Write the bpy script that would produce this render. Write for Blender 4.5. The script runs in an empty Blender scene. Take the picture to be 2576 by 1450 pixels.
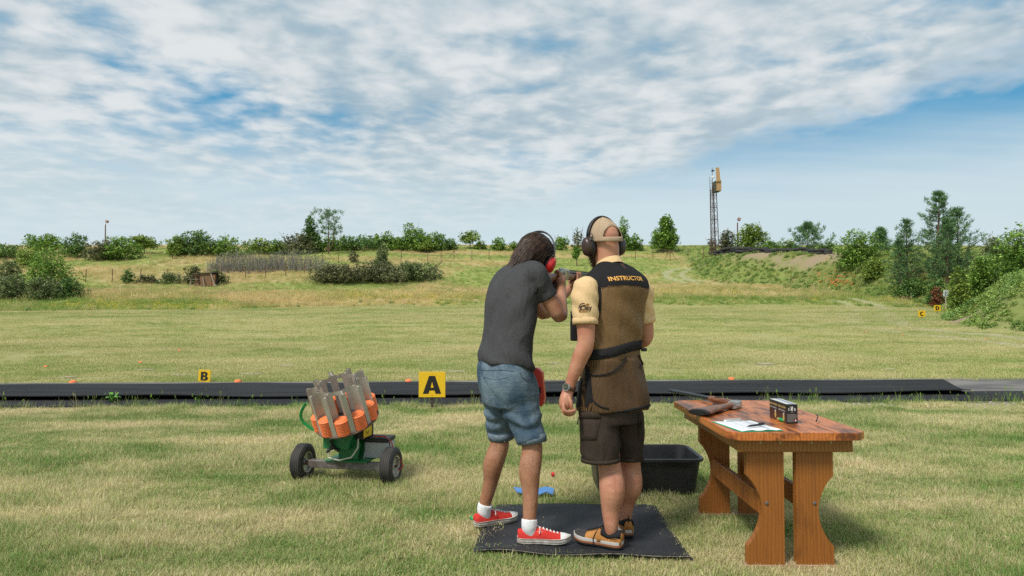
import bpy, bmesh, math, random
import numpy as np
from mathutils import Vector, Matrix, noise as mnoise
from mathutils.bvhtree import BVHTree

SC = bpy.context.scene
COL = SC.collection
R = math.radians
# ------------------------------------------------------------------ camera
CAM_H = 1.33
PITCH = math.atan(55 / 1717)
FPX, CX, CY = 1717.0, 1288.0, 725.0          # focal length in pixels of a 2576 px wide picture
cam_d = bpy.data.cameras.new('camera'); cam = bpy.data.objects.new('camera', cam_d); COL.objects.link(cam)
cam.location = (0, 0, CAM_H); cam.rotation_euler = (R(90) + PITCH, 0, 0)
cam_d.sensor_width = 36; cam_d.lens = 36 * FPX / 2576; cam_d.clip_end = 5000; cam_d.clip_start = 0.05
SC.camera = cam
# ------------------------------------------------------------------ light
SUN_EL, SUN_AZ = R(52), R(222)               # behind the camera, to the left
SUN_DIR = Vector((math.sin(SUN_AZ) * math.cos(SUN_EL), math.cos(SUN_AZ) * math.cos(SUN_EL), math.sin(SUN_EL)))
sun_d = bpy.data.lights.new('sun', 'SUN'); sun = bpy.data.objects.new('sun', sun_d); COL.objects.link(sun)
sun_d.energy = 2.6; sun_d.angle = R(12); sun_d.color = (1.0, 0.95, 0.87)
sun.rotation_euler = SUN_DIR.to_track_quat('Z', 'Y').to_euler()
SC.view_settings.view_transform = 'Standard'; SC.view_settings.look = 'None'
SC.view_settings.exposure = 0.4; SC.view_settings.gamma = 1.0
SC.cycles.max_bounces = 6; SC.cycles.diffuse_bounces = 3; SC.cycles.glossy_bounces = 2
SC.cycles.transparent_max_bounces = 6; SC.cycles.use_denoising = False; SC.cycles.adaptive_threshold = 0.014; SC.cycles.sample_clamp_indirect = 4.0


class NT:
    """small helper round a node tree"""
    def __init__(s, tree): s.t = tree; s.n = tree.nodes; s.l = tree.links
    def add(s, typ, **kw):
        n = s.n.new(typ)
        for k, v in kw.items():
            if k == 'inp':
                for a, b in v.items():
                    if isinstance(b, bpy.types.NodeSocket): s.l.new(b, n.inputs[a])
                    else: n.inputs[a].default_value = b
            else: setattr(n, k, v)
        return n
    def math(s, op, a, b=None, c=None, clamp=False):
        n = s.n.new('ShaderNodeMath'); n.operation = op; n.use_clamp = clamp
        for i, v in enumerate((a, b, c)):
            if v is None: continue
            if isinstance(v, bpy.types.NodeSocket): s.l.new(v, n.inputs[i])
            else: n.inputs[i].default_value = v
        return n.outputs[0]
    def vmath(s, op, a, b=None):
        n = s.n.new('ShaderNodeVectorMath'); n.operation = op
        for i, v in enumerate((a, b)):
            if v is None: continue
            if isinstance(v, bpy.types.NodeSocket): s.l.new(v, n.inputs[i])
            else: n.inputs[i].default_value = v
        return n.outputs[0]
    def mix(s, f, a, b, mode='MIX'):
        n = s.n.new('ShaderNodeMix'); n.data_type = 'RGBA'; n.blend_type = mode; n.clamp_factor = True
        for i, v in ((0, f), (6, a), (7, b)):
            if isinstance(v, bpy.types.NodeSocket): s.l.new(v, n.inputs[i])
            else: n.inputs[i].default_value = (*v, 1) if isinstance(v, tuple) and len(v) == 3 else v
        return n.outputs[2]
    def noise(s, vec, scale, detail=3, rough=0.55, dist=0.0):
        n = s.n.new('ShaderNodeTexNoise')
        n.inputs['Scale'].default_value = scale; n.inputs['Detail'].default_value = detail
        n.inputs['Roughness'].default_value = rough; n.inputs['Distortion'].default_value = dist
        if vec is not None: s.l.new(vec, n.inputs['Vector'])
        return n.outputs[0]
    def ramp(s, f, lo, hi, a=0.0, b=1.0):
        n = s.n.new('ShaderNodeMapRange'); n.interpolation_type = 'SMOOTHSTEP'
        s.l.new(f, n.inputs[0])
        for i, v in ((1, lo), (2, hi), (3, a), (4, b)): n.inputs[i].default_value = v
        return n.outputs[0]
    def mapping(s, vec, scale=(1, 1, 1), rot=(0, 0, 0), loc=(0, 0, 0)):
        n = s.n.new('ShaderNodeMapping'); s.l.new(vec, n.inputs[0])
        n.inputs['Scale'].default_value = scale; n.inputs['Rotation'].default_value = rot; n.inputs['Location'].default_value = loc
        return n.outputs[0]


# ------------------------------------------------------------------ sky
world = bpy.data.worlds.new('World'); SC.world = world; world.use_nodes = True
w = NT(world.node_tree); w.n.clear()
SKY_S = 0.1
sky = w.add('ShaderNodeTexSky', sky_type='NISHITA', sun_disc=False, sun_elevation=SUN_EL, sun_rotation=SUN_AZ,
            altitude=200, air_density=1.0, dust_density=0.6, ozone_density=2.0)
tc = w.add('ShaderNodeTexCoord')
sep = w.add('ShaderNodeSeparateXYZ', inp={0: tc.outputs['Generated']})
zz = w.math('MAXIMUM', sep.outputs[2], 0.0)
den = w.math('ADD', zz, 0.10)
u_ = w.math('DIVIDE', sep.outputs[0], den); v_ = w.math('DIVIDE', sep.outputs[1], den)
uv = w.add('ShaderNodeCombineXYZ', inp={0: u_, 1: v_, 2: 0.0}).outputs[0]
big = w.noise(w.mapping(uv, (0.55, 0.55, 1), loc=(3.1, 1.7, 0)), 1.0, 3, 0.5)
med = w.noise(w.mapping(uv, (1.0, 0.8, 1), loc=(0.4, 8.2, 0)), 2.3, 4, 0.5, 0.3)
puff = w.noise(w.mapping(uv, (1.0, 1.0, 1), rot=(0, 0, R(-20))), 6.2, 4, 0.5, 0.2)
fine = w.noise(uv, 13.0, 3, 0.5)
# the edge of the thick cloud deck runs across the sky to the right; beyond it lies a thin veil and blue
edge = w.math('ADD', w.math('MULTIPLY', u_, 0.787), w.math('MULTIPLY', v_, 0.616))    # 2.55 along the deck edge
edge = w.math('ADD', edge, w.math('MULTIPLY', w.math('SUBTRACT', med, 0.5), 0.9))
edge = w.math('ADD', edge, w.math('MULTIPLY', w.math('SUBTRACT', puff, 0.5), 0.5))
deck = w.ramp(edge, 2.30, 2.70, 1.0, 0.0)
cov = w.math('ADD', w.math('MULTIPLY', big, 0.9), w.math('MULTIPLY', med, 0.45))
cov = w.math('ADD', cov, w.math('MULTIPLY', puff, 0.35))
cov = w.math('ADD', cov, w.math('MULTIPLY', fine, 0.12))
cover = w.ramp(cov, 0.60, 0.90)
thick = w.math('MULTIPLY', deck, cover)
veil = w.ramp(zz, 0.13, 0.27, 0.95, 0.0)                      # thin high haze, whitening towards the horizon
veiln = w.math('ADD', veil, w.math('MULTIPLY', w.math('SUBTRACT', med, 0.5), 0.35))
veiln = w.math('ADD', veiln, w.math('MULTIPLY', w.math('SUBTRACT', w.noise(w.mapping(uv, (0.5, 2.2, 1)), 1.6, 4), 0.5), 0.7), clamp=True)
shade = w.math('ADD', w.math('MULTIPLY', puff, 0.75), w.math('MULTIPLY', w.noise(w.mapping(uv, (1, .8, 1), loc=(5, 2, 0)), 1.4, 3), 0.65))
shade = w.math('ADD', shade, w.math('MULTIPLY', fine, 0.18))
shade = w.ramp(shade, 0.60, 0.98)
k = 1.0 / SKY_S
ccol = w.mix(shade, (0.30 * k, 0.39 * k, 0.45 * k), (0.57 * k, 0.595 * k, 0.605 * k))
vcol = (0.43 * k, 0.54 * k, 0.60 * k)
blue = w.mix(0.85, sky.outputs[0], (0.035 * k, 0.245 * k, 0.43 * k))
c1 = w.mix(veiln, blue, vcol)
c2 = w.mix(thick, c1, ccol)
hz = w.ramp(zz, 0.08, 0.28, 0.9, 0.0)
c3 = w.mix(hz, c2, (0.475 * k, 0.565 * k, 0.60 * k))
bg = w.add('ShaderNodeBackground', inp={0: c3, 1: SKY_S})
out = w.add('ShaderNodeOutputWorld', inp={0: bg.outputs[0]})


# ------------------------------------------------------------------ general helpers
WORK = bpy.data.scenes.new('workbench')       # empty scene in which modifiers, text and outlines are turned into meshes
def bake(o):
    WORK.collection.objects.link(o); vl = WORK.view_layers[0]; vl.update()
    me = bpy.data.meshes.new_from_object(o.evaluated_get(vl.depsgraph)); bpy.data.objects.remove(o); return me

def at(px, py, Y):
    """point seen at pixel (px, py) of the 2576 px picture, at distance Y in front of the camera"""
    x = (px - CX) / FPX; y = (CY - py) / FPX
    c, s = math.cos(PITCH), math.sin(PITCH)
    d = Vector((x, c - y * s, s + y * c))
    return Vector((0, 0, CAM_H)) + d * (Y / d.y)

def tag(o, label=None, cat=None, group=None, kind=None):
    if label: o['label'] = label
    if cat: o['category'] = cat
    if group: o['group'] = group
    if kind: o['kind'] = kind
    return o

def empty(name, loc, label, cat, group=None, rot=(0, 0, 0)):
    o = bpy.data.objects.new(name, None); COL.objects.link(o); o.location = loc; o.rotation_euler = rot
    o.empty_display_size = 0.1
    return tag(o, label, cat, group)

def link(name, me, mat=None, parent=None, world=False, smooth=False):
    """one mesh object; world=True: the vertices are world coordinates although it has a parent"""
    o = bpy.data.objects.new(name, me); COL.objects.link(o)
    if mat is not None and not me.materials: me.materials.append(mat)
    if smooth: me.shade_smooth()
    if parent is not None:
        o.parent = parent
        if world:
            p = parent
            m = Matrix.Identity(4)
            while p is not None:
                m = Matrix.LocRotScale(p.location, p.rotation_euler, p.scale) @ m if p.parent is None else p.matrix_parent_inverse @ Matrix.LocRotScale(p.location, p.rotation_euler, p.scale) @ m
                p = p.parent
            o.matrix_parent_inverse = m.inverted()
    return o

def np_mesh(name, V, F):
    """V (n,3) array, F (m,k) array of equal polygons"""
    me = bpy.data.meshes.new(name)
    V = np.asarray(V, dtype=np.float32); F = np.asarray(F, dtype=np.int32)
    m, kk = F.shape
    me.vertices.add(len(V)); me.vertices.foreach_set('co', V.ravel())
    me.loops.add(m * kk); me.loops.foreach_set('vertex_index', F.ravel())
    me.polygons.add(m); me.polygons.foreach_set('loop_start', np.arange(0, m * kk, kk, dtype=np.int32))
    me.update(calc_edges=True)
    return me


class MB:
    """collects shapes; .mesh() gives them as one mesh"""
    def __init__(s): s.v = []; s.f = []
    def raw(s, v, f):
        b = len(s.v); s.v += [tuple(p) for p in v]; s.f += [tuple(i + b for i in q) for q in f]; return s
    def box(s, lo, hi, M=None):
        x0, y0, z0 = lo; x1, y1, z1 = hi
        v = [Vector(p) for p in ((x0, y0, z0), (x1, y0, z0), (x1, y1, z0), (x0, y1, z0), (x0, y0, z1), (x1, y0, z1), (x1, y1, z1), (x0, y1, z1))]
        if M: v = [M @ p for p in v]
        return s.raw(v, [(0, 3, 2, 1), (4, 5, 6, 7), (0, 1, 5, 4), (1, 2, 6, 5), (2, 3, 7, 6), (3, 0, 4, 7)])
    def bbox(s, lo, hi, b=0.004, M=None):
        """box with chamfered edges"""
        bm = bmesh.new()
        bmesh.ops.create_cube(bm, size=1)
        lo, hi = Vector(lo), Vector(hi)
        for q in bm.verts: q.co = Vector([lo[i] + (q.co[i] + .5) * (hi[i] - lo[i]) for i in range(3)])
        bmesh.ops.bevel(bm, geom=list(bm.edges), offset=b, segments=1, affect='EDGES', profile=.5)
        if M: bm.transform(M)
        bm.verts.index_update()
        s.raw([q.co.copy() for q in bm.verts], [[q.index for q in f.verts] for f in bm.faces]); bm.free(); return s
    def tube(s, pts, rad, n=8, cap=True, up=None, flat=None):
        """tube along pts; rad a number or list of numbers or (a,b) pairs; flat: reference side direction"""
        pts = [Vector(p) for p in pts]; m = len(pts)
        if not isinstance(rad, (list, tuple)) or (len(rad) == 2 and m != 2 and not isinstance(rad[0], (tuple, list))): rad = [rad] * m
        side = None; rings = []
        for i, p in enumerate(pts):
            t = (pts[min(i + 1, m - 1)] - pts[max(i - 1, 0)]).normalized()
            if side is None:
                ref = Vector(up) if up else (Vector((0, 0, 1)) if abs(t.z) < .9 else Vector((1, 0, 0)))
                side = ref.cross(t).normalized() if not up else (ref - t * ref.dot(t)).normalized()
            else: side = (side - t * side.dot(t)).normalized()
            oth = t.cross(side)
            r = rad[i]; a, b = r if isinstance(r, (tuple, list)) else (r, r)
            rings.append([p + side * (a * math.cos(2 * math.pi * j / n)) + oth * (b * math.sin(2 * math.pi * j / n)) for j in range(n)])
        v = [q for r_ in rings for q in r_]
        f = [(i * n + j, i * n + (j + 1) % n, (i + 1) * n + (j + 1) % n, (i + 1) * n + j) for i in range(m - 1) for j in range(n)]
        if cap: f += [tuple(range(n - 1, -1, -1)), tuple((m - 1) * n + j for j in range(n))]
        return s.raw(v, f)
    def lathe(s, prof, n=24, M=None, close=False):
        """profile of (r, z) turned about z"""
        v = []
        for r, z in prof:
            for j in range(n):
                a = 2 * math.pi * j / n; v.append(Vector((r * math.cos(a), r * math.sin(a), z)))
        m = len(prof)
        f = [(i * n + j, i * n + (j + 1) % n, (i + 1) * n + (j + 1) % n, (i + 1) * n + j) for i in range(m - 1) for j in range(n)]
        if close: f += [((m - 1) * n + j, (m - 1) * n + (j + 1) % n, (j + 1) % n, j) for j in range(n)]
        if M: v = [M @ p for p in v]
        return s.raw(v, f)
    def prism(s, poly, d0, d1, M=None):
        """polygon (x, z) pushed along y from d0 to d1"""
        n = len(poly)
        v = [Vector((x, d0, z)) for x, z in poly] + [Vector((x, d1, z)) for x, z in poly]
        if M: v = [M @ p for p in v]
        f = [tuple(range(n)), tuple(range(2 * n - 1, n - 1, -1))] + [(j, j + n, (j + 1) % n + n, (j + 1) % n) for j in range(n)]
        return s.raw(v, f)
    def ball(s, c, r, n=12, M=None):
        rx, ry, rz = r if isinstance(r, (tuple, list)) else (r, r, r)
        c = Vector(c); v = []; h = n // 2
        for i in range(h + 1):
            th = math.pi * i / h
            for j in range(n):
                a = 2 * math.pi * j / n
                p = Vector((rx * math.sin(th) * math.cos(a), ry * math.sin(th) * math.sin(a), rz * math.cos(th)))
                v.append(c + (M @ p if M else p))
        f = [(i * n + j, (i + 1) * n + j, (i + 1) * n + (j + 1) % n, i * n + (j + 1) % n) for i in range(h) for j in range(n)]
        return s.raw(v, f)
    def mesh(s, name='mesh', fix=True):
        me = bpy.data.meshes.new(name); me.from_pydata([tuple(p) for p in s.v], [], s.f); me.update()
        if fix:
            bm = bmesh.new(); bm.from_mesh(me)
            bmesh.ops.remove_doubles(bm, verts=bm.verts, dist=1e-6)
            bmesh.ops.recalc_face_normals(bm, faces=bm.faces); bm.to_mesh(me); bm.free()
        return me
    def obj(s, name, mat, parent=None, world=False, smooth=False, fix=True):
        return link(name, s.mesh(name, fix), mat, parent, world, smooth)

def smooth_angle(o, deg=40):
    me = o.data; me.shade_smooth()
    try: me.set_sharp_from_angle(angle=R(deg))
    except Exception: pass
    return o

def spline(pts, n):
    """Catmull-Rom through pts (tuples of any length), n samples per span"""
    P = [np.array(p, float) for p in pts]; out = []
    for i in range(len(P) - 1):
        a, b, c, d = P[max(i - 1, 0)], P[i], P[i + 1], P[min(i + 2, len(P) - 1)]
        for k_ in range(n):
            t = k_ / n
            out.append(0.5 * (2 * b + (c - a) * t + (2 * a - 5 * b + 4 * c - d) * t * t + (3 * b - a - 3 * c + d) * t ** 3))
    out.append(P[-1]); return out

MATS = {}
def mat(name, col, rough=0.6, var=0.0, col2=None, scale=8.0, stretch=(1, 1, 1), bump=0.0, bscale=None, bstretch=None, metal=0.0, spec=0.5,
        detail=4, lo=0.35, hi=0.65, island=0.0, coord='Object', rvar=0.0):
    """procedural material: colour noise between col and col2, optional bump"""
    if name in MATS: return MATS[name]
    m = bpy.data.materials.new(name); m.use_nodes = True; MATS[name] = m
    t = NT(m.node_tree); p = m.node_tree.nodes['Principled BSDF']
    p.inputs['Roughness'].default_value = rough; p.inputs['Metallic'].default_value = metal
    p.inputs['Specular IOR Level'].default_value = spec
    tcn = t.add('ShaderNodeTexCoord'); vec = tcn.outputs[coord] if coord != 'World' else t.add('ShaderNodeNewGeometry').outputs['Position']
    c = None
    if col2 is not None:
        f = t.ramp(t.noise(t.mapping(vec, stretch), scale, detail, 0.6), lo, hi)
        c = t.mix(f, col, col2)
    if var > 0:
        f2 = t.noise(t.mapping(vec, stretch, loc=(3, 7, 1)), scale * 3.1, 4, 0.65)
        c = t.mix(t.math('MULTIPLY', t.math('SUBTRACT', f2, 0.5), var * 2.0, clamp=True), c if c is not None else col, (0.02, 0.02, 0.02))
        f3 = t.math('MULTIPLY', t.math('SUBTRACT', 0.5, f2), var * 1.3, clamp=True)
        c = t.mix(f3, c, (0.8, 0.8, 0.8))
    if island > 0:
        g = t.add('ShaderNodeNewGeometry')
        v_i = t.math('ADD', t.math('MULTIPLY', g.outputs['Random Per Island'], 2 * island), 1 - island)
        hs = t.add('ShaderNodeHueSaturation', inp={'Value': v_i})
        if c is None: hs.inputs['Color'].default_value = (*col, 1)
        else: t.l.new(c, hs.inputs['Color'])
        c = hs.outputs[0]
    if c is None: p.inputs['Base Color'].default_value = (*col, 1)
    else: t.l.new(c, p.inputs['Base Color'])
    if rvar > 0:
        rr = t.math('ADD', t.math('MULTIPLY', t.noise(vec, scale * 1.7, 4), rvar), rough - rvar * .5)
        t.l.new(rr, p.inputs['Roughness'])
    if bump > 0:
        b = t.add('ShaderNodeBump', inp={'Height': t.noise(t.mapping(vec, bstretch or stretch), bscale or scale * 4, 4, 0.6), 'Strength': 1.0, 'Distance': bump})
        t.l.new(b.outputs[0], p.inputs['Normal'])
    return m
# ------------------------------------------------------------------ terrain
_rng = np.random.RandomState(7)
_perm = _rng.rand(256, 256)
def vnoise(x, y):
    x = np.asarray(x, float); y = np.asarray(y, float)
    xi = np.floor(x).astype(int); yi = np.floor(y).astype(int); fx = x - xi; fy = y - yi
    fx = fx * fx * (3 - 2 * fx); fy = fy * fy * (3 - 2 * fy)
    g = lambda a, b: _perm[a % 256, b % 256]
    return (g(xi, yi) * (1 - fx) + g(xi + 1, yi) * fx) * (1 - fy) + (g(xi, yi + 1) * (1 - fx) + g(xi + 1, yi + 1) * fx) * fy
def fbm(x, y, o=4):
    s = 0; a = 0.5; t = 0
    for i in range(o):
        s = s + a * vnoise(x * 2 ** i + 17.3 * i, y * 2 ** i + 5.1 * i); t += a; a *= .5
    return s / t
def sstep(a, b, x):
    t = np.clip((np.asarray(x, float) - a) / (b - a), 0, 1); return t * t * (3 - 2 * t)

_rows = [(50, 775), (52.5, 755), (62, 739), (73, 722), (85, 690), (95, 660), (110, 637), (120, 625), (150, 620.5), (200, 618)]
BASE_Y = np.array([-60, 0, 14.4] + [a for a, b in _rows] + [300, 700, 2500])
BASE_Z = np.array([0, 0, 0] + [at(CX, b, a).z for a, b in _rows] + [19.5, 18, 10])
BASE_Z[3] = 1.55
TOE = [(26.5, 112), (24.6, 95), (22.6, 83), (23.6, 76), (25.8, 68.5), (27.5, 62), (28.9, 57.5), (30.2, 53.5), (30.4, 49), (27.5, 43), (24.3, 38.5), (21.9, 35), (19.4, 30), (17.7, 26.3), (18.6, 24.6), (22, 22), (32, 17), (90, 4)]
PLAT = ([0, 22, 27, 33, 45, 57, 68, 78, 88, 95, 120], [1.5, 2.2, 2.75, 3.1, 4.0, 5.4, 6.9, 7.8, 8.5, 9.1, 12])
def toe_dist(X, Y):
    """signed distance to the foot of the embankment, positive up the bank"""
    X = np.asarray(X, float); Y = np.asarray(Y, float)
    best = np.full(X.shape, 1e9); sign = np.ones(X.shape)
    T = [(26.5, 400)] + TOE
    for (x0, y0), (x1, y1) in zip(T[:-1], T[1:]):
        dx, dy = x1 - x0, y1 - y0; L = dx * dx + dy * dy
        t = np.clip(((X - x0) * dx + (Y - y0) * dy) / L, 0, 1)
        d = np.hypot(X - x0 - t * dx, Y - y0 - t * dy)
        c = dx * (Y - y0) - dy * (X - x0)
        m = d < best - 1e-9
        best = np.where(m, d, best); sign = np.where(m, np.where(c > 0, 1, -1), sign)
    return best * sign
def terrain(X, Y):
    X = np.asarray(X, float); Y = np.asarray(Y, float)
    z = np.interp(Y, BASE_Y, BASE_Z)
    z = (z + np.interp(Y - 1.5, BASE_Y, BASE_Z) + np.interp(Y + 1.5, BASE_Y, BASE_Z)) / 3
    far = sstep(52, 70, Y)
    z = z + far * (fbm(X * .09 + 3, Y * .09, 3) - .5) * 1.1 + sstep(14, 22, Y) * (fbm(X * .25, Y * .25 + 9, 3) - .5) * .12
    d = toe_dist(X, Y)
    wdt = np.interp(Y, [0, 26, 35, 50, 64, 80, 100], [3, 3.0, 4.2, 6.5, 6.5, 4.2, 4.0])
    s = sstep(0, 1, (d + (fbm(X * .5, Y * .5, 3) - .5) * 1.2 * (d > -.6)) / wdt)
    pl = np.interp(Y, *PLAT) + (fbm(X * .3 + 40, Y * .3, 3) - .5) * .5
    return z + s * np.maximum(0, pl - z)
def tz(x, y): return float(terrain(np.array([x]), np.array([y]))[0])
def hit(px, py, y0=14.0, y1=400.0):
    """where the line of sight through a pixel meets the ground"""
    Ys = np.concatenate([np.arange(y0, 60, .15), np.arange(60, y1, .4)])
    P0, P1 = at(px, py, 1.0), at(px, py, 2.0)
    X = P0.x * Ys; Z = P0.z + (P1.z - P0.z) * (Ys - 1)
    i = np.argmax(Z <= terrain(X, Ys))
    if Z[i] > terrain(X[i:i + 1], Ys[i:i + 1])[0]: i = -1
    return Vector((X[i], Ys[i], float(terrain(X[i:i + 1], Ys[i:i + 1])[0])))

def mown_edge(X):      # distance at which the mown field ends
    return np.interp(X, [-60, -36, -22, -14, 0, 20, 40], [41, 42, 45.5, 49.5, 50.5, 50.5, 47]) + (fbm(X * .35, X * 0 + 2, 3) - .5) * 1.6

_yy = np.concatenate([np.arange(-40, 0, 4), np.arange(0, 12, .6), np.arange(12, 40, .45), np.arange(40, 130, .55), np.geomspace(130, 2400, 46)])
_uu = np.linspace(-1, 1, 331); _uu = np.sign(_uu) * np.abs(_uu) ** 1.1
XX = np.outer(np.maximum(34, _yy * 1.05 + 12), _uu); YY = np.repeat(_yy[:, None], len(_uu), 1)
ZZ = terrain(XX, YY)
V = np.stack([XX, YY, ZZ], -1).reshape(-1, 3)
ni, nj = XX.shape
ii = np.arange((ni - 1) * nj).reshape(ni - 1, nj)[:, :-1].ravel()
F = np.stack([ii, ii + 1, ii + nj + 1, ii + nj], 1)
gme = np_mesh('ground', V, F)
# colour zones of the land itself: mown lawn, dry and green rough grass, ripe field, soil, wheel tracks
TRACK = [hit(a, b) for a, b in ((1760, 672), (1712, 681), (1694, 692), (1715, 705), (1790, 717), (1900, 729), (2010, 741), (2120, 754), (2185, 775), (2190, 800), (2230, 822), (2330, 838), (2450, 848), (2576, 862), (2700, 880))]
TR = spline([(p.x, p.y) for p in TRACK], 6)
def track_w(X, Y):
    best = np.full(X.shape, 1e9)
    for a, b in zip(TR[:-1], TR[1:]):
        dx, dy = b - a; L = dx * dx + dy * dy + 1e-9
        t = np.clip(((X - a[0]) * dx + (Y - a[1]) * dy) / L, 0, 1)
        best = np.minimum(best, np.hypot(X - a[0] - t * dx, Y - a[1] - t * dy))
    rut = np.exp(-((best - .95) / .55) ** 2) * np.clip(fbm(X * .6, Y * .6, 3) * 1.5 + .05, 0, 1)
    return rut, np.exp(-(best / 1.8) ** 2)
def zones(X, Y):
    me_ = mown_edge(X); d = toe_dist(X, Y)
    n1 = fbm(X * .07, Y * .16, 4); n2 = fbm(X * .4 + 9, Y * .5, 4); n3 = fbm(X * .02 + 30, Y * .035, 3)
    mown = 1 - sstep(-.4, .4, Y - me_)
    bank = sstep(-.3, .8, d)
    soil = sstep(2.6, 3.8, d) * (1 - sstep(7, 8.5, d)) * sstep(62, 67, Y) * (1 - sstep(86, 92, Y)) * sstep(.34, .52, n2)
    s2 = np.exp(-(((X - 20.6) / 1.5) ** 2 + ((Y - 30.8) / 2.2) ** 2)) * sstep(.25, .45, n2)
    soil = np.maximum(soil, s2 * 1.2)
    gold = sstep(118, 126, Y + (n2 - .5) * 8)
    dry = np.clip(sstep(.47, .66, n1) + .45 * sstep(53, 58, Y) * (1 - sstep(64, 70, Y)) - bank, 0, 1)
    c_mown = np.array([.37, .36, .15])[None] * (1 + (n3[:, None] - .5) * .5) + (n1[:, None] - .5) * np.array([.09, .045, .05])
    c_green = np.array([.27, .32, .085])[None] * (.8 + .5 * n2[:, None])
    c_dry = np.array([.46, .36, .17])[None] * (.8 + .4 * n2[:, None])
    c_gold = np.array([.48, .36, .18])
    c = c_green * (1 - dry[:, None]) + c_dry * dry[:, None]
    c = c * (1 - gold[:, None]) + c_gold * gold[:, None]
    c = c * (1 - mown[:, None]) + c_mown * mown[:, None]
    cb = np.array([.17, .23, .055]) * (.7 + .6 * n2[:, None])
    c = c * (1 - bank[:, None] * .8) + cb * bank[:, None] * .8
    c = c * (1 - soil[:, None]) + np.array([.33, .25, .17]) * soil[:, None]
    rut, lane = track_w(X, Y)
    c = c * (1 - .85 * rut[:, None]) + np.array([.44, .405, .285]) * .85 * rut[:, None]
    return np.clip(c, .01, 1), dict(mown=mown, bank=bank, soil=soil, gold=gold, dry=dry, rut=rut)
gc, _ = zones(V[:, 0], V[:, 1])
ca = gme.color_attributes.new('zone', 'FLOAT_COLOR', 'POINT')
ca.data.foreach_set('color', np.concatenate([gc, np.ones((len(gc), 1))], 1).astype(np.float32).ravel())
gm = bpy.data.materials.new('turf'); gm.use_nodes = True; t = NT(gm.node_tree); p = gm.node_tree.nodes['Principled BSDF']
at_n = t.add('ShaderNodeVertexColor', layer_name='zone'); pos = t.add('ShaderNodeNewGeometry').outputs['Position']
nf = t.noise(t.mapping(pos, (1, 1, 1)), 9, 5, 0.7); ns = t.noise(t.mapping(pos, (.5, 1.6, 1)), 1.1, 5, 0.65); nb = t.noise(pos, 45, 3, .6)
c = t.mix(t.ramp(nf, .38, .72, 0, .45), at_n.outputs[0], (.16, .165, .06))
c = t.mix(t.ramp(ns, .45, .75, 0, .45), c, (.36, .30, .15))
c = t.mix(t.ramp(nb, .5, .8, 0, .3), c, (.10, .11, .035))
t.l.new(c, p.inputs['Base Color']); p.inputs['Roughness'].default_value = .9; p.inputs['Specular IOR Level'].default_value = .15
bn = t.add('ShaderNodeBump', inp={'Height': t.math('ADD', nf, t.math('MULTIPLY', ns, .6)), 'Strength': .9, 'Distance': .05}); t.l.new(bn.outputs[0], p.inputs['Normal'])
ground = link('ground', gme, gm, smooth=True); tag(ground, 'mown field rising to a grassy hillside and banks', kind='structure')

# ------------------------------------------------------------------ grass as scattered tufts
PROTO = bpy.data.collections.new('tuft_shapes')
def blade_mat(name, dry, green, lush, bias=0.0, patch=.55):
    m = bpy.data.materials.new(name); m.use_nodes = True; t = NT(m.node_tree); p = m.node_tree.nodes['Principled BSDF']
    g = t.add('ShaderNodeNewGeometry'); oi = t.add('ShaderNodeObjectInfo')
    pn = t.noise(t.mapping(g.outputs['Position'], (patch, patch * 1.9, patch)), 1.0, 4, .62)
    f = t.math('ADD', t.math('ADD', t.math('MULTIPLY', pn, 2.5), -.5), t.math('MULTIPLY', g.outputs['Random Per Island'], .75))
    f = t.math('ADD', f, t.math('MULTIPLY', oi.outputs['Random'], .35))
    f1 = t.ramp(f, .98 - bias, 1.55 - bias)
    c = t.mix(f1, dry, green)
    c = t.mix(t.ramp(f, 1.5 - bias, 1.85 - bias), c, lush)
    big_ = t.noise(t.mapping(g.outputs['Position'], (patch * .5, patch, patch)), 1.0, 3, .5)
    hs = t.add('ShaderNodeHueSaturation', inp={'Value': t.math('ADD', t.math('MULTIPLY', g.outputs['Random Per Island'], .5), t.math('ADD', t.math('MULTIPLY', big_, .36), .63)), 'Color': c}); c = hs.outputs[0]
    t.l.new(c, p.inputs['Base Color']); p.inputs['Roughness'].default_value = .55; p.inputs['Specular IOR Level'].default_value = .25
    tr = t.add('ShaderNodeBsdfTranslucent', inp={0: c}); mx = t.add('ShaderNodeMixShader', inp={0: .28, 1: p.outputs[0], 2: tr.outputs[0]})
    t.l.new(mx.outputs[0], m.node_tree.nodes['Material Output'].inputs[0])
    return m
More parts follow.
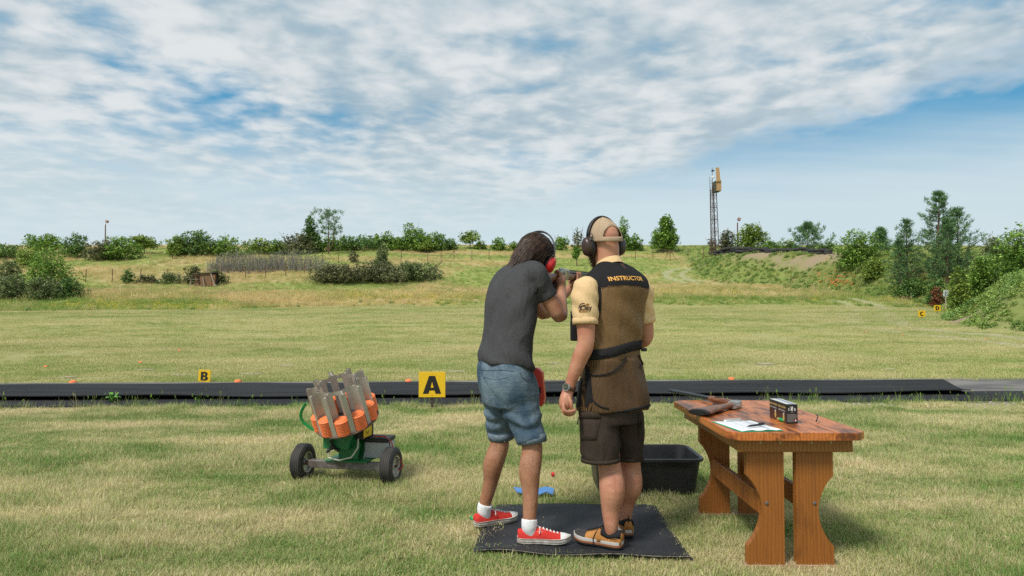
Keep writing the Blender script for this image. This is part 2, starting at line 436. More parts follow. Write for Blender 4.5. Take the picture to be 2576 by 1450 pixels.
def blades(n, rad, h0, h1, wd, lean, seed, lie=0.0, segs=2, head=0):
    """n grass blades in a disc; each bends over; returns V, F (quads)"""
    rg = np.random.RandomState(seed); V = []; F = []
    for i in range(n):
        a, r = rg.rand() * 6.283, rad * math.sqrt(rg.rand()); x, y = r * math.cos(a), r * math.sin(a)
        h = h0 + (h1 - h0) * rg.rand(); ln = lean * (.3 + rg.rand()); az = rg.rand() * 6.283
        if rg.rand() < lie: ln = 1.6 + rg.rand() * 1.2
        wv = wd * (.6 + .8 * rg.rand()); ca_, sa_ = math.cos(az), math.sin(az); fa = az + 1.57 + rg.randn() * .5
        px_, py_ = math.cos(fa) * wv / 2, math.sin(fa) * wv / 2
        th = .15 * rg.rand(); q = np.array([x, y, 0.0]); b = len(V); L = h / segs
        for s_ in range(segs + 1):
            k_ = 1 - .8 * s_ / segs
            V.append((q[0] - px_ * k_, q[1] - py_ * k_, q[2])); V.append((q[0] + px_ * k_, q[1] + py_ * k_, q[2]))
            th2 = th + ln * (s_ + .6) / segs
            q = q + L * np.array([math.sin(th2) * ca_, math.sin(th2) * sa_, max(math.cos(th2), -.05 if q[2] > .012 else .02)])
        F += [(b + 2 * s_, b + 2 * s_ + 1, b + 2 * s_ + 3, b + 2 * s_ + 2) for s_ in range(segs)]
        if head and rg.rand() < head:
            e = V[-1]; hw = wv * 1.5; b = len(V)
            V += [(e[0] - hw, e[1], e[2] - .01), (e[0] + hw, e[1], e[2] - .01), (e[0] + hw * .6 + .01, e[1], e[2] + h * .16), (e[0] - hw * .6 + .01, e[1], e[2] + h * .16)]; F.append((b, b + 1, b + 2, b + 3))
    return np.array(V), np.array(F)
def proto(name, V, F, m):
    o = bpy.data.objects.new(name, np_mesh(name, V, F)); o.data.materials.append(m); PROTO_C.objects.link(o); return o
def scatter(name, P, rot, scl, idx, coll, label, cat='grass'):
    """one object: points carrying instances of the shapes in coll"""
    me = bpy.data.meshes.new(name); n = len(P)
    me.vertices.add(n); me.vertices.foreach_set('co', np.asarray(P, np.float32).ravel())
    for nm, ty, arr in (('rot', 'FLOAT_VECTOR', rot), ('scl', 'FLOAT', scl), ('idx', 'INT', idx)):
        a = me.attributes.new(nm, ty, 'POINT')
        a.data.foreach_set('vector' if ty == 'FLOAT_VECTOR' else 'value', np.asarray(arr, np.int32 if ty == 'INT' else np.float32).ravel())
    o = link(name, me)
    ng = bpy.data.node_groups.new(name, 'GeometryNodeTree')
    ng.interface.new_socket('Geometry', in_out='INPUT', socket_type='NodeSocketGeometry')
    ng.interface.new_socket('Geometry', in_out='OUTPUT', socket_type='NodeSocketGeometry')
    N, L = ng.nodes, ng.links
    gi, go = N.new('NodeGroupInput'), N.new('NodeGroupOutput')
    ci = N.new('GeometryNodeCollectionInfo'); ci.inputs[0].default_value = coll; ci.inputs[1].default_value = True; ci.inputs[2].default_value = True
    ip = N.new('GeometryNodeInstanceOnPoints'); ip.inputs['Pick Instance'].default_value = True
    def na(nm, ty):
        q = N.new('GeometryNodeInputNamedAttribute'); q.data_type = ty; q.inputs[0].default_value = nm; return q.outputs[0]
    L.new(gi.outputs[0], ip.inputs['Points']); L.new(ci.outputs[0], ip.inputs['Instance'])
    L.new(na('idx', 'INT'), ip.inputs['Instance Index']); L.new(na('scl', 'FLOAT'), ip.inputs['Scale'])
    er = N.new('FunctionNodeEulerToRotation'); L.new(na('rot', 'FLOAT_VECTOR'), er.inputs[0]); L.new(er.outputs[0], ip.inputs['Rotation'])
    L.new(ip.outputs[0], go.inputs[0])
    md = o.modifiers.new('scatter', 'NODES'); md.node_group = ng
    return tag(o, label, cat, kind='stuff')

lawn_m = blade_mat('lawn_blade', (.76, .65, .40), (.42, .44, .165), (.15, .28, .06), bias=.13)
PROTO_C = bpy.data.collections.new('lawn_shapes')
for s_ in range(8):
    proto(f'lawn_{s_:02d}', *blades(64, .09, .014, .040, .0034, 1.1, s_, lie=.45), lawn_m)
for s_ in range(2):
    proto(f'lawn_{8 + s_:02d}', *blades(46, .07, .03, .075, .0036, 1.0, 30 + s_, lie=.25, segs=3), lawn_m)
LAWN = PROTO_C
fringe_m = blade_mat('fringe_blade', (.55, .48, .22), (.28, .34, .09), (.17, .30, .05), bias=.3)
PROTO_C = bpy.data.collections.new('fringe_shapes')
for s_ in range(4): proto(f'fringe_{s_:02d}', *blades(9, .06, .08, .26, .005, .7, 60 + s_, segs=3, head=.08), fringe_m)
FRINGE = PROTO_C
field_m = blade_mat('field_blade', (.66, .58, .31), (.43, .45, .165), (.25, .35, .09), bias=.12, patch=.23)
PROTO_C = bpy.data.collections.new('field_shapes')
for s_ in range(5): proto(f'field_{s_:02d}', *blades(44, .22, .025, .065, .010, 1.0, 80 + s_, lie=.4), field_m)
FIELD = PROTO_C
straw_m = blade_mat('straw_blade', (.70, .55, .29), (.55, .48, .20), (.32, .36, .10), bias=.05, patch=.12)
green_m = blade_mat('rough_green_blade', (.52, .48, .19), (.33, .40, .10), (.20, .31, .065), bias=.25, patch=.12)
flow_m = mat('yellow_flower', (.62, .46, .03), .7, island=.25)
weed_m = mat('weed_leaf', (.13, .24, .045), .55, col2=(.27, .38, .075), scale=.6, island=.45, coord='World')
PROTO_C = bpy.data.collections.new('rough_shapes')
for s_ in range(4): proto(f'r_{s_:02d}', *blades(46, .42, .22, .60, .020, .6, 100 + s_, segs=2, head=.5), straw_m)
for s_ in range(4): proto(f'r_{4 + s_:02d}', *blades(46, .42, .15, .42, .024, .8, 120 + s_, segs=2), green_m)
def leaf_bits(n, rx, rz, size, seed):
    rg = np.random.RandomState(seed)
    c = rg.randn(n, 3) * np.array([rx, rx, rz]) * .55; c[:, 2] = np.abs(c[:, 2]) + .03
    return leaf_quads(c, size, rg)
def leaf_quads(c, size, rg, up=.55, asp=.62):
    n = len(c)
    nr = rg.randn(n, 3); nr[:, 2] = np.abs(nr[:, 2]) + up; nr /= np.linalg.norm(nr, axis=1)[:, None]
    tt = rg.randn(n, 3); tt -= nr * (tt * nr).sum(1)[:, None]; tt /= np.linalg.norm(tt, axis=1)[:, None]
    bb = np.cross(nr, tt); s_ = (size * (.6 + .8 * rg.rand(n)))[:, None] * .5
    P4 = np.stack([c - tt * s_, c + bb * s_ * asp - tt * s_ * .1 + nr * s_ * .25, c + tt * s_, c - bb * s_ * asp - tt * s_ * .1 + nr * s_ * .25], 1).reshape(-1, 3)
    return P4, np.arange(4 * n).reshape(n, 4)
for s_ in range(2): proto(f'r_{8 + s_:02d}', *leaf_bits(26, .35, .35, .07, 140 + s_), flow_m)
for s_ in range(4): proto(f'r_{10 + s_:02d}', *leaf_bits(110, .38, .30, .15, 150 + s_), weed_m)
ROUGH = PROTO_C

rg = np.random.RandomState(11)
def rand_rot(n, tilt=.12): return np.stack([rg.randn(n) * tilt, rg.randn(n) * tilt, rg.rand(n) * 6.283], 1)
MAT_Q = [at(1188, 1392, 3.72), at(1742, 1416, 3.63), at(1650, 1276, 4.60), at(1238, 1274, 4.61)]   # corners of the rubber mat
def in_quad(X, Y, Q, m=0.0):
    ok = np.ones(X.shape, bool); cx_ = sum(q[0] for q in Q) / 4; cy_ = sum(q[1] for q in Q) / 4
    for a, b in zip(Q, Q[1:] + Q[:1]):
        dx, dy = b[0] - a[0], b[1] - a[1]; L = math.hypot(dx, dy)
        ok &= ((X - a[0]) * dy - (Y - a[1]) * dx) / L * np.sign((cx_ - a[0]) * dy - (cy_ - a[1]) * dx) > m
    return ok
STRIP0, STRIP1 = 9.46, 12.75       # the range path lies between these distances
# near lawn
n = 84000
Y = 2.0 + (9.95 - 2.0) * rg.rand(n) ** .85; X = (rg.rand(n) * 2 - 1) * (Y * .80 + 1.3)
keep = ~in_quad(X, Y, MAT_Q, .03) & ~((X > .60) & (X < 1.36) & (Y > 4.9) & (Y < 5.38)) & (Y < STRIP0 + .05 * X)
keep &= ~((np.abs(X - .16) < .19) & (np.abs(Y - 4.95) < .13) & (rg.rand(n) < .85))
keep &= ~((np.abs(X + 1.071) < .14) & (Y > 8.3) & (Y < 9.16) & (rg.rand(n) < .9))
keep &= ~((Y > 9.0) & (X > 4.6) & (fbm(X * 1.5, Y * 2, 2) < .55))
X, Y = X[keep], Y[keep]; n = len(X)
long_ = (fbm(X * .8 + 5, Y * .8, 3) > .56) & (rg.rand(n) < .6)
idx = np.where(long_, 8 + rg.randint(0, 2, n), rg.randint(0, 8, n))
scl = (.75 + .5 * rg.rand(n)) * (1 + .035 * (Y - 3)) * np.where(fbm(X * .5, Y * .5 + 4, 3) > .5, 1.12, .9)
scatter('lawn', np.stack([X, Y, terrain(X, Y) - .004], 1), rand_rot(n), scl, idx, LAWN, 'short dry lawn grass in front of the black path')
# tall grass along the path edge
n = 700; X = rg.uniform(-9.5, 9.5, n); Y = STRIP0 + .05 * X + rg.randn(n) * .05 - .03
kp = (fbm(X * .9, X * 0 + 1, 3) + rg.rand(n) * .2) > .5; X, Y = X[kp], Y[kp]; n = len(X)
scatter('path_edge_grass', np.stack([X, Y, Y * 0], 1), rand_rot(n), .35 + .7 * rg.rand(n) ** 2.5, rg.randint(0, 4, n), FRINGE, 'taller green grass blades fringing the near edge of black path')
n = 1500; X = rg.uniform(-12, 11, n); Y = STRIP0 + 3.17 + .05 * X + rg.randn(n) * .07
scatter('far_edge_grass', np.stack([X, Y, Y * 0 + .005], 1), rand_rot(n), .16 + .30 * rg.rand(n) ** 2, rg.randint(0, 4, n), FRINGE, 'short grass creeping over the far edge of the black path')
# mown field beyond the path
n = 80000
Y = 12.7 + (52 - 12.7) * rg.rand(n) ** 1.35; X = (rg.rand(n) * 2 - 1) * (Y * .79 + 1.6)
keep = (Y < mown_edge(X) + .6) & (toe_dist(X, Y) < .1) & (track_w(X, Y)[0] < .55 + .6 * rg.rand(n)) & (fbm(X * .9 + 3, Y * .9, 3) > .27)
X, Y = X[keep], Y[keep]; n = len(X)
scatter('field_grass', np.stack([X, Y, terrain(X, Y) - .01], 1), rand_rot(n), (.55 + .5 * rg.rand(n)) * (.78 + .012 * Y), rg.randint(0, 5, n), FIELD, 'short pale green grass of the mown shooting field')
# rough grass, flowers and weeds
n = 60000
Y = 41 + (135 - 41) * rg.rand(n) ** 1.25; X = (rg.rand(n) * 2 - 1) * (Y * .80 + 2)
d = toe_dist(X, Y); me_ = mown_edge(X); zc, zn = zones(X, Y)
keep = ((Y > me_) | (d > -.3)) & (zn['rut'] < .4) & (zn['soil'] < .45 + .5 * rg.rand(n))
X, Y, d, me_ = X[keep], Y[keep], d[keep], me_[keep]; dry = zn['dry'][keep]; n = len(X)
idx = np.where(rg.rand(n) < dry * .9 + .05, rg.randint(0, 4, n), 4 + rg.randint(0, 4, n))
fl = (fbm(X * .12 + 50, Y * .25, 3) > .52) & (Y < me_ + 12) & (rg.rand(n) < .5) & (d < 0)
idx = np.where(fl, 8 + rg.randint(0, 2, n), idx)
wd_ = ((d > .2) & (rg.rand(n) < .12)) | ((Y < me_ + 2.5) & (rg.rand(n) < .10))
idx = np.where(wd_, 10 + rg.randint(0, 4, n), idx)
scl = (.45 + .5 * rg.rand(n)) * np.where(wd_, .8, 1) * np.where(Y < me_ + 3, .7, 1)
low = (~wd_) & (Y > 64); scl = np.where(low, scl * .75, scl)
scatter('rough_grass', np.stack([X, Y, terrain(X, Y) - .02], 1), rand_rot(n, .06), scl, idx, ROUGH, 'tall uncut grass, yellow flowers and weeds on the hillside', 'meadow')
# weeds on the near bank at the right
n = 24000
X = rg.uniform(16, 40, n); Y = rg.uniform(20, 52, n); d = toe_dist(X, Y); zc, zn = zones(X, Y)
keep = (d > .15) & (X < Y * .8 + 2) & (zn['soil'] < .25 + .4 * rg.rand(n)); X, Y, d = X[keep], Y[keep], d[keep]; n = len(X)
idx = np.where(rg.rand(n) < .72, 10 + rg.randint(0, 4, n), 4 + rg.randint(0, 4, n)); idx = np.where(rg.rand(n) < .02, 8, idx)
scatter('bank_weeds', np.stack([X, Y, terrain(X, Y) - .03], 1), rand_rot(n, .1), (.2 + .32 * rg.rand(n)) * (.6 + .012 * Y), idx, ROUGH, 'bright green weeds covering the earth bank at the right', 'weeds')

# grass and weeds on the far bank below the tyres
n = 16000
X = rg.uniform(20, 52, n); Y = rg.uniform(44, 96, n); d = toe_dist(X, Y); zc, zn = zones(X, Y)
keep = (d > .05) & (d < 14) & (X < Y * .8 + 2) & (zn['soil'] < .3 + .4 * rg.rand(n)); X, Y = X[keep], Y[keep]; n = len(X)
idx = np.where(rg.rand(n) < .55, 10 + rg.randint(0, 4, n), 4 + rg.randint(0, 4, n))
scatter('bank_grass', np.stack([X, Y, terrain(X, Y) - .03], 1), rand_rot(n, .1), .28 + .38 * rg.rand(n), idx, ROUGH, 'short green grass and weeds on the bank below the tyre wall', 'weeds')

# ------------------------------------------------------------------ trees and bushes
bark_m = mat('bark', (.10, .075, .055), .9, col2=(.17, .13, .10), scale=14, stretch=(1, 1, .25), bump=.02)
pine_bark_m = mat('pine_bark', (.16, .085, .05), .9, col2=(.10, .07, .055), scale=10, stretch=(1, 1, .3), bump=.02)
def leaf_mat(name, a, b, isl=.4):
    if name in MATS: return MATS[name]
    m = bpy.data.materials.new(name); m.use_nodes = True; MATS[name] = m; t = NT(m.node_tree); p = m.node_tree.nodes['Principled BSDF']
    g = t.add('ShaderNodeNewGeometry')
    f = t.math('ADD', t.math('MULTIPLY', t.noise(g.outputs['Position'], .9, 3), .8), t.math('MULTIPLY', g.outputs['Random Per Island'], .55))
    c = t.mix(t.ramp(f, .45, .95), a, b)
    hs = t.add('ShaderNodeHueSaturation', inp={'Value': t.math('ADD', t.math('MULTIPLY', g.outputs['Random Per Island'], 2 * isl), 1 - isl), 'Color': c})
    t.l.new(hs.outputs[0], p.inputs['Base Color']); p.inputs['Roughness'].default_value = .5; p.inputs['Specular IOR Level'].default_value = .3
    tr = t.add('ShaderNodeBsdfTranslucent', inp={0: hs.outputs[0]}); mx = t.add('ShaderNodeMixShader', inp={0: .25, 1: p.outputs[0], 2: tr.outputs[0]})
    t.l.new(mx.outputs[0], m.node_tree.nodes['Material Output'].inputs[0]); return m
LEAF = dict(mid=leaf_mat('leaf_mid', (.11, .22, .036), (.27, .42, .075)), dark=leaf_mat('leaf_dark', (.07, .155, .04), (.18, .30, .07)),
            lite=leaf_mat('leaf_light', (.13, .22, .036), (.31, .41, .08)), grey=leaf_mat('leaf_grey', (.105, .15, .055), (.25, .30, .125)),
            pine=leaf_mat('needles', (.07, .155, .06), (.18, .30, .11)), rust=leaf_mat('leaf_rust', (.16, .06, .03), (.30, .13, .06)),
            drab=leaf_mat('leaf_drab', (.10, .115, .05), (.23, .23, .105)))
def bush(name, box, Y, label, kind='mid', cat='bush', seed=0, n=None, lobes=7, leaf=None, trunk=0.0, taper=0.0, group=None, dens=1.0, twig=0, sink=.15, trunks=1):
    """leafy plant filling the pixel box (x0, x1, top row, base row) at distance Y; trunk = bare share of its height"""
    x0, x1, r0, r1 = box; rg = np.random.RandomState(seed * 31 + 5)
    if x1 < 1780: Y = hit((x0 + x1) / 2, r1, 40).y
    if (x1 < 1240 and r1 < 660) or name == 'bramble': x0, x1 = x0 - .14 * (x1 - x0), x1 + .14 * (x1 - x0)
    bl, tp = at((x0 + x1) / 2, r1, Y), at((x0 + x1) / 2, r0, Y)
    gz = tz(bl.x, bl.y); W = at(x1, r1, Y).x - at(x0, r1, Y).x; base = min(gz - .05, bl.z); H = tp.z - base
    root = empty(name, (bl.x, Y, base), label, cat, group)
    L = leaf or max(.11, Y * .0021)
    zb = H * trunk
    C = []; hh = H - zb
    nl = max(4, lobes)
    for i in range(nl):
        u = -1 + 2 * (i + .5) / nl; u = float(np.clip(u + rg.randn() * .08, -.95, .95))
        top = (1 - abs(u) ** 2.4) ** .5 if not taper else (1 - abs(u)) ** (.5 + taper)
        top = (.35 + .65 * top) * (.82 + .26 * rg.rand()) if not taper else .12 + .88 * top
        rr = W * (.15 + .09 * rg.rand()) * (1 - .35 * taper); rz = hh * (.20 + .10 * rg.rand())
        zc = zb + max(rz * .7, min(hh * top, hh * .99) - rz)
        C.append((np.array([u * (W * .5 - rr * .8), rg.randn() * W * .13, zc]), np.array([rr, rr, rz])))
        if zc - zb > hh * .42: C.append((np.array([u * (W * .5 - rr) * (.9 if not taper else 1.0), rg.randn() * W * .14, zb + (zc - zb) * (.35 + .25 * rg.rand())]), np.array([rr * 1.15, rr * 1.1, rz * 1.1])))
    C.append((np.array([rg.randn() * W * .06, 0, H - hh * .22]), np.array([W * (.19 - .10 * taper), W * .17, hh * .22])))
    if trunk == 0: C.append((np.array([0, 0, H * .2]), np.array([W * .44, W * .36, H * .22])))
    vol = np.array([r_[0] * r_[2] for c_, r_ in C]); tot = n or int(np.clip(4.4 * dens * W * H / (L * L * .5), 450, 8000))
    P = []
    for (c_, r_), v_ in zip(C, vol / vol.sum()):
        # leaf sprays: clusters sitting on the lobe's surface
        m = max(3, int(tot * v_ / 7)); u = rg.randn(m, 3); u /= np.linalg.norm(u, axis=1)[:, None]
        rad_ = (.62 + .46 * rg.rand(m) ** .8)[:, None]
        pc = c_ + u * r_ * rad_
        P.append((pc[:, None, :] + rg.randn(m, 7, 3) * L * .62).reshape(-1, 3))
    P = np.concatenate(P); P = P[P[:, 2] > max(.03, zb * .8)]
    Vv, Ff = leaf_quads(P, L * 1.25, rg, .5)
    link('crown', np_mesh('crown', Vv, Ff), LEAF[kind], root)
    tb = MB(); tr_ = max(.025, min(.16, H * .018 + .02))
    for k_ in range(trunks):
        if k_ == 1: tb.obj('trunk', bark_m, root, fix=False); tb = MB()
        ox = (k_ - (trunks - 1) / 2) * W * .12
        tb.tube([(ox, 0, -sink), (ox * 1.1 + rg.randn() * .03, 0, max(zb, H * .12)), (ox * 1.3 + rg.randn() * .08, rg.randn() * .05, H * .6), (ox * 1.3 + rg.randn() * .1, 0, H * .88)], [tr_, tr_ * .8, tr_ * .5, tr_ * .15], 6)
    for c_, r_ in C[:lobes + 3]:
        q = c_ + np.array([0, 0, r_[2] * .4]); z0 = max(zb, H * .12) * .8
        tb.tube([(0, 0, z0), tuple(q * np.array([.55, .55, .7]) + np.array([0, 0, z0 * .25])), tuple(q)], [tr_ * .5, tr_ * .3, tr_ * .1], 5)
    for k_ in range(twig):   # bare twigs that stick out of the outline
        a = rg.rand() * 6.283; q = np.array([math.cos(a) * W * .42, math.sin(a) * W * .3, H * (.5 + .5 * rg.rand())])
        tb.tube([tuple(q * .6), tuple(q * .9), tuple(q * (1.08 + .1 * rg.rand()) + rg.randn(3) * .05)], [.03, .02, .008], 4)
    tb.obj('trunk', bark_m, root, fix=False)
    return root
def pine(name, box, Y, label, seed=0, cat='pine tree', lean=0.0, bare=.15, whorls=11, flat_top=False, group=None, dens=1.0, fork=False, wide=1.0, trunk_px=None):
    x0, x1, r0, r1 = box; rg = np.random.RandomState(seed * 17 + 3)
    if x1 < 1780: Y = hit((x0 + x1) / 2, r1, 40).y
    cxp = trunk_px or (x0 + x1) / 2
    bl, tp = at(cxp, r1, Y), at(cxp, r0, Y); gz = tz(bl.x, bl.y); base = min(gz - .05, bl.z); H = tp.z - base; W = (at(x1, r1, Y).x - at(x0, r1, Y).x) * wide
    root = empty(name, (bl.x, Y, base), label, cat, group)
    tb = MB(); tr_ = .03 + H * .016
    bend = lambda z: np.array([lean * (z / H) ** 1.5 + .04 * math.sin(z * 1.7 + seed), .03 * math.cos(z * 1.3 + seed), z])
    tb.tube([tuple(bend(H * q)) for q in (0, .15, .35, .55, .75, .9, 1)], [tr_ * q for q in (1, .85, .72, .55, .36, .2, .06)], 7)
    if fork: tb.tube([tuple(bend(H * .06)), (W * .12, 0, H * .25), (W * .16, .05, H * .5), (W * .2, .1, H * .8)], [tr_ * .8, tr_ * .65, tr_ * .5, tr_ * .15], 6)
    tips = []
    for wv in range(whorls):
        k_ = wv / (whorls - 1); z = H * (bare + (.96 - bare) * k_)
        if flat_top: prof = .55 + .45 * math.sin(math.pi * min(1, .15 + .9 * k_))
        else: prof = (1 - k_) ** .75 * .9 + .13
        m = rg.randint(4, 6)
        a0 = rg.rand() * 6.28
        for b_ in range(m):
            a = a0 + 6.283 * b_ / m + rg.randn() * .25; Lb = W * .5 * prof * (.45 + .75 * rg.rand())
            o_ = bend(z); d_ = np.array([math.cos(a), math.sin(a), .0]); rise = .32 + .4 * k_ + .1 * rg.randn()
            p1 = o_ + d_ * Lb * .55 + np.array([0, 0, rise * Lb * .3]); p2 = o_ + d_ * Lb + np.array([0, 0, rise * Lb * .95])
            tb.tube([tuple(o_), tuple(p1), tuple(p2)], [tr_ * .28 * (1.1 - k_), tr_ * .16 * (1.1 - k_), .008], 4)
            for q in np.linspace(.5, 1.05, max(2, int(3 * dens))):
                c_ = o_ + (p1 - o_) * min(1, q / .55) if q < .55 else p1 + (p2 - p1) * (q - .55) / .45
                for _ in range(2):
                    side = np.cross(d_, [0, 0, 1]) * rg.randn() * Lb * .20 * (1.2 - .4 * q)
                    tips.append((c_ + side + np.array([0, 0, abs(rg.randn()) * .05]), d_))
    for z in np.linspace(H * .9, H * 1.0, 4): tips.append((bend(z), np.array([0, 0, 1.0])))
    tb.obj('trunk', pine_bark_m, root, fix=False)
    # needle tufts: bottle brushes of thin blades pointing outward and up
    c_ = np.repeat(np.array([q for q, _ in tips]), 13, 0); d_ = np.repeat(np.array([q for _, q in tips]), 13, 0); m = len(c_)
    nl = max(.16, Y * .0040)
    dv = d_ * .5 + rg.randn(m, 3) * .75 + np.array([0, 0, .55]); dv /= np.linalg.norm(dv, axis=1)[:, None]
    sd = np.cross(dv, rg.randn(m, 3)); sd /= np.linalg.norm(sd, axis=1)[:, None]
    c_ = c_ + rg.randn(m, 3) * nl * .32; ln = nl * (.7 + .6 * rg.rand(m))[:, None]; wv = nl * .16
    Vv = np.stack([c_ - sd * wv * .5, c_ + sd * wv * .5, c_ + dv * ln + sd * wv * .35, c_ + dv * ln - sd * wv * .35], 1).reshape(-1, 3)
    link('crown', np_mesh('crown', Vv, np.arange(4 * m).reshape(m, 4)), LEAF['pine'], root)
    return root

# left side of the picture
bush('bush', (-25, 52, 615, 652), 84, 'dark rounded bush at the left picture edge on the skyline', 'dark', seed=1)
bush('small_tree', (72, 153, 589, 640), 98, 'small dark tree on skyline behind big bush at the left', 'mid', 'tree', 2, trunk=.12, twig=2)
bush('bush', (30, 112, 627, 672), 66, 'pale green shrub behind the big leafy bush at the left', 'lite', seed=3)
bush('bush', (-30, 66, 655, 722), 60, 'low grey green shrub at the left picture edge behind front thicket', 'grey', seed=4)
bush('bush', (52, 196, 620, 742), 51, 'big leafy yellow green bush standing out at the left', 'mid', seed=5, lobes=12, dens=1.5)
bush('bush', (-25, 80, 694, 756), 48.5, 'drab low thicket at the left edge in front of big bush', 'grey', seed=6, twig=5, lobes=9)
bush('bush', (64, 150, 697, 757), 48, 'drab low thicket at the foot of big leafy bush', 'grey', seed=7, twig=5)
bush('bush', (136, 212, 700, 752), 49, 'low dark thicket right of the big leafy bush', 'dark', seed=8, twig=6)
bush('bush', (165, 215, 587, 650), 86, 'upright dark shrub with bare twigs left of the tall pole', 'dark', seed=9, twig=7, lobes=6)
bush('bush', (217, 292, 606, 655), 87, 'drab shrub at the foot of the left tall pole', 'drab', seed=10, twig=6)
bush('bush', (262, 348, 596, 654), 87, 'rounded green bush just right of the left tall pole', 'mid', seed=11)
bush('small_tree', (325, 391, 595, 640), 90, 'flat topped spreading small tree right of the round bush', 'lite', 'tree', 12, trunk=.35, trunks=2)
bush('bush', (420, 470, 592, 645), 89, 'light green shrub with a reddish patch, left end of bush clump', 'lite', seed=13, twig=3)
bush('bush', (452, 536, 580, 645), 90, 'tallest dark bush in the clump above the wooden hut', 'dark', seed=14, twig=6, lobes=8)
bush('bush', (522, 609, 594, 645), 90, 'dense green bush at the right end of clump above the hut', 'mid', seed=15, twig=3)
bush('bush', (438, 458, 603, 618), 88.6, 'small rusty red leaved patch in the bush clump', 'rust', seed=16, lobes=3)
bush('sapling', (424, 443, 612, 652), 84, 'thin young sapling below the bush clump', 'lite', 'sapling', 17, trunk=.35, lobes=4)
bush('bush', (304, 336, 676, 714), 73, 'lone small round bush behind the fence posts', 'dark', seed=18, lobes=5)
for i_, (a, b, r0, r1, kd, lb) in enumerate(((338, 400, 692, 714, 'drab', 'low brown brush between the lone bush and next fence post'), (392, 470, 686, 714, 'grey', 'low brush left of the wooden hut'), (462, 512, 668, 716, 'drab', 'brush growing against the left side of wooden hut'), (520, 575, 680, 716, 'grey', 'brush growing behind the right side of wooden hut'))):
    bush('bush', (a, b, r0, r1), 74 if i_ else 73.5, lb, kd, seed=20 + i_, lobes=6)
# grey leafless thicket
def thicket(x0, x1, r0, r1, Y, label, seed, n=420):
    rg = np.random.RandomState(seed); Y = hit((x0 + x1) / 2, r1, 40).y; bl = at((x0 + x1) / 2, r1, Y); W = at(x1, r1, Y).x - at(x0, r1, Y).x; H = at(x0, r0, Y).z - bl.z
    root = empty('thicket', (bl.x, Y, bl.z), label, 'thicket'); tb = MB()
    for i in range(n):
        x = (rg.rand() - .5) * W; y = rg.rand() * 4; g_ = tz(bl.x + x, Y + y) - bl.z - .1; h = H * (.55 + .5 * rg.rand()) * (1 - .45 * abs(2 * x / W) ** 3)
        p_ = [(x, y, g_)]
        for k_ in range(3): q = p_[-1]; p_.append((q[0] + rg.randn() * .17, q[1] + rg.randn() * .12, g_ + h * (k_ + 1) / 3))
        tb.tube(p_, [.035, .028, .02, .008], 3, cap=False)
    tb.obj('stem', mat('grey_stem', (.24, .22, .19), .9, col2=(.36, .33, .29), scale=3), root, fix=False)['kind'] = 'stuff'
    m = int(W * H * 55); c_ = np.stack([(rg.rand(m) - .5) * W, 1 + rg.rand(m) * 4, 0 * rg.rand(m)], 1)
    c_[:, 2] = terrain(bl.x + c_[:, 0], Y + c_[:, 1]) - bl.z + H * rg.rand(m) ** 1.3 * .92 * (1 - .45 * np.abs(2 * c_[:, 0] / W) ** 3)
    link('foliage', np_mesh('foliage', *leaf_quads(c_, .2, rg)), LEAF['grey'], root)
thicket(512, 668, 636, 692, 77, 'grey thicket of bare stems behind the wooden hut', 1)
thicket(640, 806, 630, 686, 79, 'grey green thicket of leaning stems left of the dark bramble', 2, 380)
# centre
bush('bush', (620, 690, 599, 640), 93, 'low yellow green bush right of the clump above the hut', 'lite', seed=30)
bush('bush', (680, 722, 602, 640), 95, 'small dark green bush on the skyline left of dark tree', 'mid', seed=31)
bush('bush', (705, 800, 588, 640), 92, 'grey green bush with bare twigs below the dark tree', 'drab', seed=32, twig=6, lobes=9)
bush('broadleaf_tree', (752, 808, 543, 638), 96, 'tall dark pointed tree beside the twin trunk pine', 'dark', 'tree', 33, taper=.55, lobes=10, dens=1.4)
pine('pine_tree', (805, 872, 540, 640), 88, 'twin trunk pine with flat top and bare trunks', 34, bare=.50, whorls=5, flat_top=True, fork=True, trunk_px=826, dens=.7, wide=1.25)
bush('bush', (800, 880, 592, 632), 99, 'dark bush behind the bare trunks of twin pine', 'mid', seed=35)
bush('bush', (862, 950, 592, 630), 101, 'long dark hedge bush right of the twin pine', 'dark', seed=36)
bush('bush', (930, 1010, 585, 630), 100, 'green bush in the middle of skyline hedge', 'mid', seed=37)
bush('bush', (960, 1006, 599, 629), 97, 'dead rusty brown bush in front of the skyline hedge', 'rust', seed=38, lobes=5, dens=.7)
bush('broadleaf_tree', (1008, 1080, 561, 632), 97, 'tallest tree in the skyline hedge with feathery top', 'mid', 'tree', 39, taper=.35, lobes=9, dens=1.3, twig=4)
bush('bush', (1064, 1120, 585, 630), 100, 'green bush right of the tallest hedge tree', 'mid', seed=40)
bush('bush', (1106, 1153, 600, 630), 101, 'dark low bush ending the skyline hedge', 'dark', seed=41)
bush('small_tree', (1053, 1088, 606, 637), 92, 'small round sapling in front of the skyline hedge', 'lite', 'sapling', 42, trunk=.3, lobes=4)
bush('small_tree', (1158, 1208, 580, 626), 106, 'airy lone small tree on skyline left of the shooter', 'lite', 'tree', 43, trunk=.3, dens=.6, lobes=8)
bush('bush', (1192, 1222, 608, 628), 105, 'small shrub beside the airy lone tree', 'lite', seed=44, lobes=4)
bush('bush', (1232, 1276, 600, 632), 104, 'bright green round bush on skyline left of the shooter', 'mid', seed=45)
bush('bush', (1268, 1322, 611, 634), 104, 'low green bush just left of the shooter', 'lite', seed=46)
bush('bramble', (785, 900, 665, 712), 77.5, 'left end of dark bramble patch in mid field', 'drab', 'bramble', 50, lobes=10, dens=1.4, twig=8)
bush('bramble', (880, 1010, 657, 713), 77, 'middle of dark bramble patch below the conical juniper', 'drab', 'bramble', 51, lobes=11, dens=1.4, twig=6)
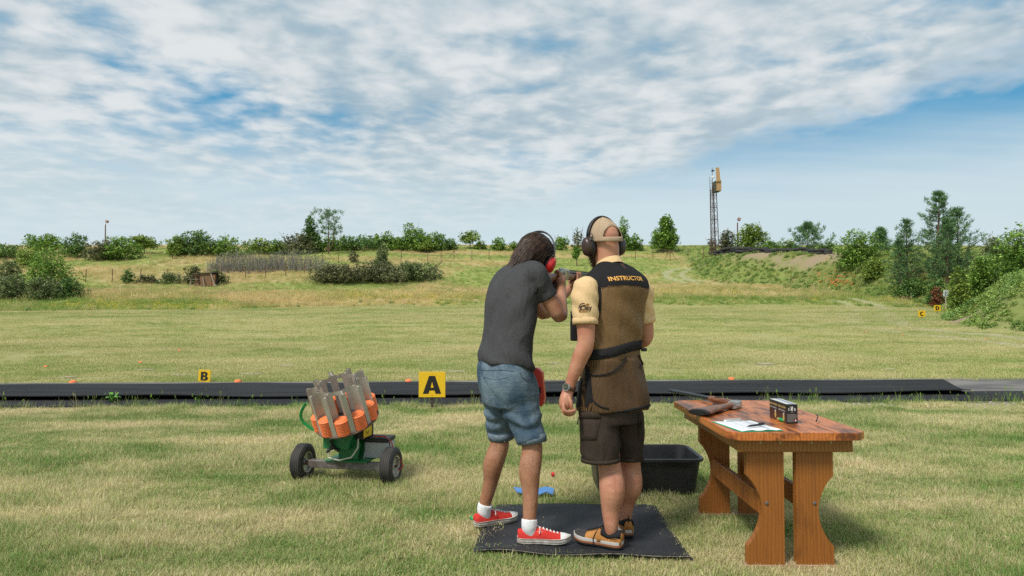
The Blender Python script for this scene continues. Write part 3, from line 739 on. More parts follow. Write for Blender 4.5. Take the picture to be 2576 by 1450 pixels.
bush('bramble', (985, 1104, 660, 708), 78, 'right end of dark bramble patch with bare twigs', 'grey', 'bramble', 52, lobes=10, dens=1.3, twig=16)
bush('juniper', (933, 988, 612, 690), 80, 'conical grey green juniper rising from the bramble patch', 'grey', 'juniper', 53, taper=.6, lobes=9, dens=1.5)
bush('bush', (875, 905, 634, 662), 84, 'small spiky dark shrub left of the juniper', 'drab', seed=54, lobes=4, twig=6)
# between and behind the two men
bush('bush', (1386, 1434, 594, 630), 100, 'reddish green bush between the heads of the two men', 'mid', seed=55, twig=3)
bush('bush', (1438, 1470, 574, 632), 98, 'straggly tree partly hidden by the left ear muff of instructor', 'drab', seed=56, twig=8, dens=.5)
bush('sapling', (1441, 1459, 621, 671), 70, 'thin sapling standing in the meadow between the two men', 'mid', 'sapling', 57, trunk=.42, lobes=5, dens=1.2)
bush('broadleaf_tree', (1545, 1592, 547, 632), 96, 'airy tall tree right behind the instructor', 'mid', 'tree', 58, taper=.4, dens=.8, lobes=9)
bush('bush', (1572, 1622, 588, 632), 98, 'dark bush right of the tree behind the instructor', 'mid', seed=59)
bush('broadleaf_tree', (1635, 1714, 541, 637), 95, 'full round green tree with two trunks left of the tower', 'mid', 'tree', 60, trunk=.12, trunks=2, lobes=12, dens=1.5, taper=.25)
# right side
bush('bush', (1805, 1853, 577, 640), 97, 'grey green bush with bare twigs behind the lattice tower', 'drab', seed=61, twig=9)
bush('bush', (1775, 1808, 600, 640), 96, 'bare straggly bush left of the lattice tower foot', 'drab', seed=62, twig=9, dens=.3)
bush('broadleaf_tree', (1850, 1934, 562, 640), 93, 'feathery light green tree beside the right tall pole', 'lite', 'tree', 63, trunk=.15, lobes=10, dens=1.1)
bush('bush', (1915, 1975, 606, 640), 89, 'low green bush behind the middle of tyre wall', 'mid', seed=64)
bush('bush', (1960, 2010, 604, 640), 88, 'low yellow green bush behind the tyre wall', 'lite', seed=65)
pine('pine_tree', (1988, 2078, 566, 640), 84, 'broad pine behind the right end of tyre wall', 66, bare=.12, whorls=9, dens=1.2, wide=1.1)
bush('bush', (2060, 2112, 606, 645), 79, 'dark bush behind the end of the tyre wall', 'dark', seed=67)
bush('bush', (2092, 2226, 577, 682), 63, 'large bright green bush at the end of the tyre wall', 'mid', seed=68, lobes=13, dens=1.6)
pine('pine_tree', (2190, 2244, 579, 640), 80, 'small pine behind the large bright green bush', 69, bare=.1, whorls=9)
bush('bush', (2160, 2240, 645, 692), 59.5, 'low light shrub below the large bright green bush', 'lite', seed=70)
pine('pine_tree', (2240, 2288, 606, 738), 54, 'thinnest pine at the left of the pine group', 71, bare=.25, whorls=9, dens=.7)
pine('pine_tree', (2246, 2334, 556, 738), 54.5, 'slim pine with bare lower trunk in the pine group', 72, bare=.22, whorls=12, dens=.9, trunk_px=2283)
pine('pine_tree', (2295, 2430, 484, 742), 55, 'tallest pine of the group at the right', 73, bare=.08, whorls=15, dens=1.4, lean=.5, trunk_px=2355)
pine('pine_tree', (2330, 2440, 556, 742), 52.5, 'dense dark pine in front of the tallest pine', 74, bare=.08, whorls=12, dens=1.4, trunk_px=2385)
pine('pine_tree', (2355, 2500, 528, 725), 53.5, 'wide pine with rising branches at the right of group', 75, bare=.2, whorls=12, dens=1.2, trunk_px=2412)
bush('bush', (2330, 2390, 700, 756), 49.5, 'dark undergrowth at the foot of the pine group', 'dark', seed=76)
bush('bush', (2240, 2340, 702, 750), 53.5, 'dark green shrubs under the slim pines', 'dark', seed=77)
bush('bush', (2340, 2372, 722, 746), 48.6, 'small rusty dead shrub under the pines', 'rust', seed=78, lobes=3)
bush('bush', (2470, 2530, 596, 650), 62, 'far pale bush right of the pine group', 'grey', seed=79)
bush('bush', (2430, 2510, 640, 705), 43, 'mid green shrub on the bank left of corner tree', 'mid', seed=80, lobes=9, dens=1.3)
bush('broadleaf_tree', (2490, 2650, 562, 700), 41, 'leafy dark tree cut by the right picture edge', 'mid', 'tree', 81, lobes=13, dens=1.8)
bush('bush', (2385, 2440, 672, 735), 42, 'light shrub at the top of bank above sign E', 'lite', seed=82)
# ------------------------------------------------------------------ things on the hillside
rust_m = mat('rusty_steel', (.11, .055, .035), .85, col2=(.20, .10, .06), scale=20)
old_wood_m = mat('old_wood', (.17, .095, .055), .9, col2=(.30, .18, .10), scale=3, stretch=(1, 1, 9), bump=.01)
grey_wood_m = mat('grey_wood', (.34, .29, .23), .9, col2=(.22, .18, .14), scale=6, stretch=(4, 4, 1))
tar_m = mat('roof_felt', (.07, .06, .055), .9, col2=(.13, .11, .10), scale=5)
osb_m = mat('chip_board', (.52, .33, .15), .8, col2=(.38, .22, .09), scale=9, island=.1)
black_m = mat('black_plastic', (.012, .012, .014), .45, rvar=.2)
rubber_m = mat('tyre_rubber', (.022, .022, .024), .8, col2=(.045, .043, .04), scale=14, bump=.004)
# wooden hut
H0 = hit(512, 722); hy = H0.y
hut = empty('wooden_hut', H0, 'small brown log hut with lean to roof and props in the field', 'hut')
s_ = hy / FPX
def hx(px): return (px - 512) * s_
m = MB()
for k in range(13):     # log courses: front and left wall
    z = .04 + k * .112
    m.bbox((hx(502), .0, z), (hx(532), .10, z + .105), .02); m.bbox((hx(487), .35, z), (hx(502) - .012, .45, z + .105), .02)
    if k < 5 or k > 9: m.bbox((hx(487), .0, z), (hx(501) - .01, .10, z + .105), .02)
o = m.obj('wall', old_wood_m, hut); o['kind'] = 'stuff'
MB().box((hx(487), .46, 0), (hx(533), 1.6, 1.5)).obj('inner_wall', mat('hut_inside', (.05, .035, .025), .9), hut)
rf = MB().box((hx(484), -.18, 0), (hx(541), 1.9, .055), Matrix.Translation((0, 0, 1.47)) @ Matrix.Rotation(R(-4.5), 4, 'Y')).obj('roof', tar_m, hut)
MB().box((hx(476), -.25, .0), (hx(501), .10, .05), Matrix.Translation((0, 0, .80))).obj('hatch_shelf', grey_wood_m, hut)
MB().bbox((hx(533), -.02, .1), (hx(541), .08, 1.35), .02).obj('door', mat('door_wood', (.36, .16, .07), .9, col2=(.25, .11, .05), scale=6), hut)
for a, b, c_, d_ in ((hx(480), -.3, hx(482), .78), (hx(517), -.35, hx(511), 1.1), (hx(546), -.45, hx(531), 1.45)):
    MB().tube([(a, b, -.05), (c_, -.08, d_)], .055 if a < 1 else .075, 6).obj('prop', grey_wood_m, hut)
MB().ball((hx(546), -.5, .1), (.2, .15, .13), 8).obj('prop_foot', grey_wood_m, hut)
# fence posts
pm = MB(); pm.tube([(0, 0, -.3), (0, 0, 1.55)], .045, 6); pmesh = pm.mesh('fence_post')
pmesh.materials.append(rust_m)
rowA = [(24, 709), (215, 712), (282, 713), (353, 712), (422, 712), (558, 706), (617, 705), (668, 701), (719, 697), (766, 692)]
rowB = [(811, 664), (852, 663), (1009, 661), (1076, 661), (1109, 661), (1187, 657), (1230, 654), (1598, 656), (1643, 656), (1731, 654), (1530, 655), (1770, 652)]
for row, lb, gr in ((rowA, 'thin rusty fence post in the row beside the hut', 'lower fence posts'), (rowB, 'thin rusty fence post in the upper row below the skyline', 'upper fence posts')):
    for a, b in row:
        q = hit(a, b); o = link('fence_post', pmesh); o.location = q; o.rotation_euler = (rg.randn() * .03, rg.randn() * .03, 0); tag(o, lb, 'fence post', gr)
for a, lb in ((1142, 'braced corner fence post left of the shooter'), (1686, 'braced corner fence post below the two trunked tree')):
    q = hit(a, 656); e = empty('braced_post', q, lb, 'fence post')
    link('post', pmesh, parent=e)
    for sx in (-1, 1): MB().tube([(sx * 1.0, -.1, -.1), (0, 0, 1.4)], .028, 5).obj('brace', rust_m, e)
# tall poles with boxes on top
for px, base, top, Y, lb in ((264, 640, 557, 90, 'tall thin pole with red box on top at the left'), (1856, 638, 551, 95, 'tall thin pole with red box on top right of the tower')):
    if px < 1700: Y = hit(px, base, 60).y
    b_ = at(px, base, Y); z0 = tz(b_.x, Y); h = at(px, top, Y).z - z0
    e = empty('lamp_pole', (b_.x, Y, z0), lb, 'pole')
    MB().tube([(0, 0, -.3), (0, 0, h - .55)], [.11, .08], 8).obj('pole', rust_m, e)
    MB().tube([(0, 0, h - .56), (.14, 0, h - .2)], .025, 5).obj('bracket', rust_m, e)
    M_ = Matrix.Translation((.24, 0, h - .05)) @ Matrix.Rotation(R(22), 4, 'Y')
    MB().bbox((-.2, -.18, -.2), (.2, .18, .2), .03, M_).obj('box', mat('red_box', (.30, .09, .06), .7, col2=(.22, .07, .05), scale=4), e)
    MB().box((-.15, -.2, -.15), (.15, -.183, .15), M_).obj('front_panel', mat('box_panel', (.42, .30, .26), .5), e)
# lattice tower
TB = at(1800, 641, 92); tw = empty('lattice_tower', (TB.x, 92, tz(TB.x, 92) - .1), 'tall rusty lattice tower with chipboard cabin on top', 'tower')
sc_ = 92 / FPX; th = (641 - 470) * sc_
steel = mat('tower_steel', (.055, .035, .03), .8, col2=(.12, .06, .04), scale=2)
w0, w1 = .35, .27
def leg(i, z):
    k = z / th; w_ = w0 + (w1 - w0) * k; a = ((-1, -1), (1, -1), (1, 1), (-1, 1))[i]; c, s = math.cos(.4), math.sin(.4)
    x, y = a[0] * w_, a[1] * w_; return (x * c - y * s - .10 * k * 2.2, x * s + y * c, z)
for i in range(4): MB().tube([leg(i, 0), leg(i, th)], .055, 5).obj('leg', steel, tw)
nb = 11
for k in range(nb):
    z0, z1 = th * k / nb, th * (k + 1) / nb
    for i in range(4):
        j = (i + 1) % 4
        MB().tube([leg(i, z0), leg(j, z1)] if k % 2 else [leg(j, z0), leg(i, z1)], .026, 4).obj('brace', steel, tw)
        if k % 2: MB().tube([leg(i, z1), leg(j, z1)], .028, 4).obj('crossbar', steel, tw)
lm = MB()
for sx in (-.16, .16): lm.tube([(-.55 + sx, -.3, 0), (-.62 + sx, -.3, th + 1.6)], .03, 5)
lm.obj('ladder_rail', steel, tw)['kind'] = 'stuff'
rm = MB()
for k in range(34): z = .3 + k * (th + 1) / 34; rm.tube([(-.71 - .07 * z / th, -.3, z), (-.39 - .07 * z / th, -.3, z)], .02, 4)
rm.obj('rung', steel, tw)['kind'] = 'stuff'
def tx(px): return (px - 1800) * sc_
zc = (641 - 479) * sc_; Rz = Matrix.Rotation(R(4), 4, 'Y')
cab = MB(); cab.prism([(tx(1795), zc), (tx(1812), zc + .1), (tx(1810), zc + 1.5), (tx(1797), zc + 1.45)], -.75, .7).obj('cabin', mat('cabin_side', (.055, .075, .05), .8, col2=(.09, .07, .05), scale=3), tw)
for k in range(4):
    x0 = tx(1799.6) + k * .165; MB().bbox((x0, -.82, zc + .1), (x0 + .155, -.77, zc + 1.38), .012, Matrix.Translation((0, 0, 0)) @ Rz.to_3x3().to_4x4() if False else None).obj('plank', osb_m, tw)
MB().bbox((tx(1798.5), -.9, zc + 1.22), (tx(1811), -.83, zc + 1.55), .01).obj('ledge_board', osb_m, tw)
MB().prism([(tx(1799), zc + 1.35), (tx(1809), zc + 1.35), (tx(1806), zc + 3.2), (tx(1797), zc + 3.2)], -.98, -.91).obj('tall_board', osb_m, tw)
MB().tube([(-.46, -.4, th - .2), (-.46, -.4, th + 2.8)], .035, 6).obj('mast', steel, tw)
MB().lathe([(0.001, .06), (.14, .06), (.2, .0), (.18, -.05), (0.001, -.06)], 14, Matrix.Translation((-.36, -.5, th + 1.55)) @ Matrix.Rotation(R(80), 4, 'X')).obj('dish', mat('dish_white', (.7, .7, .7), .5), tw)
MB().bbox((-.56, -.5, th + 2.3), (-.2, -.3, th + 2.5), .03).obj('loudspeaker', black_m, tw)
# tyre wall
ty = MB(); prof = []
for k in range(14):
    a = 2 * math.pi * k / 14; r_ = .29 + .105 * math.copysign(abs(math.cos(a)) ** .7, math.cos(a)); prof.append((r_, .125 + .125 * math.copysign(abs(math.sin(a)) ** .7, math.sin(a))))
ty.lathe(prof, 22, close=True); tyre_me = ty.mesh('tyre'); tyre_me.materials.append(rubber_m); tyre_me.shade_smooth()
rgt = np.random.RandomState(5)
for k in range(23):
    f = k / 22; px = 1809 + (2086 - 1809) * f; Yt = 87.0 - 18.0 * f
    x = (px - CX) / FPX * Yt; z = tz(x, Yt); S_ = 1.28 - .16 * f
    zt = at(px, 634 + rgt.rand() * 2, Yt).z
    for lv in range(2 if f > .3 else 3):
        o = link('old_tyre', tyre_me); o.scale = (S_, S_, S_); zz_ = z - .08 + lv * .245 * S_
        o.location = (x + rgt.randn() * .12, Yt + rgt.randn() * .12, zz_); o.rotation_euler = (rgt.randn() * .05 + (.25 if rgt.rand() < .15 else 0), rgt.randn() * .05, rgt.rand() * 6)
        tag(o, ('old black tyre lying in the bottom layer of tyre wall', 'old black tyre lying upon another in the tyre wall', 'old black tyre topping the left end of tyre wall')[lv], 'tyre', ('bottom tyres of the wall', 'upper tyres of the wall', 'top tyres at the wall end')[lv])
# ------------------------------------------------------------------ letter signs
def arc(cx, cz, rx, rz, a0, a1, n=9): return [(cx + rx * math.cos(R(a0 + (a1 - a0) * i / n)), cz + rz * math.sin(R(a0 + (a1 - a0) * i / n))) for i in range(n + 1)]
GLYPH = {  # outer outline and holes on a unit square, heavy grotesque capitals
    'A': [[(-.36, 0), (-.14, 0), (-.10, .13), (.10, .13), (.14, 0), (.36, 0), (.12, .70), (-.12, .70)], [(-.06, .24), (0, .48), (.06, .24)]],
    'B': [[(-.29, 0), (.08, 0)] + arc(.08, .19, .22, .19, -80, 75) + arc(.06, .53, .20, .17, -60, 90) + [(-.29, .70)], [(-.08, .13), (.03, .13), (.09, .20), (.03, .29), (-.08, .29)], [(-.08, .42), (.02, .42), (.07, .49), (.02, .57), (-.08, .57)]],
    'C': [arc(0, .35, .33, .36, 38, 322, 22) + arc(.0, .35, .13, .19, 305, 55, 14)],
    'D': [[(-.31, 0), (-.02, 0)] + arc(-.02, .35, .33, .35, -88, 88, 12) + [(-.31, .70)], [(-.09, .15), (-.02, .15)] + arc(-.02, .35, .12, .20, -80, 80, 8) + [(-.09, .55)]],
    'E': [[(-.26, 0), (.26, 0), (.28, .20), (.23, .20), (.17, .06), (-.04, .06), (-.04, .33), (.08, .33), (.12, .25), (.16, .25), (.16, .48), (.12, .48), (.08, .39), (-.04, .39), (-.04, .64), (.15, .64), (.21, .52), (.26, .52), (.25, .70), (-.26, .70), (-.26, .66), (-.18, .64), (-.18, .06), (-.26, .04)]],
}
def glyph_mesh(ch, s):
    """flat letter in x, z (facing -y), as a thin plate"""
    cu = bpy.data.curves.new('letter', 'CURVE'); cu.dimensions = '2D'; cu.fill_mode = 'BOTH'; cu.extrude = .0012
    for poly in GLYPH[ch]:
        sp = cu.splines.new('POLY'); sp.points.add(len(poly) - 1); sp.use_cyclic_u = True
        for p_, (x, z) in zip(sp.points, poly): p_.co = (x * s, z * s, 0, 1)
    me = bake(bpy.data.objects.new('tmp', cu))
    me.transform(Matrix.Rotation(R(90), 4, 'X')); return me
yel_m = mat('yellow_sign', (.80, .50, .012), .45, var=.05, scale=6)
ink_m = mat('sign_black', (.012, .011, .010), .5, col2=(.05, .035, .012), scale=30, lo=.55, hi=.8)
post_m = mat('sign_post', (.045, .033, .025), .8, col2=(.08, .055, .04), scale=20)
def sign(ch, px, top, bot, wpx, Y, foot, label, lean=0.0, yaw=0.0, m=None, wood=False, hpx=None):
    c = at(px, (top + bot) / 2, Y); w_ = wpx * Y / FPX; h_ = (bot - top) * Y / FPX; gz = tz(c.x, Y) if foot is None else foot
    e = empty('letter_sign', (c.x, Y, gz), label, 'sign', rot=(0, 0, yaw)); zc = c.z - gz
    M_ = Matrix.Translation((0, 0, zc)) @ Matrix.Rotation(lean, 4, 'Y')
    MB().bbox((-w_ / 2, -.008, -h_ / 2), (w_ / 2, .008, h_ / 2), .002, M_).obj('board', m or yel_m, e)
    me = glyph_mesh(ch, h_ * (1.0 if ch != 'E' else .95)); me.transform(M_ @ Matrix.Translation((0, -.0095, -h_ * .36)))
    link('letter', me, ink_m if ch != 'E' else mat('print_black', (.02, .02, .03), .6), e)
    if wood: MB().bbox((-.035, .009, -.15), (.035, .05, zc + h_ * .58), .004).obj('post', mat('pale_wood', (.50, .42, .33), .8, col2=(.40, .32, .24), scale=8, stretch=(1, 1, .2)), e)
    else: MB().bbox((-.016, .009, -.1), (.016, .024, zc), .002).obj('post', post_m, e)
    for dz in (.42, -.42):
        MB().lathe([(.001, 0), (.006, 0), (.005, .003), (.001, .004)], 8, M_ @ Matrix.Translation((0, -.008, dz * h_)) @ Matrix.Rotation(R(90), 4, 'X')).obj('screw', rust_m, e)
    return e
sign('A', 1087, 936, 999.5, 66.5, 9.15, 0, 'yellow sign with black letter A on a stake before the black path')
sign('B', 514.6, 931, 962, 30, 12.62, .02, 'small yellow sign with black letter B behind the black path', lean=R(3))
q = hit(2319, 801, 20); sign('C', 2319, 782, 797.5, 17.5, q.y, None, 'yellow sign with black letter C, lower of the right pair', lean=R(-3))
q = hit(2358, 789, 20); sign('D', 2358, 768, 783, 16.2, q.y, None, 'yellow sign with black letter D beside the wooden post', lean=R(-2))
q = hit(2380, 782, 20); sign('E', 2379.5, 731, 746.5, 12.5, q.y, None, 'white paper sign with letter E on a pale wooden post', lean=R(3), m=mat('paper_board', (.68, .72, .76), .6), wood=True)

# ------------------------------------------------------------------ black path
def py_(x, y): return y + .05 * x          # the path runs slightly away to the right
conc_m = mat('grey_concrete', (.20, .185, .17), .9, col2=(.09, .085, .085), scale=1.6, stretch=(.5, 1, 1), bump=.006)
blk_m = mat('black_rubber', (.013, .0135, .015), .85, spec=.22, var=.02, col2=(.027, .027, .029), scale=1.2, stretch=(.35, 3.5, 1), bump=.004, bscale=30, rvar=.2)
def sheet(name, xs, y0, y1, z0, z1, m, kind, thick=.012, lift=None, ny=6, slant=0.0):
    """thin strip of the path, bottom open to the ground, edges closed"""
    V_, F_ = [], []
    for i, x in enumerate(xs):
        for j in range(ny + 1):
            f = j / ny; y = y0 + (y1 - y0) * f; xx = x + (slant * f if i == len(xs) - 1 else 0)
            V_.append((xx, py_(xx, y), (z0 + (z1 - z0) * f) + (lift(xx, f) if lift else 0)))
    nx = len(xs); n1 = ny + 1
    top = len(V_); V_ += [(a, b, max(c - thick, .0)) for a, b, c in V_]
    for i in range(nx - 1):
        for j in range(ny): a = i * n1 + j; F_ += [(a, a + n1, a + n1 + 1, a + 1), (a + top, a + 1 + top, a + n1 + 1 + top, a + n1 + top)]
    for i in range(nx - 1):
        a = i * n1; F_.append((a, a + top, a + n1 + top, a + n1)); b = a + ny; F_.append((b, b + n1, b + n1 + top, b + top))
    for j in range(ny): F_.append((j, j + 1, j + 1 + top, j + top)); a = (nx - 1) * n1 + j; F_.append((a, a + top, a + 1 + top, a + 1))
    me = bpy.data.meshes.new(name); me.from_pydata(V_, [], F_); me.update()
    o = link(name, me, m); smooth_angle(o, 40); return o
xs = list(np.arange(-11, 11.6, .25))
o = sheet('path', xs, 9.50, 12.62, .018, .03, conc_m, 1, .02); tag(o, 'grey concrete path under the black rubber matting', kind='structure')
wob = lambda x, f: .012 * math.sin(x * 1.3) + .012 * math.sin(x * 3.1 + 1)
o = sheet('rubber_belt', list(np.arange(-11, 9.6, .25)), 9.53, 10.5, .034, .044, blk_m, 1, .010, ny=4)
tag(o, 'lower black rubber belt along the near edge of path', 'rubber belt')
lift = lambda x, f: (.045 + .014 * math.sin(x * .9 + 1) + .008 * math.sin(x * 2.3)) * max(0, 1 - f * 3.2) ** 1.6 + .006 * math.sin(x * 2 + f * 5)
o = sheet('rubber_belt', list(np.arange(-11, 7.1, .25)), 10.10, 12.16, .058, .056, blk_m, 1, .014, lift, ny=12, slant=.9)
tag(o, 'upper black rubber belt with lifted front edge on the path', 'rubber belt')
# gravel by the path end
gm_ = MB(); rgv = np.random.RandomState(3)
for k in range(520):
    x = rgv.uniform(3.9, 8.6); y = py_(x, 9.35 + rgv.randn() * .16); r_ = .008 + .014 * rgv.rand()
    gm_.ball((x, y, r_ * .4), (r_, r_ * (.6 + .6 * rgv.rand()), r_ * .6), 6)
tag(gm_.obj('gravel', mat('gravel_stone', (.42, .37, .32), .9, island=.4), fix=False), 'pale gravel spilled along the path edge behind the table', 'gravel', kind='stuff')

# ------------------------------------------------------------------ clay targets
clay_m = mat('clay_orange', (.93, .215, .065), .6, var=.06, scale=9)
cm = MB(); cm.lathe([(.001, .0235), (.026, .0235), (.0265, .0222), (.034, .0222), (.036, .0205), (.043, .019), (.0455, .0135), (.052, .0105), (.0545, .0085), (.0545, .002), (.053, 0), (.050, 0), (.040, .012), (.001, .014)], 28)
clay_me = cm.mesh('clay_target'); clay_me.materials.append(clay_m); clay_me.shade_smooth(); clay_me.set_sharp_from_angle(angle=R(28))
def clay(px, py, Y, lb, z=None, rot=(0, 0, 0), s=1.0, grp=None):
    q = at(px, py, Y); o = link('clay_target', clay_me); o.location = (q.x, q.y, q.z if z is None else z); o.rotation_euler = rot; o.scale = (s, s, s); return tag(o, lb, 'clay target', grp)
clay(1027, 967, 12.2, 'orange clay lying on the path left of sign A', .068, (.30, .05, 0))
clay(182, 967, 12.0, 'orange clay pair, larger disc, on path at the far left', .068, (.30, .05, 0)); clay(186.5, 967, 12.05, 'orange clay leaning under the disc at the far left', .066, (-.3, .3, 0))
clay(597, 968, 12.1, 'orange clay on the path right of sign B', .068, (.30, 0, 0)); clay(602, 968, 12.15, 'second orange clay tucked behind the one right of sign B', .062, (-.25, .3, 0))
clay(1840, 961, 12.55, 'orange clay on the path right of the instructor', .068, (.30, -.05, 0))
for i_, (a, b, lb) in enumerate(((114, 929, 'orange shard in grass above the far left clays'), (451, 886, 'tiny orange shard far out in the mown field left'), (905, 791, 'orange clay far out in field above the thrower'), (2270, 846, 'orange shard on the track left of sign C'), (2180, 838, 'orange shard at the bend of the wheel track'), (224, 797, 'orange shard at the far left of the field'), (353, 918, 'orange shard in grass left of sign B'), (2480, 857, 'orange shard by the track at the right'))):
    q = hit(a, b); clay(a, b, q.y, lb, q.z + .045, (.3, .2, 0), .6)
bank_o = MB(); rgo = np.random.RandomState(8)
for k in range(75):
    q = hit(2056 + 96 * rgo.rand(), 690 + 36 * rgo.rand() ** .8); r_ = .035 + .045 * rgo.rand()
    bank_o.ball((q.x, q.y - .1, q.z + .16 + .1 * rgo.rand()), (r_ * 1.4, r_, r_ * .5), 6)
tag(bank_o.obj('clay_shards', clay_m, fix=False), 'orange clay shards scattered on the green bank', 'shards', kind='stuff')

# ------------------------------------------------------------------ clay thrower
alu_m = mat('rail_metal', (.54, .50, .44), .45, metal=.15, col2=(.45, .40, .34), scale=5, rvar=.15)
green_m2 = mat('green_paint', (.012, .16, .045), .45, var=.06, scale=8)
steel_m = mat('raw_steel', (.27, .25, .235), .6, metal=.4, col2=(.11, .09, .075), scale=6, rvar=.2)
TC = Vector((-1.285, 5.30, 0)); ax = Vector((.98, -.199, 0)); ay = Vector((.199, .98, 0))
MT = Matrix(((ax.x, ay.x, 0, TC.x), (ax.y, ay.y, 0, TC.y), (0, 0, 1, 0), (0, 0, 0, 1)))
thr = empty('clay_thrower', TC, 'wheeled clay thrower with carousel of orange clays', 'clay thrower')
def tpart(mb, name, m, parent=None, sm=None):
    o = mb.obj(name, m, parent or thr, world=True)
    if sm: smooth_angle(o, sm)
    return o
tyr_prof = [(.075, -.035), (.085, -.046), (.105, -.052), (.125, -.046), (.137, -.034)]
for k in range(5): x = -.030 + k * .015; tyr_prof += [(.141, x - .004), (.1425, x), (.141, x + .004), (.1385, x + .0065)]
tyr_prof = tyr_prof[:-1] + [(.137, .036), (.125, .046), (.105, .052), (.085, .046), (.075, .035)]
for sx in (-1, 1):
    Mw = MT @ Matrix.Translation((sx * .365, .02, .1405)) @ Matrix.Rotation(R(90), 4, 'Y')
    wm = MB(); wm.lathe(tyr_prof, 40, Mw, close=True); wo = tpart(wm, 'wheel', mat('wheel_rubber', (.025, .025, .027), .75, col2=(.05, .045, .04), scale=10), sm=50)
    r_ = MB()
    for d_ in (-1, 1): r_.lathe([(.078, d_ * .034), (.080, d_ * .044), (.072, d_ * .042), (.066, d_ * .022), (.030, d_ * .016), (.026, d_ * .03), (.012, d_ * .034), (.001, d_ * .034)], 28, Mw)
    tpart(r_, 'rim', mat('rim_metal', (.55, .55, .54), .35, metal=.7, col2=(.35, .33, .30), scale=10), wo, 40)
    h_ = MB(); h_.tube([Mw @ Vector((0, 0, -.075)), Mw @ Vector((0, 0, .05))], .011, 10); h_.tube([Mw @ Vector((0, 0, -.05 if sx > 0 else .03)), Mw @ Vector((0, 0, -.035 if sx > 0 else .055))], .019, 6)
    tpart(h_, 'hub_bolt', rust_m, wo)
tpart(MB().bbox((-.30, -.03, .108), (.30, .03, .166), .004, MT), 'axle_beam', steel_m)
for sx in (-1, 1): tpart(MB().tube([MT @ Vector((sx * .235, -.004, .137)), MT @ Vector((sx * .325, -.0, .140))], .018, 10), 'stub_axle', rust_m)
tpart(MB().bbox((-.02, .03, .12), (.02, .42, .16), .003, MT), 'drawbar', steel_m)
tpart(MB().bbox((-.15, -.05, .168), (.20, .22, .178), .002, MT), 'base_plate', green_m2)
ped = MB(); ped.bbox((-.045, .02, .178), (.065, .10, .36), .01, MT); ped.prism([(-.055, .18), (.10, .18), (.12, .30), (.08, .38), (-.055, .38)], .102, .115, MT); ped.prism([(-.055, .18), (.10, .18), (.12, .30), (.08, .38), (-.055, .38)], .0, .013, MT)
tpart(ped, 'pedestal', green_m2)
tpart(MB().prism([(-.145, .27), (.055, .27), (.085, .36), (.10, .42), (-.15, .42)], -.075, .20, MT), 'motor_housing', green_m2)
kn = MB(); kc = MT @ Vector((-.06, -.09, .285))
for a in (100, 215, 335):
    dx, dz = math.cos(R(a)), math.sin(R(a)); kn.tube([kc, kc + Vector((dx * .02, -.004, dz * .02)), kc + Vector((dx * .055, -.01, dz * .055))], [.013, .010, .014], 8)
kn.tube([kc + Vector((0, -.02, 0)), kc + Vector((0, .03, 0))], .016, 10); tpart(kn, 'clamp_knob', black_m, sm=50)
tpart(MB().bbox((.085, -.02, .335), (.155, .18, .48), .004, MT), 'control_box', black_m)
ye = tpart(MB().box((.157, -.02, .35), (.160, .13, .46), MT), 'warning_label', yel_m)
wl = MB()
for k in range(10): a0, a1 = R(200 + k * 14), R(214 + k * 14); wl.tube([MT @ Vector((.1615, .05 + .025 * math.cos(a0), .405 + .03 * math.sin(a0))), MT @ Vector((.1615, .05 + .025 * math.cos(a1), .405 + .03 * math.sin(a1)))], .003, 4)
tpart(wl, 'warning_mark', ink_m, ye)
tpart(MB().bbox((.12, .08, .178), (.31, .24, .30), .006, MT), 'battery', mat('battery_grey', (.42, .43, .43), .5, var=.05))
tpart(MB().bbox((.115, .075, .3012), (.315, .245, .335), .006, MT), 'battery_lid', black_m)
for c0, m_, dx in (((.29, .1, .345), mat('red_cable', (.55, .03, .02), .5), 0), ((.27, .13, .343), black_m, .02)):
    tpart(MB().tube([MT @ Vector(p_) for p_ in ((c0[0] - .1, c0[1], c0[2]), c0, (c0[0] + .05, .1, .30), (c0[0] + .07, .10, .2), (c0[0] + .13 + dx, .09, .17), (c0[0] + .155, .06, .13), (c0[0] + .12 + dx, .04, .10))], .0045, 6), 'battery_cable', m_)
tpart(MB().tube([MT @ Vector(p_) for p_ in ((.12, -.03, .345), (.125, -.05, .28), (.08, -.065, .21), (-.02, -.07, .185), (-.11, -.06, .20), (-.115, -.05, .27))], .006, 6), 'power_lead', mat('cream_cable', (.62, .56, .45), .5))
# carousel
CA = Vector((-.165, -.38, .91)).normalized(); cb = at(873, 1056, 5.25)
cu_ = (Vector((1, 0, 0)) - CA * CA.x).normalized(); cv_ = CA.cross(cu_)
MC = Matrix(((cu_.x, cv_.x, CA.x, cb.x), (cu_.y, cv_.y, CA.y, cb.y), (cu_.z, cv_.z, CA.z, cb.z), (0, 0, 0, 1)))
tpart(MB().lathe([(.001, -.012), (.240, -.012), (.243, -.008), (.243, -.001), (.238, .0), (.001, .0)], 60, MC), 'turntable', mat('turntable', (.10, .07, .055), .6, col2=(.16, .10, .07), scale=7))
tpart(MB().lathe([(.001, .004), (.138, .004), (.138, .0005)], 40, MC), 'centre_plate', mat('plate_black', (.03, .03, .033), .5))
for k in range(6):
    a = k * 1.05; tpart(MB().box((.085, -.010, .0045), (.118, .010, .0065), MC @ Matrix.Rotation(a, 4, 'Z')), 'plate_slot', mat('slot_dark', (.006, .006, .006), .6))
tpart(MB().tube([MC @ Vector((0, 0, -.18)), MC @ Vector((0, 0, -.01))], .05, 14), 'spindle', green_m2)
RC, NR, RL = .196, 10, .322
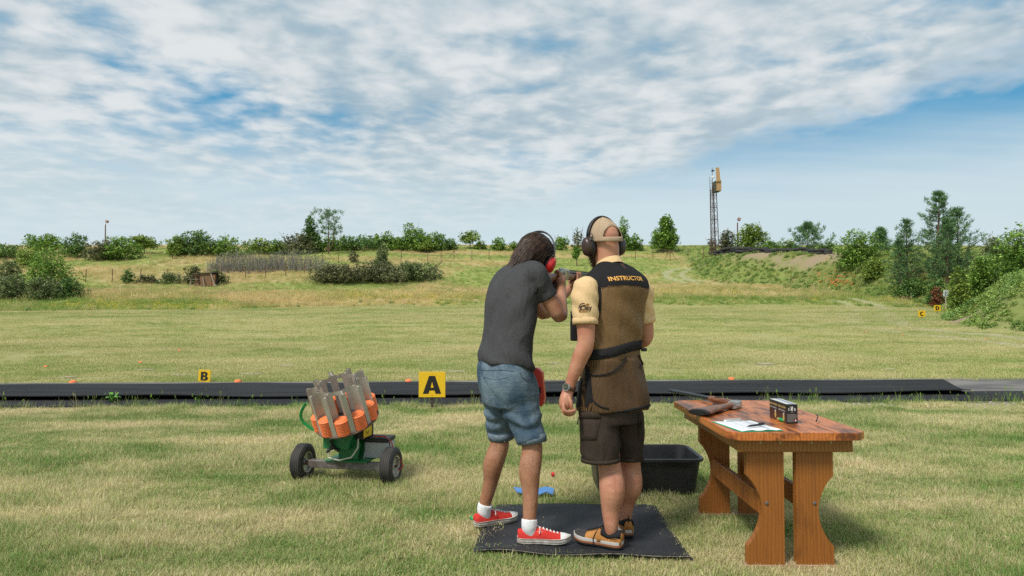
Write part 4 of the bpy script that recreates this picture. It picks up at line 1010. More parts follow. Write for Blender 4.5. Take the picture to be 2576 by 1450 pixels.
def rail_poly():
    """between two clays at +-18 deg: flat outer face, concave sides"""
    cl, cr = (RC * math.cos(R(18)), RC * math.sin(R(18))), (RC * math.cos(R(18)), -RC * math.sin(R(18)))
    rr = .0575; P_ = []
    for k in range(9):      # side facing the clay at +18: from outer to inner
        a = R(-52 - 90 + 8) + 0; ang = R(-46 - k * 12); P_.append((cl[0] + rr * math.cos(ang), cl[1] + rr * math.sin(ang)))
    Q_ = [(x, -y) for x, y in reversed(P_)]
    return P_ + Q_
rp = rail_poly()
ro_me = MB(); n_ = len(rp)
v_ = [Vector((x, y, .001)) for x, y in rp] + [Vector((x, y, RL)) for x, y in rp]
f_ = [(j, (j + 1) % n_, (j + 1) % n_ + n_, j + n_) for j in range(n_)]
vi = [Vector((RC + (x - RC) * .88, y * .62, RL - .006)) for x, y in rp]
ro_me.raw([MC @ q for q in v_], f_)
for k in range(NR):
    Mk = MC @ Matrix.Rotation(R(36 * k + 8), 4, 'Z')
    rm_ = MB(); rm_.raw([Mk @ q for q in v_], f_); half = len(rp) // 2
    # thin web and end caps keep the rail an open, hollow section
    rm_.raw([Mk @ q for q in vi], [tuple(range(n_))])
    o = tpart(rm_, 'rail', alu_m, sm=35)
bd = MB(); nseg = 120
pts = []
for k in range(nseg):
    a = 2 * math.pi * k / nseg; ph = ((math.degrees(a) - 8) % 36) / 36; r_ = .146 + .008 * math.cos(2 * math.pi * ph)
    pts.append((r_ * math.cos(a), r_ * math.sin(a)))
for (a, b), (c, d) in zip(pts, pts[1:] + pts[:1]): bd.raw([MC @ Vector((a, b, RL - .035)), MC @ Vector((c, d, RL - .035)), MC @ Vector((c, d, RL - .002)), MC @ Vector((a, b, RL - .002))], [(0, 1, 2, 3)])
tpart(bd, 'inner_band', alu_m, sm=60)
gd = MB(); gp = [MC @ Vector((-(.25 + .07 * math.sin(math.pi * k / 10)), -.05, -.02 + .235 * k / 10)) for k in range(11)]
gd.tube(gp, [(.004, .013)] * 11, 6); tpart(gd, 'guard_hoop', mat('bright_green', (.02, .36, .10), .4))
for k in range(NR):
    Mk = MC @ Matrix.Rotation(R(36 * k + 26), 4, 'Z') @ Matrix.Translation((RC, 0, 0))
    nst = 9 if k % 3 else 10
    for j in range(nst):
        o = link('clay_target', clay_me); o.matrix_world = Mk @ Matrix.Translation((0, 0, .002 + .0125 * j)) @ Matrix.Rotation(k + j * .7, 4, 'Z')
        loc, rq, sc3 = o.matrix_world.decompose(); o.location = loc; o.rotation_euler = rq.to_euler()
        tag(o, 'topmost orange clay of a stack in the thrower carousel' if j == nst - 1 else 'orange clay under others in a stack of the thrower carousel', 'clay target', 'top clays of the thrower stacks' if j == nst - 1 else 'clays loaded in the thrower')

# ------------------------------------------------------------------ rubber mat under the two men
mq = [Vector((q.x, q.y, 0)) for q in MAT_Q]
def mat_pt(u, v): return (mq[0] * (1 - u) + mq[1] * u) * (1 - v) + (mq[3] * (1 - u) + mq[2] * u) * v
MV, MF = [], []; nu, nv = 40, 30
MAT_Z = .034
for j in range(nv + 1):
    for i in range(nu + 1):
        u, v = i / nu, j / nv; q = mat_pt(u, v)
        z = MAT_Z + .004 * math.sin(u * 9 + v * 4) + max(0, .06 - v) * .10 * (1 + math.sin(u * 13)) - .016 * max(0, (u - .93) / .07) ** 2 - .01 * max(0, (.05 - u) / .05)
        q += Vector((0, .006 * math.sin(u * 11) * (1 - v), 0)); MV.append((q.x, q.y, z))
n1 = nu + 1; nt = len(MV); MV += [(a, b, c - .016) for a, b, c in MV]
for j in range(nv):
    for i in range(nu): a = j * n1 + i; MF += [(a, a + 1, a + n1 + 1, a + n1), (a + nt, a + n1 + nt, a + n1 + 1 + nt, a + 1 + nt)]
for j in range(nv): a = j * n1; MF.append((a, a + n1, a + n1 + nt, a + nt)); b = a + nu; MF.append((b, b + nt, b + n1 + nt, b + n1))
for i in range(nu): b = nv * n1 + i; MF.append((b, b + 1, b + 1 + nt, b + nt)); MF.append((i, i + nt, i + 1 + nt, i + 1))
me = bpy.data.meshes.new('rubber_mat'); me.from_pydata(MV, [], MF); me.update()
matt_m = mat('mat_rubber', (.016, .017, .020), .68, spec=.3, col2=(.030, .031, .035), scale=2.5, stretch=(1, 1, 1), bump=.0025, bscale=60, bstretch=(1, .3, 1), rvar=.25)
rmat = link('rubber_mat', me, matt_m, smooth=False); smooth_angle(rmat, 35); tag(rmat, 'black rubber mat under the feet of the two men', 'mat')
fe = MB()   # frayed pale edge of the mat's fabric core
pts = [mat_pt(i / 60, 0) + Vector((0, -.0005, 0)) for i in range(1, 60)]
pts = [Vector((q.x, q.y + .006 * math.sin((i + 1) / 60 * 11) - .003, MAT_Z - .006 + .004 * math.sin((i + 1) / 60 * 9) + .06 * .10 * (1 + math.sin((i + 1) / 60 * 13)))) for i, q in enumerate(pts)]
fe.tube(pts, (.003, .0022), 5); fe.obj('frayed_edge', mat('frayed_core', (.26, .22, .17), .95, col2=(.06, .055, .05), scale=60), rmat)

clp_ = MB(); rgc = np.random.RandomState(12)      # grass clippings trodden onto the mat
for k in range(34):
    q = mat_pt(min(.98, max(.02, rgc.beta(.8, .7))), min(.98, max(.03, rgc.rand()))); a_ = rgc.rand() * 3.1; l_ = .008 + .018 * rgc.rand()
    z_ = MAT_Z + .0085; d_ = Vector((math.cos(a_), math.sin(a_), 0)) * l_
    clp_.tube([q + Vector((0, 0, z_)) - d_, q + Vector((rgc.randn() * .004, rgc.randn() * .004, z_ + .003)), q + Vector((0, 0, z_)) + d_], .0006, 3, cap=False)
tag(clp_.obj('grass_clippings', mat('dry_clipping', (.42, .38, .18), .8, island=.4), fix=False), 'dry grass clippings scattered over the black mat', 'clippings', kind='stuff')
# bare earth patches in the turf beyond the path
soil_m = mat('bare_soil', (.42, .36, .27), .95, col2=(.30, .26, .17), scale=9, bump=.01, coord='World'); rgs = np.random.RandomState(21)
for px, row, w_ in ((170, 951, .22), (365, 933, .20), (455, 944, .26), (630, 943, .24), (1148, 937, .28), (718, 921, .22), (1385, 916, .2), (1925, 917, .26), (2236, 930, .18)):
    q = hit(px, row, 12.8); V_ = [(q.x, q.y, tz(q.x, q.y) + .03)]; n_ = 16
    for j in range(n_):
        a_ = 6.283 * j / n_; r_ = w_ * (.65 + .5 * rgs.rand()); x_, y_ = q.x + math.cos(a_) * r_, q.y + math.sin(a_) * r_ * .7; V_.append((x_, y_, tz(x_, y_) + .012))
    o = MB().raw(V_, [(0, j + 1, (j + 1) % n_ + 1) for j in range(n_)]).obj('bare_ground', soil_m); tag(o, 'pale bare earth patch in the turf', kind='structure')
# a broad leaved weed at the path edge
wq = hit(281, 1017, 8.5); wdp = empty('weed', (wq.x, wq.y, 0), 'bright green broad leaved weed at the near path edge on the left', 'weed')
for k in range(9):
    a_ = k * .75; l_ = .10 + .05 * rgs.rand(); ca_, sa_ = math.cos(a_), math.sin(a_); L_ = []
    for j, (r_, z_, wv) in enumerate(((0, .01, .006), (.35, .09, .018), (.7, .13, .024), (1, .12, .003))): L_.append((Vector((ca_ * r_ * l_ - sa_ * wv, sa_ * r_ * l_ + ca_ * wv, z_ * (1.2 if k % 2 else .8))), Vector((ca_ * r_ * l_ + sa_ * wv, sa_ * r_ * l_ - ca_ * wv, z_ * (1.2 if k % 2 else .8)))))
    MB().raw([q for p2 in L_ for q in p2], [(2 * j, 2 * j + 1, 2 * j + 3, 2 * j + 2) for j in range(3)]).obj('leaf', mat('weed_bright', (.13, .33, .04), .5), wdp, smooth=True)

# ------------------------------------------------------------------ black tub
tub = empty('plastic_tub', (.975, 5.14, 0), 'black plastic mortar tub standing in grass behind the instructor', 'tub')
def rrect(w_, d_, r_, z, n=6):
    P_ = []
    for cx_, cy_, a0 in ((w_ / 2 - r_, d_ / 2 - r_, 0), (-w_ / 2 + r_, d_ / 2 - r_, 90), (-w_ / 2 + r_, -d_ / 2 + r_, 180), (w_ / 2 - r_, -d_ / 2 + r_, 270)):
        for k in range(n + 1): a = R(a0 + 90 * k / n); P_.append(Vector((cx_ + r_ * math.cos(a), cy_ + r_ * math.sin(a), z)))
    return P_
def loops(mb, L, close_ends=False):
    n = len(L[0]); v = [q for l in L for q in l]
    f = [(i * n + j, i * n + (j + 1) % n, (i + 1) * n + (j + 1) % n, (i + 1) * n + j) for i in range(len(L) - 1) for j in range(n)]
    if close_ends: f += [tuple(range(n - 1, -1, -1)), tuple((len(L) - 1) * n + j for j in range(n))]
    mb.raw(v, f); return mb
tub_m = mat('tub_plastic', (.013, .014, .017), .42, col2=(.022, .023, .026), scale=6, rvar=.2)
loops(MB(), [rrect(.66, .40, .06, .005), rrect(.70, .44, .07, .02), rrect(.765, .515, .08, .262), rrect(.765, .515, .08, .268), rrect(.755, .505, .075, .266), rrect(.69, .43, .065, .03), rrect(.66, .40, .06, .024)], True).obj('basin', tub_m, tub)
loops(MB(), [rrect(.766, .516, .08, .247), rrect(.80, .55, .09, .250), rrect(.806, .556, .092, .262), rrect(.80, .55, .09, .272), rrect(.775, .525, .082, .2735), rrect(.765, .515, .08, .2695)]).obj('rim', tub_m, tub)
for o in tub.children: smooth_angle(o, 40)
# ------------------------------------------------------------------ little things in the grass
bl = MB(); pl = [(1292, 1226), (1310, 1230), (1325, 1227), (1345, 1231), (1372, 1227), (1394, 1228), (1391, 1243), (1375, 1240), (1352, 1246), (1330, 1241), (1300, 1240)]
P_ = [at(a, b, 1) for a, b in pl]; P_ = [Vector((q.x * s__, q.y * s__, 0)) for q in P_ for s__ in [(CAM_H - .05) / (CAM_H - q.z)]]
n_ = len(P_); bl.raw([q + Vector((0, 0, .052 + .006 * math.sin(i * 2))) for i, q in enumerate(P_)] + [q + Vector((0, 0, .046 + .006 * math.sin(i * 2))) for i, q in enumerate(P_)], [tuple(range(n_)), tuple(range(2 * n_ - 1, n_ - 1, -1))] + [(j, j + n_, (j + 1) % n_ + n_, (j + 1) % n_) for j in range(n_)])
tag(bl.obj('plastic_scrap', mat('blue_plastic', (.07, .22, .52), .5, var=.08, scale=20)), 'torn blue plastic scrap lying in grass behind the shooter', 'scrap')
q = at(1391, 1199, 5.38); rc = MB().lathe([(.001, .03), (.012, .03), (.014, .02), (.014, 0), (.010, -.002), (.001, .0)], 12, Matrix.Translation((q.x, q.y, .035)) @ Matrix.Rotation(R(40), 4, 'X')).obj('plastic_plug', mat('red_cap', (.6, .02, .03), .5)); tag(rc, 'tiny red plastic plug in the grass above the blue scrap', 'plug')
brass_m = mat('brass', (.62, .45, .16), .35, metal=.8)
shell_g = mat('shell_green', (.015, .30, .10), .4)
def shell(loc, d_, lb, up=0.0):
    e = empty('shotgun_shell', loc, lb, 'shell'); d_ = Vector(d_).normalized(); Mz = d_.to_track_quat('Z', 'Y').to_matrix().to_4x4()
    smooth_angle(MB().lathe([(.001, 0), (.0111, 0), (.0111, .0015), (.0102, .002), (.0102, .016)], 18, Mz).obj('brass_head', brass_m, e), 40)
    smooth_angle(MB().lathe([(.0101, .0161), (.0101, .055), (.0095, .057), (.0078, .0575), (.004, .054), (.001, .053)], 18, Mz).obj('hull', shell_g, e), 40)
    cr = MB()
    for k in range(6): a = R(60 * k); cr.tube([Mz @ Vector((.001, 0, .0535)), Mz @ Vector((.0075 * math.cos(a), .0075 * math.sin(a), .0578))], .0006, 4)
    cr.obj('crimp_line', mat('shell_dark', (.005, .09, .03), .5), e)
q = at(1180, 1322, 4.28); shell((q.x, q.y, .05), (.5, -.55, -.15), 'spent green shell in grass at the left mat corner')

# ------------------------------------------------------------------ table
TX0, TX1, TY0, TY1, TZ = 1.095, 1.80, 3.455, 4.70, .711
def wood_mat(name, a, b, dark, axis, rough, burn):
    m = bpy.data.materials.new(name); m.use_nodes = True; t = NT(m.node_tree); p = m.node_tree.nodes['Principled BSDF']
    pos = t.add('ShaderNodeTexCoord').outputs['Object']; oi = t.add('ShaderNodeObjectInfo')
    off = t.vmath('ADD', pos, t.add('ShaderNodeCombineXYZ', inp={0: t.math('MULTIPLY', oi.outputs['Random'], 7.0), 1: t.math('MULTIPLY', oi.outputs['Random'], 3.0), 2: 0.0}).outputs[0])
    st = {'y': (14, 1.0, 14), 'z': (14, 14, 1.0)}[axis]; st2 = {'y': (7, 2.2, 7), 'z': (5, 5, 1.4)}[axis]
    wv = t.add('ShaderNodeTexWave', wave_type='BANDS', bands_direction='X'); wv.inputs['Scale'].default_value = 1.2; wv.inputs['Distortion'].default_value = 6; wv.inputs['Detail'].default_value = 3
    t.l.new(t.mapping(off, st), wv.inputs[0])
    g1 = t.noise(t.mapping(off, tuple(q * 3 for q in st)), 1.6, 5, .6); g2 = t.noise(t.mapping(off, st2), 1.5, 4, .6)
    c = t.mix(t.ramp(wv.outputs[1], .2, .8), a, b); c = t.mix(t.ramp(g1, .45, .75, 0, .3), c, dark)
    c = t.mix(t.ramp(g2, burn, burn + .22, 0, .85), c, dark)
    t.l.new(c, p.inputs['Base Color']); p.inputs['Roughness'].default_value = rough
    t.l.new(t.math('ADD', t.math('MULTIPLY', g1, .15), rough - .07), p.inputs['Roughness'])
    bn = t.add('ShaderNodeBump', inp={'Height': g1, 'Strength': .5, 'Distance': .002}); t.l.new(bn.outputs[0], p.inputs['Normal']); return m
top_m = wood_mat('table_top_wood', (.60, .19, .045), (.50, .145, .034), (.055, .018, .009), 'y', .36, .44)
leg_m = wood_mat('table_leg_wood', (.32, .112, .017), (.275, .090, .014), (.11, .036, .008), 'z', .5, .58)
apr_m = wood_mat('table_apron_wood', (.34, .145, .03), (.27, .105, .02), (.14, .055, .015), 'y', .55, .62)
tbl = empty('table', ((TX0 + TX1) / 2, (TY0 + TY1) / 2, 0), 'sturdy orange brown wooden table with shaped plank legs', 'table')
seams = [TX0, TX0 + .175, TX0 + .355, TX0 + .535, TX1]
ch = .055
for k in range(4):
    a, b = seams[k] + (.0006 if k else 0), seams[k + 1] - (.0006 if k < 3 else 0)
    P_ = [(a, TY0 + (ch if k == 0 else 0)), (a + ch, TY0), (b, TY0), (b, TY1), (a + ch, TY1), (a, TY1 - (ch if k == 0 else 0))] if k == 0 else \
         ([(a, TY0), (b - ch, TY0), (b, TY0 + ch), (b, TY1 - ch), (b - ch, TY1), (a, TY1)] if k == 3 else [(a, TY0), (b, TY0), (b, TY1), (a, TY1)])
    bm = bmesh.new(); vs = [bm.verts.new((x, y, TZ - .038)) for x, y in P_]; f = bm.faces.new(vs); r_ = bmesh.ops.extrude_face_region(bm, geom=[f])
    bmesh.ops.translate(bm, verts=[e for e in r_['geom'] if isinstance(e, bmesh.types.BMVert)], vec=(0, 0, .038 - .0008 * (k % 2)))
    bmesh.ops.recalc_face_normals(bm, faces=bm.faces)
    bmesh.ops.bevel(bm, geom=[e for e in bm.edges if all(abs(v.co.z - TZ) < .003 for v in e.verts) or abs(e.verts[0].co.z - e.verts[1].co.z) > .02], offset=.0035 if k in (0, 3) else .0018, segments=2, affect='EDGES')
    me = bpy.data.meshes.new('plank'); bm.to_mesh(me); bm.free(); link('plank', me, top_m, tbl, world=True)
AX0, AX1, AY0, AY1 = 1.158, 1.745, 3.515, 4.62
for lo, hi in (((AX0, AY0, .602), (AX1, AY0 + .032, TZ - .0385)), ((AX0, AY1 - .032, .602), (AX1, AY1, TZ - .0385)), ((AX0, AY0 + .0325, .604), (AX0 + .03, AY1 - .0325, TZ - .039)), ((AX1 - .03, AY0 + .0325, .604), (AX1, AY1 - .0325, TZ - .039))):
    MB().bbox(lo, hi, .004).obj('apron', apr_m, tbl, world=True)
def leg_poly(s, x_in, x_out):
    """half of a lyre shaped trestle: straight inner edge, curved outer edge (s=-1 left)"""
    H_ = .635; pr = [(0, 0), (.015, 0), (.016, .10), (.105, .30), (.10, .30)]
    out_ = [(x_out, .022), (x_out, .115)]
    for k in range(13):
        f = k / 12; zz_ = .115 + .36 * f; d_ = math.sin(math.pi * f) ** .8 * .078; out_.append((x_out - s * d_, zz_))
    out_ += [(x_out, .485), (x_out, H_)]
    return [(x_in, .022)] + out_ + [(x_in, H_)]
for yl in (3.549, 4.43):
    for s, xi, xo in ((-1, 1.402, 1.212), (1, 1.466, 1.656)):
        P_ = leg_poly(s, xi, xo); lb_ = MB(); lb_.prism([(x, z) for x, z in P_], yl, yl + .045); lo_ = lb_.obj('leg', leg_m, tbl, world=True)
        if yl < 4:
            xb = (xi + xo) / 2 + (.004 if s < 0 else -.004)
            smooth_angle(MB().lathe([(.001, .006), (.007, .006), (.0095, .004), (.0095, 0), (.001, 0)], 14, Matrix.Translation((xb, yl, .335)) @ Matrix.Rotation(R(90), 4, 'X')).obj('bolt', steel_m, lo_, world=True), 40)
    MB().bbox((1.20, yl - .004, 0), (1.67, yl + .055, .0215), .004).obj('foot_board', mat('foot_wood', (.38, .26, .15), .8, col2=(.28, .18, .10), scale=8), tbl, world=True)
for xs_ in (1.285, 1.535): MB().bbox((xs_, 3.595, .27), (xs_ + .032, 4.429, .375), .003).obj('stretcher', leg_m, tbl, world=True)
for xb in (1.272, 1.372, 1.532, 1.632):
    MB().lathe([(.001, .003), (.005, .0026), (.0066, .001), (.0066, 0), (.001, 0)], 12, Matrix.Translation((xb, AY0, .652)) @ Matrix.Rotation(R(90), 4, 'X')).obj('screw_cap', mat('cap_cream', (.42, .36, .20), .5), tbl, world=True)
# clipboard with paper
cq = [at(a, b, 1) for a, b in ((1798, 1064), (1890, 1061), (1971, 1085), (1864.5, 1088.5))]
def tabpt(px, py, z=TZ):
    q = at(px, py, 1.0); k = (CAM_H - z) / (CAM_H - q.z); return Vector((q.x * k, q.y * k, z))
cA, cB, cC, cD = tabpt(1797, 1062.5), tabpt(1880, 1060), tabpt(1970.5, 1085), tabpt(1868, 1088.5)
ux = ((cB - cA) + (cC - cD)).normalized(); cc = (cA + cB + cC + cD) / 4
uy = Vector((-ux.y, ux.x, 0)); CW, CL = .232, .318
clip = empty('clipboard', (cc.x, cc.y, TZ), 'green clipboard with white printed sheet on the table', 'clipboard', rot=(0, 0, math.atan2(ux.y, ux.x)))
MB().bbox((-CW / 2, -CL / 2, .0005), (CW / 2, CL / 2, .004), .0012).obj('board', mat('clip_green', (.02, .36, .17), .45), clip)
clp = MB(); clp.bbox((-.055, CL / 2 - .024, .0065), (.055, CL / 2 - .004, .012), .002); clp.tube([(-.05, CL / 2 - .006, .014), (.05, CL / 2 - .006, .014)], .004, 8); smooth_angle(clp.obj('clip', mat('clip_steel', (.75, .74, .70), .25, metal=.9), clip), 40)
pv = [(-CW / 2 + .008 + (CW - .014) * i / 8, -CL / 2 + .004 + (CL - .014) * j / 8, .0048 + .005 * max(0, (j < 3) * (3 - j) / 3) * math.sin(i * .9) ** 2) for j in range(9) for i in range(9)]
pf = [(j * 9 + i, j * 9 + i + 1, j * 9 + i + 10, j * 9 + i + 9) for j in range(8) for i in range(8)]
paper = MB().raw(pv, pf).obj('paper', mat('paper_white', (.82, .84, .88), .8), clip, smooth=True)
ln = MB(); 
def pl_(x0, y0, x1, y1): ln.box((x0, y0, .0102), (x1, y1, .0106))
for x in (-.088, -.03, .02, .055, .088): pl_(x - .0006, -.10, x + .0006, .115)
for k in range(12): y = -.10 + .0195 * k; pl_(-.088, y - .0004, .088, y + .0004)
ln.box((.05, -.135, .0107), (.056, .13, .0110))
ln.obj('print', mat('print_grey', (.28, .29, .33), .8), paper)['kind'] = 'stuff'
# pen
pa, pb = tabpt(1879, 1073, TZ + .017), tabpt(1929, 1066, TZ + .017); pd = (pb - pa).normalized()
pen = empty('pen', pa, 'black ballpoint pen lying on the white sheet', 'pen')
pe_ = pa + pd * .142
smooth_angle(MB().tube([pa, pa + pd * .012, pa + pd * .03, pa + pd * .12, pe_ - pd * .004, pe_], [.0008, .0032, .0056, .0058, .0054, .003], 12).obj('barrel', black_m, pen, world=True), 40)
MB().bbox((-.002, -.0015, 0), (.002, .0015, .045), .0006, Matrix.Translation(pe_ - pd * .005 + Vector((0, 0, .0068))) @ (-pd).to_track_quat('Z', 'Y').to_matrix().to_4x4()).obj('pocket_clip', black_m, pen, world=True)
# cartridge boxes
box_m = bpy.data.materials.new('box_print'); box_m.use_nodes = True; t = NT(box_m.node_tree); p = box_m.node_tree.nodes['Principled BSDF']; p.inputs['Roughness'].default_value = .35
pos = t.add('ShaderNodeTexCoord').outputs['Object']; sx_ = t.add('ShaderNodeSeparateXYZ', inp={0: pos})
gz = t.ramp(sx_.outputs[2], .02, .105); n_ = t.noise(pos, 22, 3)
t.l.new(t.mix(t.math('ADD', gz, t.math('MULTIPLY', t.math('SUBTRACT', n_, .5), .9), clamp=True), (.060, .026, .018), (.012, .012, .028)), p.inputs['Base Color'])
blackbox_m = mat('box_black', (.012, .011, .012), .4)
lid_m = mat('box_lid', (.60, .60, .55), .4)
gold_m = mat('gold_ink', (.55, .40, .12), .4); white_m = mat('white_ink', (.62, .62, .60), .5); silver_m = mat('silver_ink', (.45, .45, .46), .4)
def text_mesh(s, size, bold=0.0, shear=0.0, space=1.0):
    cu = bpy.data.curves.new('text', 'FONT'); cu.body = s; cu.size = size; cu.offset = bold; cu.shear = shear; cu.space_character = space; cu.align_x = 'CENTER'; cu.align_y = 'CENTER'; cu.resolution_u = 3
    return bake(bpy.data.objects.new('tmp', cu))
B0 = tabpt(2006.5, 1066.5); bw, bh = .062, .105     # near right corner of the near box
fr = tabpt(1963, 1066.5)
bx_r = (B0 - fr).normalized(); bx_r = Vector((1, .0, 0)).normalized(); by_r = Vector((-bx_r.y, bx_r.x, 0))
ca_ = math.atan2(bx_r.y, bx_r.x)
LION = [(-.02, -.5), (.06, -.5), (.08, -.28), (.2, -.5), (.3, -.46), (.18, -.2), (.22, 0), (.36, -.06), (.36, .06), (.2, .12), (.24, .28), (.36, .22), (.38, .34), (.22, .42), (.1, .56), (-.06, .5), (-.02, .36), (-.1, .2), (-.3, .3), (-.42, .5), (-.5, .44), (-.34, .2), (-.18, .04), (-.22, -.12), (-.4, -.2), (-.36, -.3), (-.14, -.26), (-.1, -.4)]
for k, lb in ((0, 'front dark cartridge box with silver lion and letters'), (1, 'rear dark cartridge box behind the one with lion')):
    dep = .116
    c0 = Vector((B0.x, B0.y, TZ)) - bx_r * bw / 2 + by_r * (dep / 2 + k * (dep + .003))
    bxo = empty('cartridge_box', (c0.x, c0.y, TZ + .0006), lb, 'cartridge box', rot=(0, 0, ca_ + (.02 if k else 0)))
    MB().bbox((-bw / 2, -dep / 2, 0), (bw / 2, dep / 2, bh), .0012).obj('carton', box_m, bxo)
    MB().box((-bw / 2 - .0003, -dep / 2 - .0006, .001), (bw / 2 + .0003, -dep / 2 - .0002, bh - .001)).obj('end_panel', blackbox_m, bxo)
    ld = MB().box((-bw / 2 + .001, -dep / 2 + .001, bh + .0002), (bw / 2 - .001, dep / 2 - .001, bh + .0008)).obj('lid', lid_m, bxo)
    MB().box((.0, -dep / 2 + .001, bh + .0009), (bw / 2 - .012, dep / 2 - .001, bh + .0012)).obj('lid_stripe', mat('lid_blue', (.20, .26, .42), .4), ld)
    Me = Matrix.Translation((0, -dep / 2 - .0009, 0)) @ Matrix.Rotation(R(90), 4, 'X')      # end face
    Ms = Matrix.Translation((-bw / 2 - .0008, 0, 0)) @ Matrix.Rotation(R(-90), 4, 'Z') @ Matrix.Rotation(R(90), 4, 'X')   # left side
    for s, sz, x, y, m_, M_, bo in (('S', .020, -.0165, .076, silver_m, Me, .0006), ('B', .020, .0165, .076, silver_m, Me, .0006), ('Traditional', .0035, 0, .061, white_m, Me, 0), ('Sellier & Bellot', .017, .002, .085, gold_m, Ms, .0005), ('Super Clay Sporting', .0115, -.002, .066, white_m, Ms, .0002)):
        me = text_mesh(s, sz, bo); me.transform(M_ @ Matrix.Translation((x, y, 0))); link('lettering', me, m_, bxo)
    lion = MB().prism([(x * .020, .080 + z * .026) for x, z in LION], -dep / 2 - .0012, -dep / 2 - .0008).obj('lion_emblem', white_m, bxo)
    MB().box((-.026, -dep / 2 - .001, .008), (.026, -dep / 2 - .0008, .052)).obj('text_panel', mat('text_panel', (.17, .16, .145), .6, col2=(.05, .047, .045), scale=500, stretch=(1, 1, 2)), bxo)
    MB().box((.010, -dep / 2 - .0014, .004), (.029, -dep / 2 - .0011, .026)).obj('label_patch', blackbox_m, bxo)
    dm = Matrix.Translation((.0195, -dep / 2 - .0016, .017)) @ Matrix.Rotation(R(45), 4, 'Y')
    MB().box((-.0052, 0, -.0052), (.0052, .0001, .0052), dm).obj('hazard_diamond', mat('hazard_red', (.6, .03, .03), .5), bxo); MB().box((-.004, -.0003, -.004), (.004, -.0002, .004), dm).obj('hazard_white', white_m, bxo)
    cs_ = MB(); cs_.prism([(.012 * math.cos(R(a)), .028 + .019 * math.sin(R(a))) for a in range(0, 360, 24)], 0, .0003, Matrix.Translation((-bw / 2 - .0012, -.026, 0)) @ Matrix.Rotation(R(-90), 4, 'Z')); cs_.obj('shell_picture', gold_m, bxo)
    MB().prism([(-.013, .04), (.006, .047), (.002, .056), (-.010, .052)], 0, .0003, Matrix.Translation((-bw / 2 - .0014, -.030, 0)) @ Matrix.Rotation(R(-90), 4, 'Z')).obj('shell_highlight', white_m, bxo)
q = tabpt(1958.5, 1055, TZ + .0105); shell((q.x - .002, q.y, TZ + .0113), (.16, -.5, 0), 'green shell with brass head leaning on the cartridge box')
# shooting glasses behind the boxes
gq = tabpt(2022, 1056, TZ); gl = empty('shooting_glasses', (gq.x, gq.y, TZ), 'clear shooting glasses with black and red temples on the table', 'glasses')
lens_m = bpy.data.materials.new('clear_lens'); lens_m.use_nodes = True; lp = lens_m.node_tree.nodes['Principled BSDF']; lp.inputs['Transmission Weight'].default_value = 1; lp.inputs['Roughness'].default_value = .03; lp.inputs['IOR'].default_value = 1.25; lp.inputs['Base Color'].default_value = (.95, .96, .97, 1)
for sx in (-1, 1):
    L_ = [(sx * (.034 + .031 * math.cos(R(a))), .004 * math.cos(R(a)) + .006, .024 + .019 * math.sin(R(a))) for a in range(0, 360, 24)]
    lm_ = MB(); lm_.raw([Vector(q) for q in L_] + [Vector(q) + Vector((0, .0016, 0)) for q in L_], [tuple(range(15)), tuple(range(29, 14, -1))] + [(j, j + 15, (j + 1) % 15 + 15, (j + 1) % 15) for j in range(15)])
    lm_.obj('lens', lens_m, gl)
    MB().tube([(sx * .066, .01, .032), (sx * .070, .04, .036), (sx * .066, .10, .034), (sx * .055, .14, .014)], [.0035, .003, .0028, .0035], 7).obj('temple', black_m, gl)
    MB().tube([(sx * .0665, .008, .028), (sx * .071, .045, .031)], .0028, 6).obj('temple_pad', mat('red_plastic', (.55, .04, .02), .5), gl)
MB().tube([(-.012, .003, .036), (0, .0, .038), (.012, .003, .036)], .002, 6).obj('bridge', black_m, gl)
gl.rotation_euler = (0, 0, R(160))
# ------------------------------------------------------------------ tools for bodies and clothes
def solid(mb, voxel, smooth=6, name='body', fold=None):
    """union of overlapping closed shapes as ONE continuous skin"""
    me = mb.mesh(name); o = bpy.data.objects.new('tmp', me)
    r_ = o.modifiers.new('r', 'REMESH'); r_.mode = 'VOXEL'; r_.voxel_size = voxel; r_.adaptivity = 0
    s_ = o.modifiers.new('s', 'SMOOTH'); s_.factor = .5; s_.iterations = smooth
    out = bake(o)
    out.materials.clear()
    if fold:
        m_ = len(out.vertices); co = np.empty(m_ * 3, np.float32); no = np.empty(m_ * 3, np.float32)
        out.vertices.foreach_get('co', co); out.vertices.foreach_get('normal', no); co = co.reshape(-1, 3); no = no.reshape(-1, 3)
        f_ = np.array([fold(Vector(a), Vector(b)) for a, b in zip(co, no)]); out.vertices.foreach_set('co', (co + no * f_[:, None]).astype(np.float32).ravel()); out.update()
    out.shade_smooth(); return out
def limb(mb, pts, n=14, k=4, end=True):
    """round limb through (point, radius) pairs; end=False leaves the far end cut off flat"""
    S_ = spline([(*p, r) for p, r in pts], k)
    P_ = [Vector(q[:3]) for q in S_]; rr = [float(max(q[3], .003)) for q in S_]
    mb.tube(P_, rr, n); mb.ball(P_[0], rr[0] * .995, n)
    if end: mb.ball(P_[-1], rr[-1] * .995, n)
    return mb
def ring(c, F_, R_, a, b, n=28, e=2.3, tilt=0.0, U_=None):
    P_ = []
    for j in range(n):
        t_ = 2 * math.pi * j / n; cx_, sx_ = math.cos(t_), math.sin(t_)
        x = math.copysign(abs(cx_) ** (2 / e), cx_) * a; y = math.copysign(abs(sx_) ** (2 / e), sx_) * b
        P_.append(Vector(c) + R_ * x + F_ * y + Vector((0, 0, y * tilt)))
    return P_
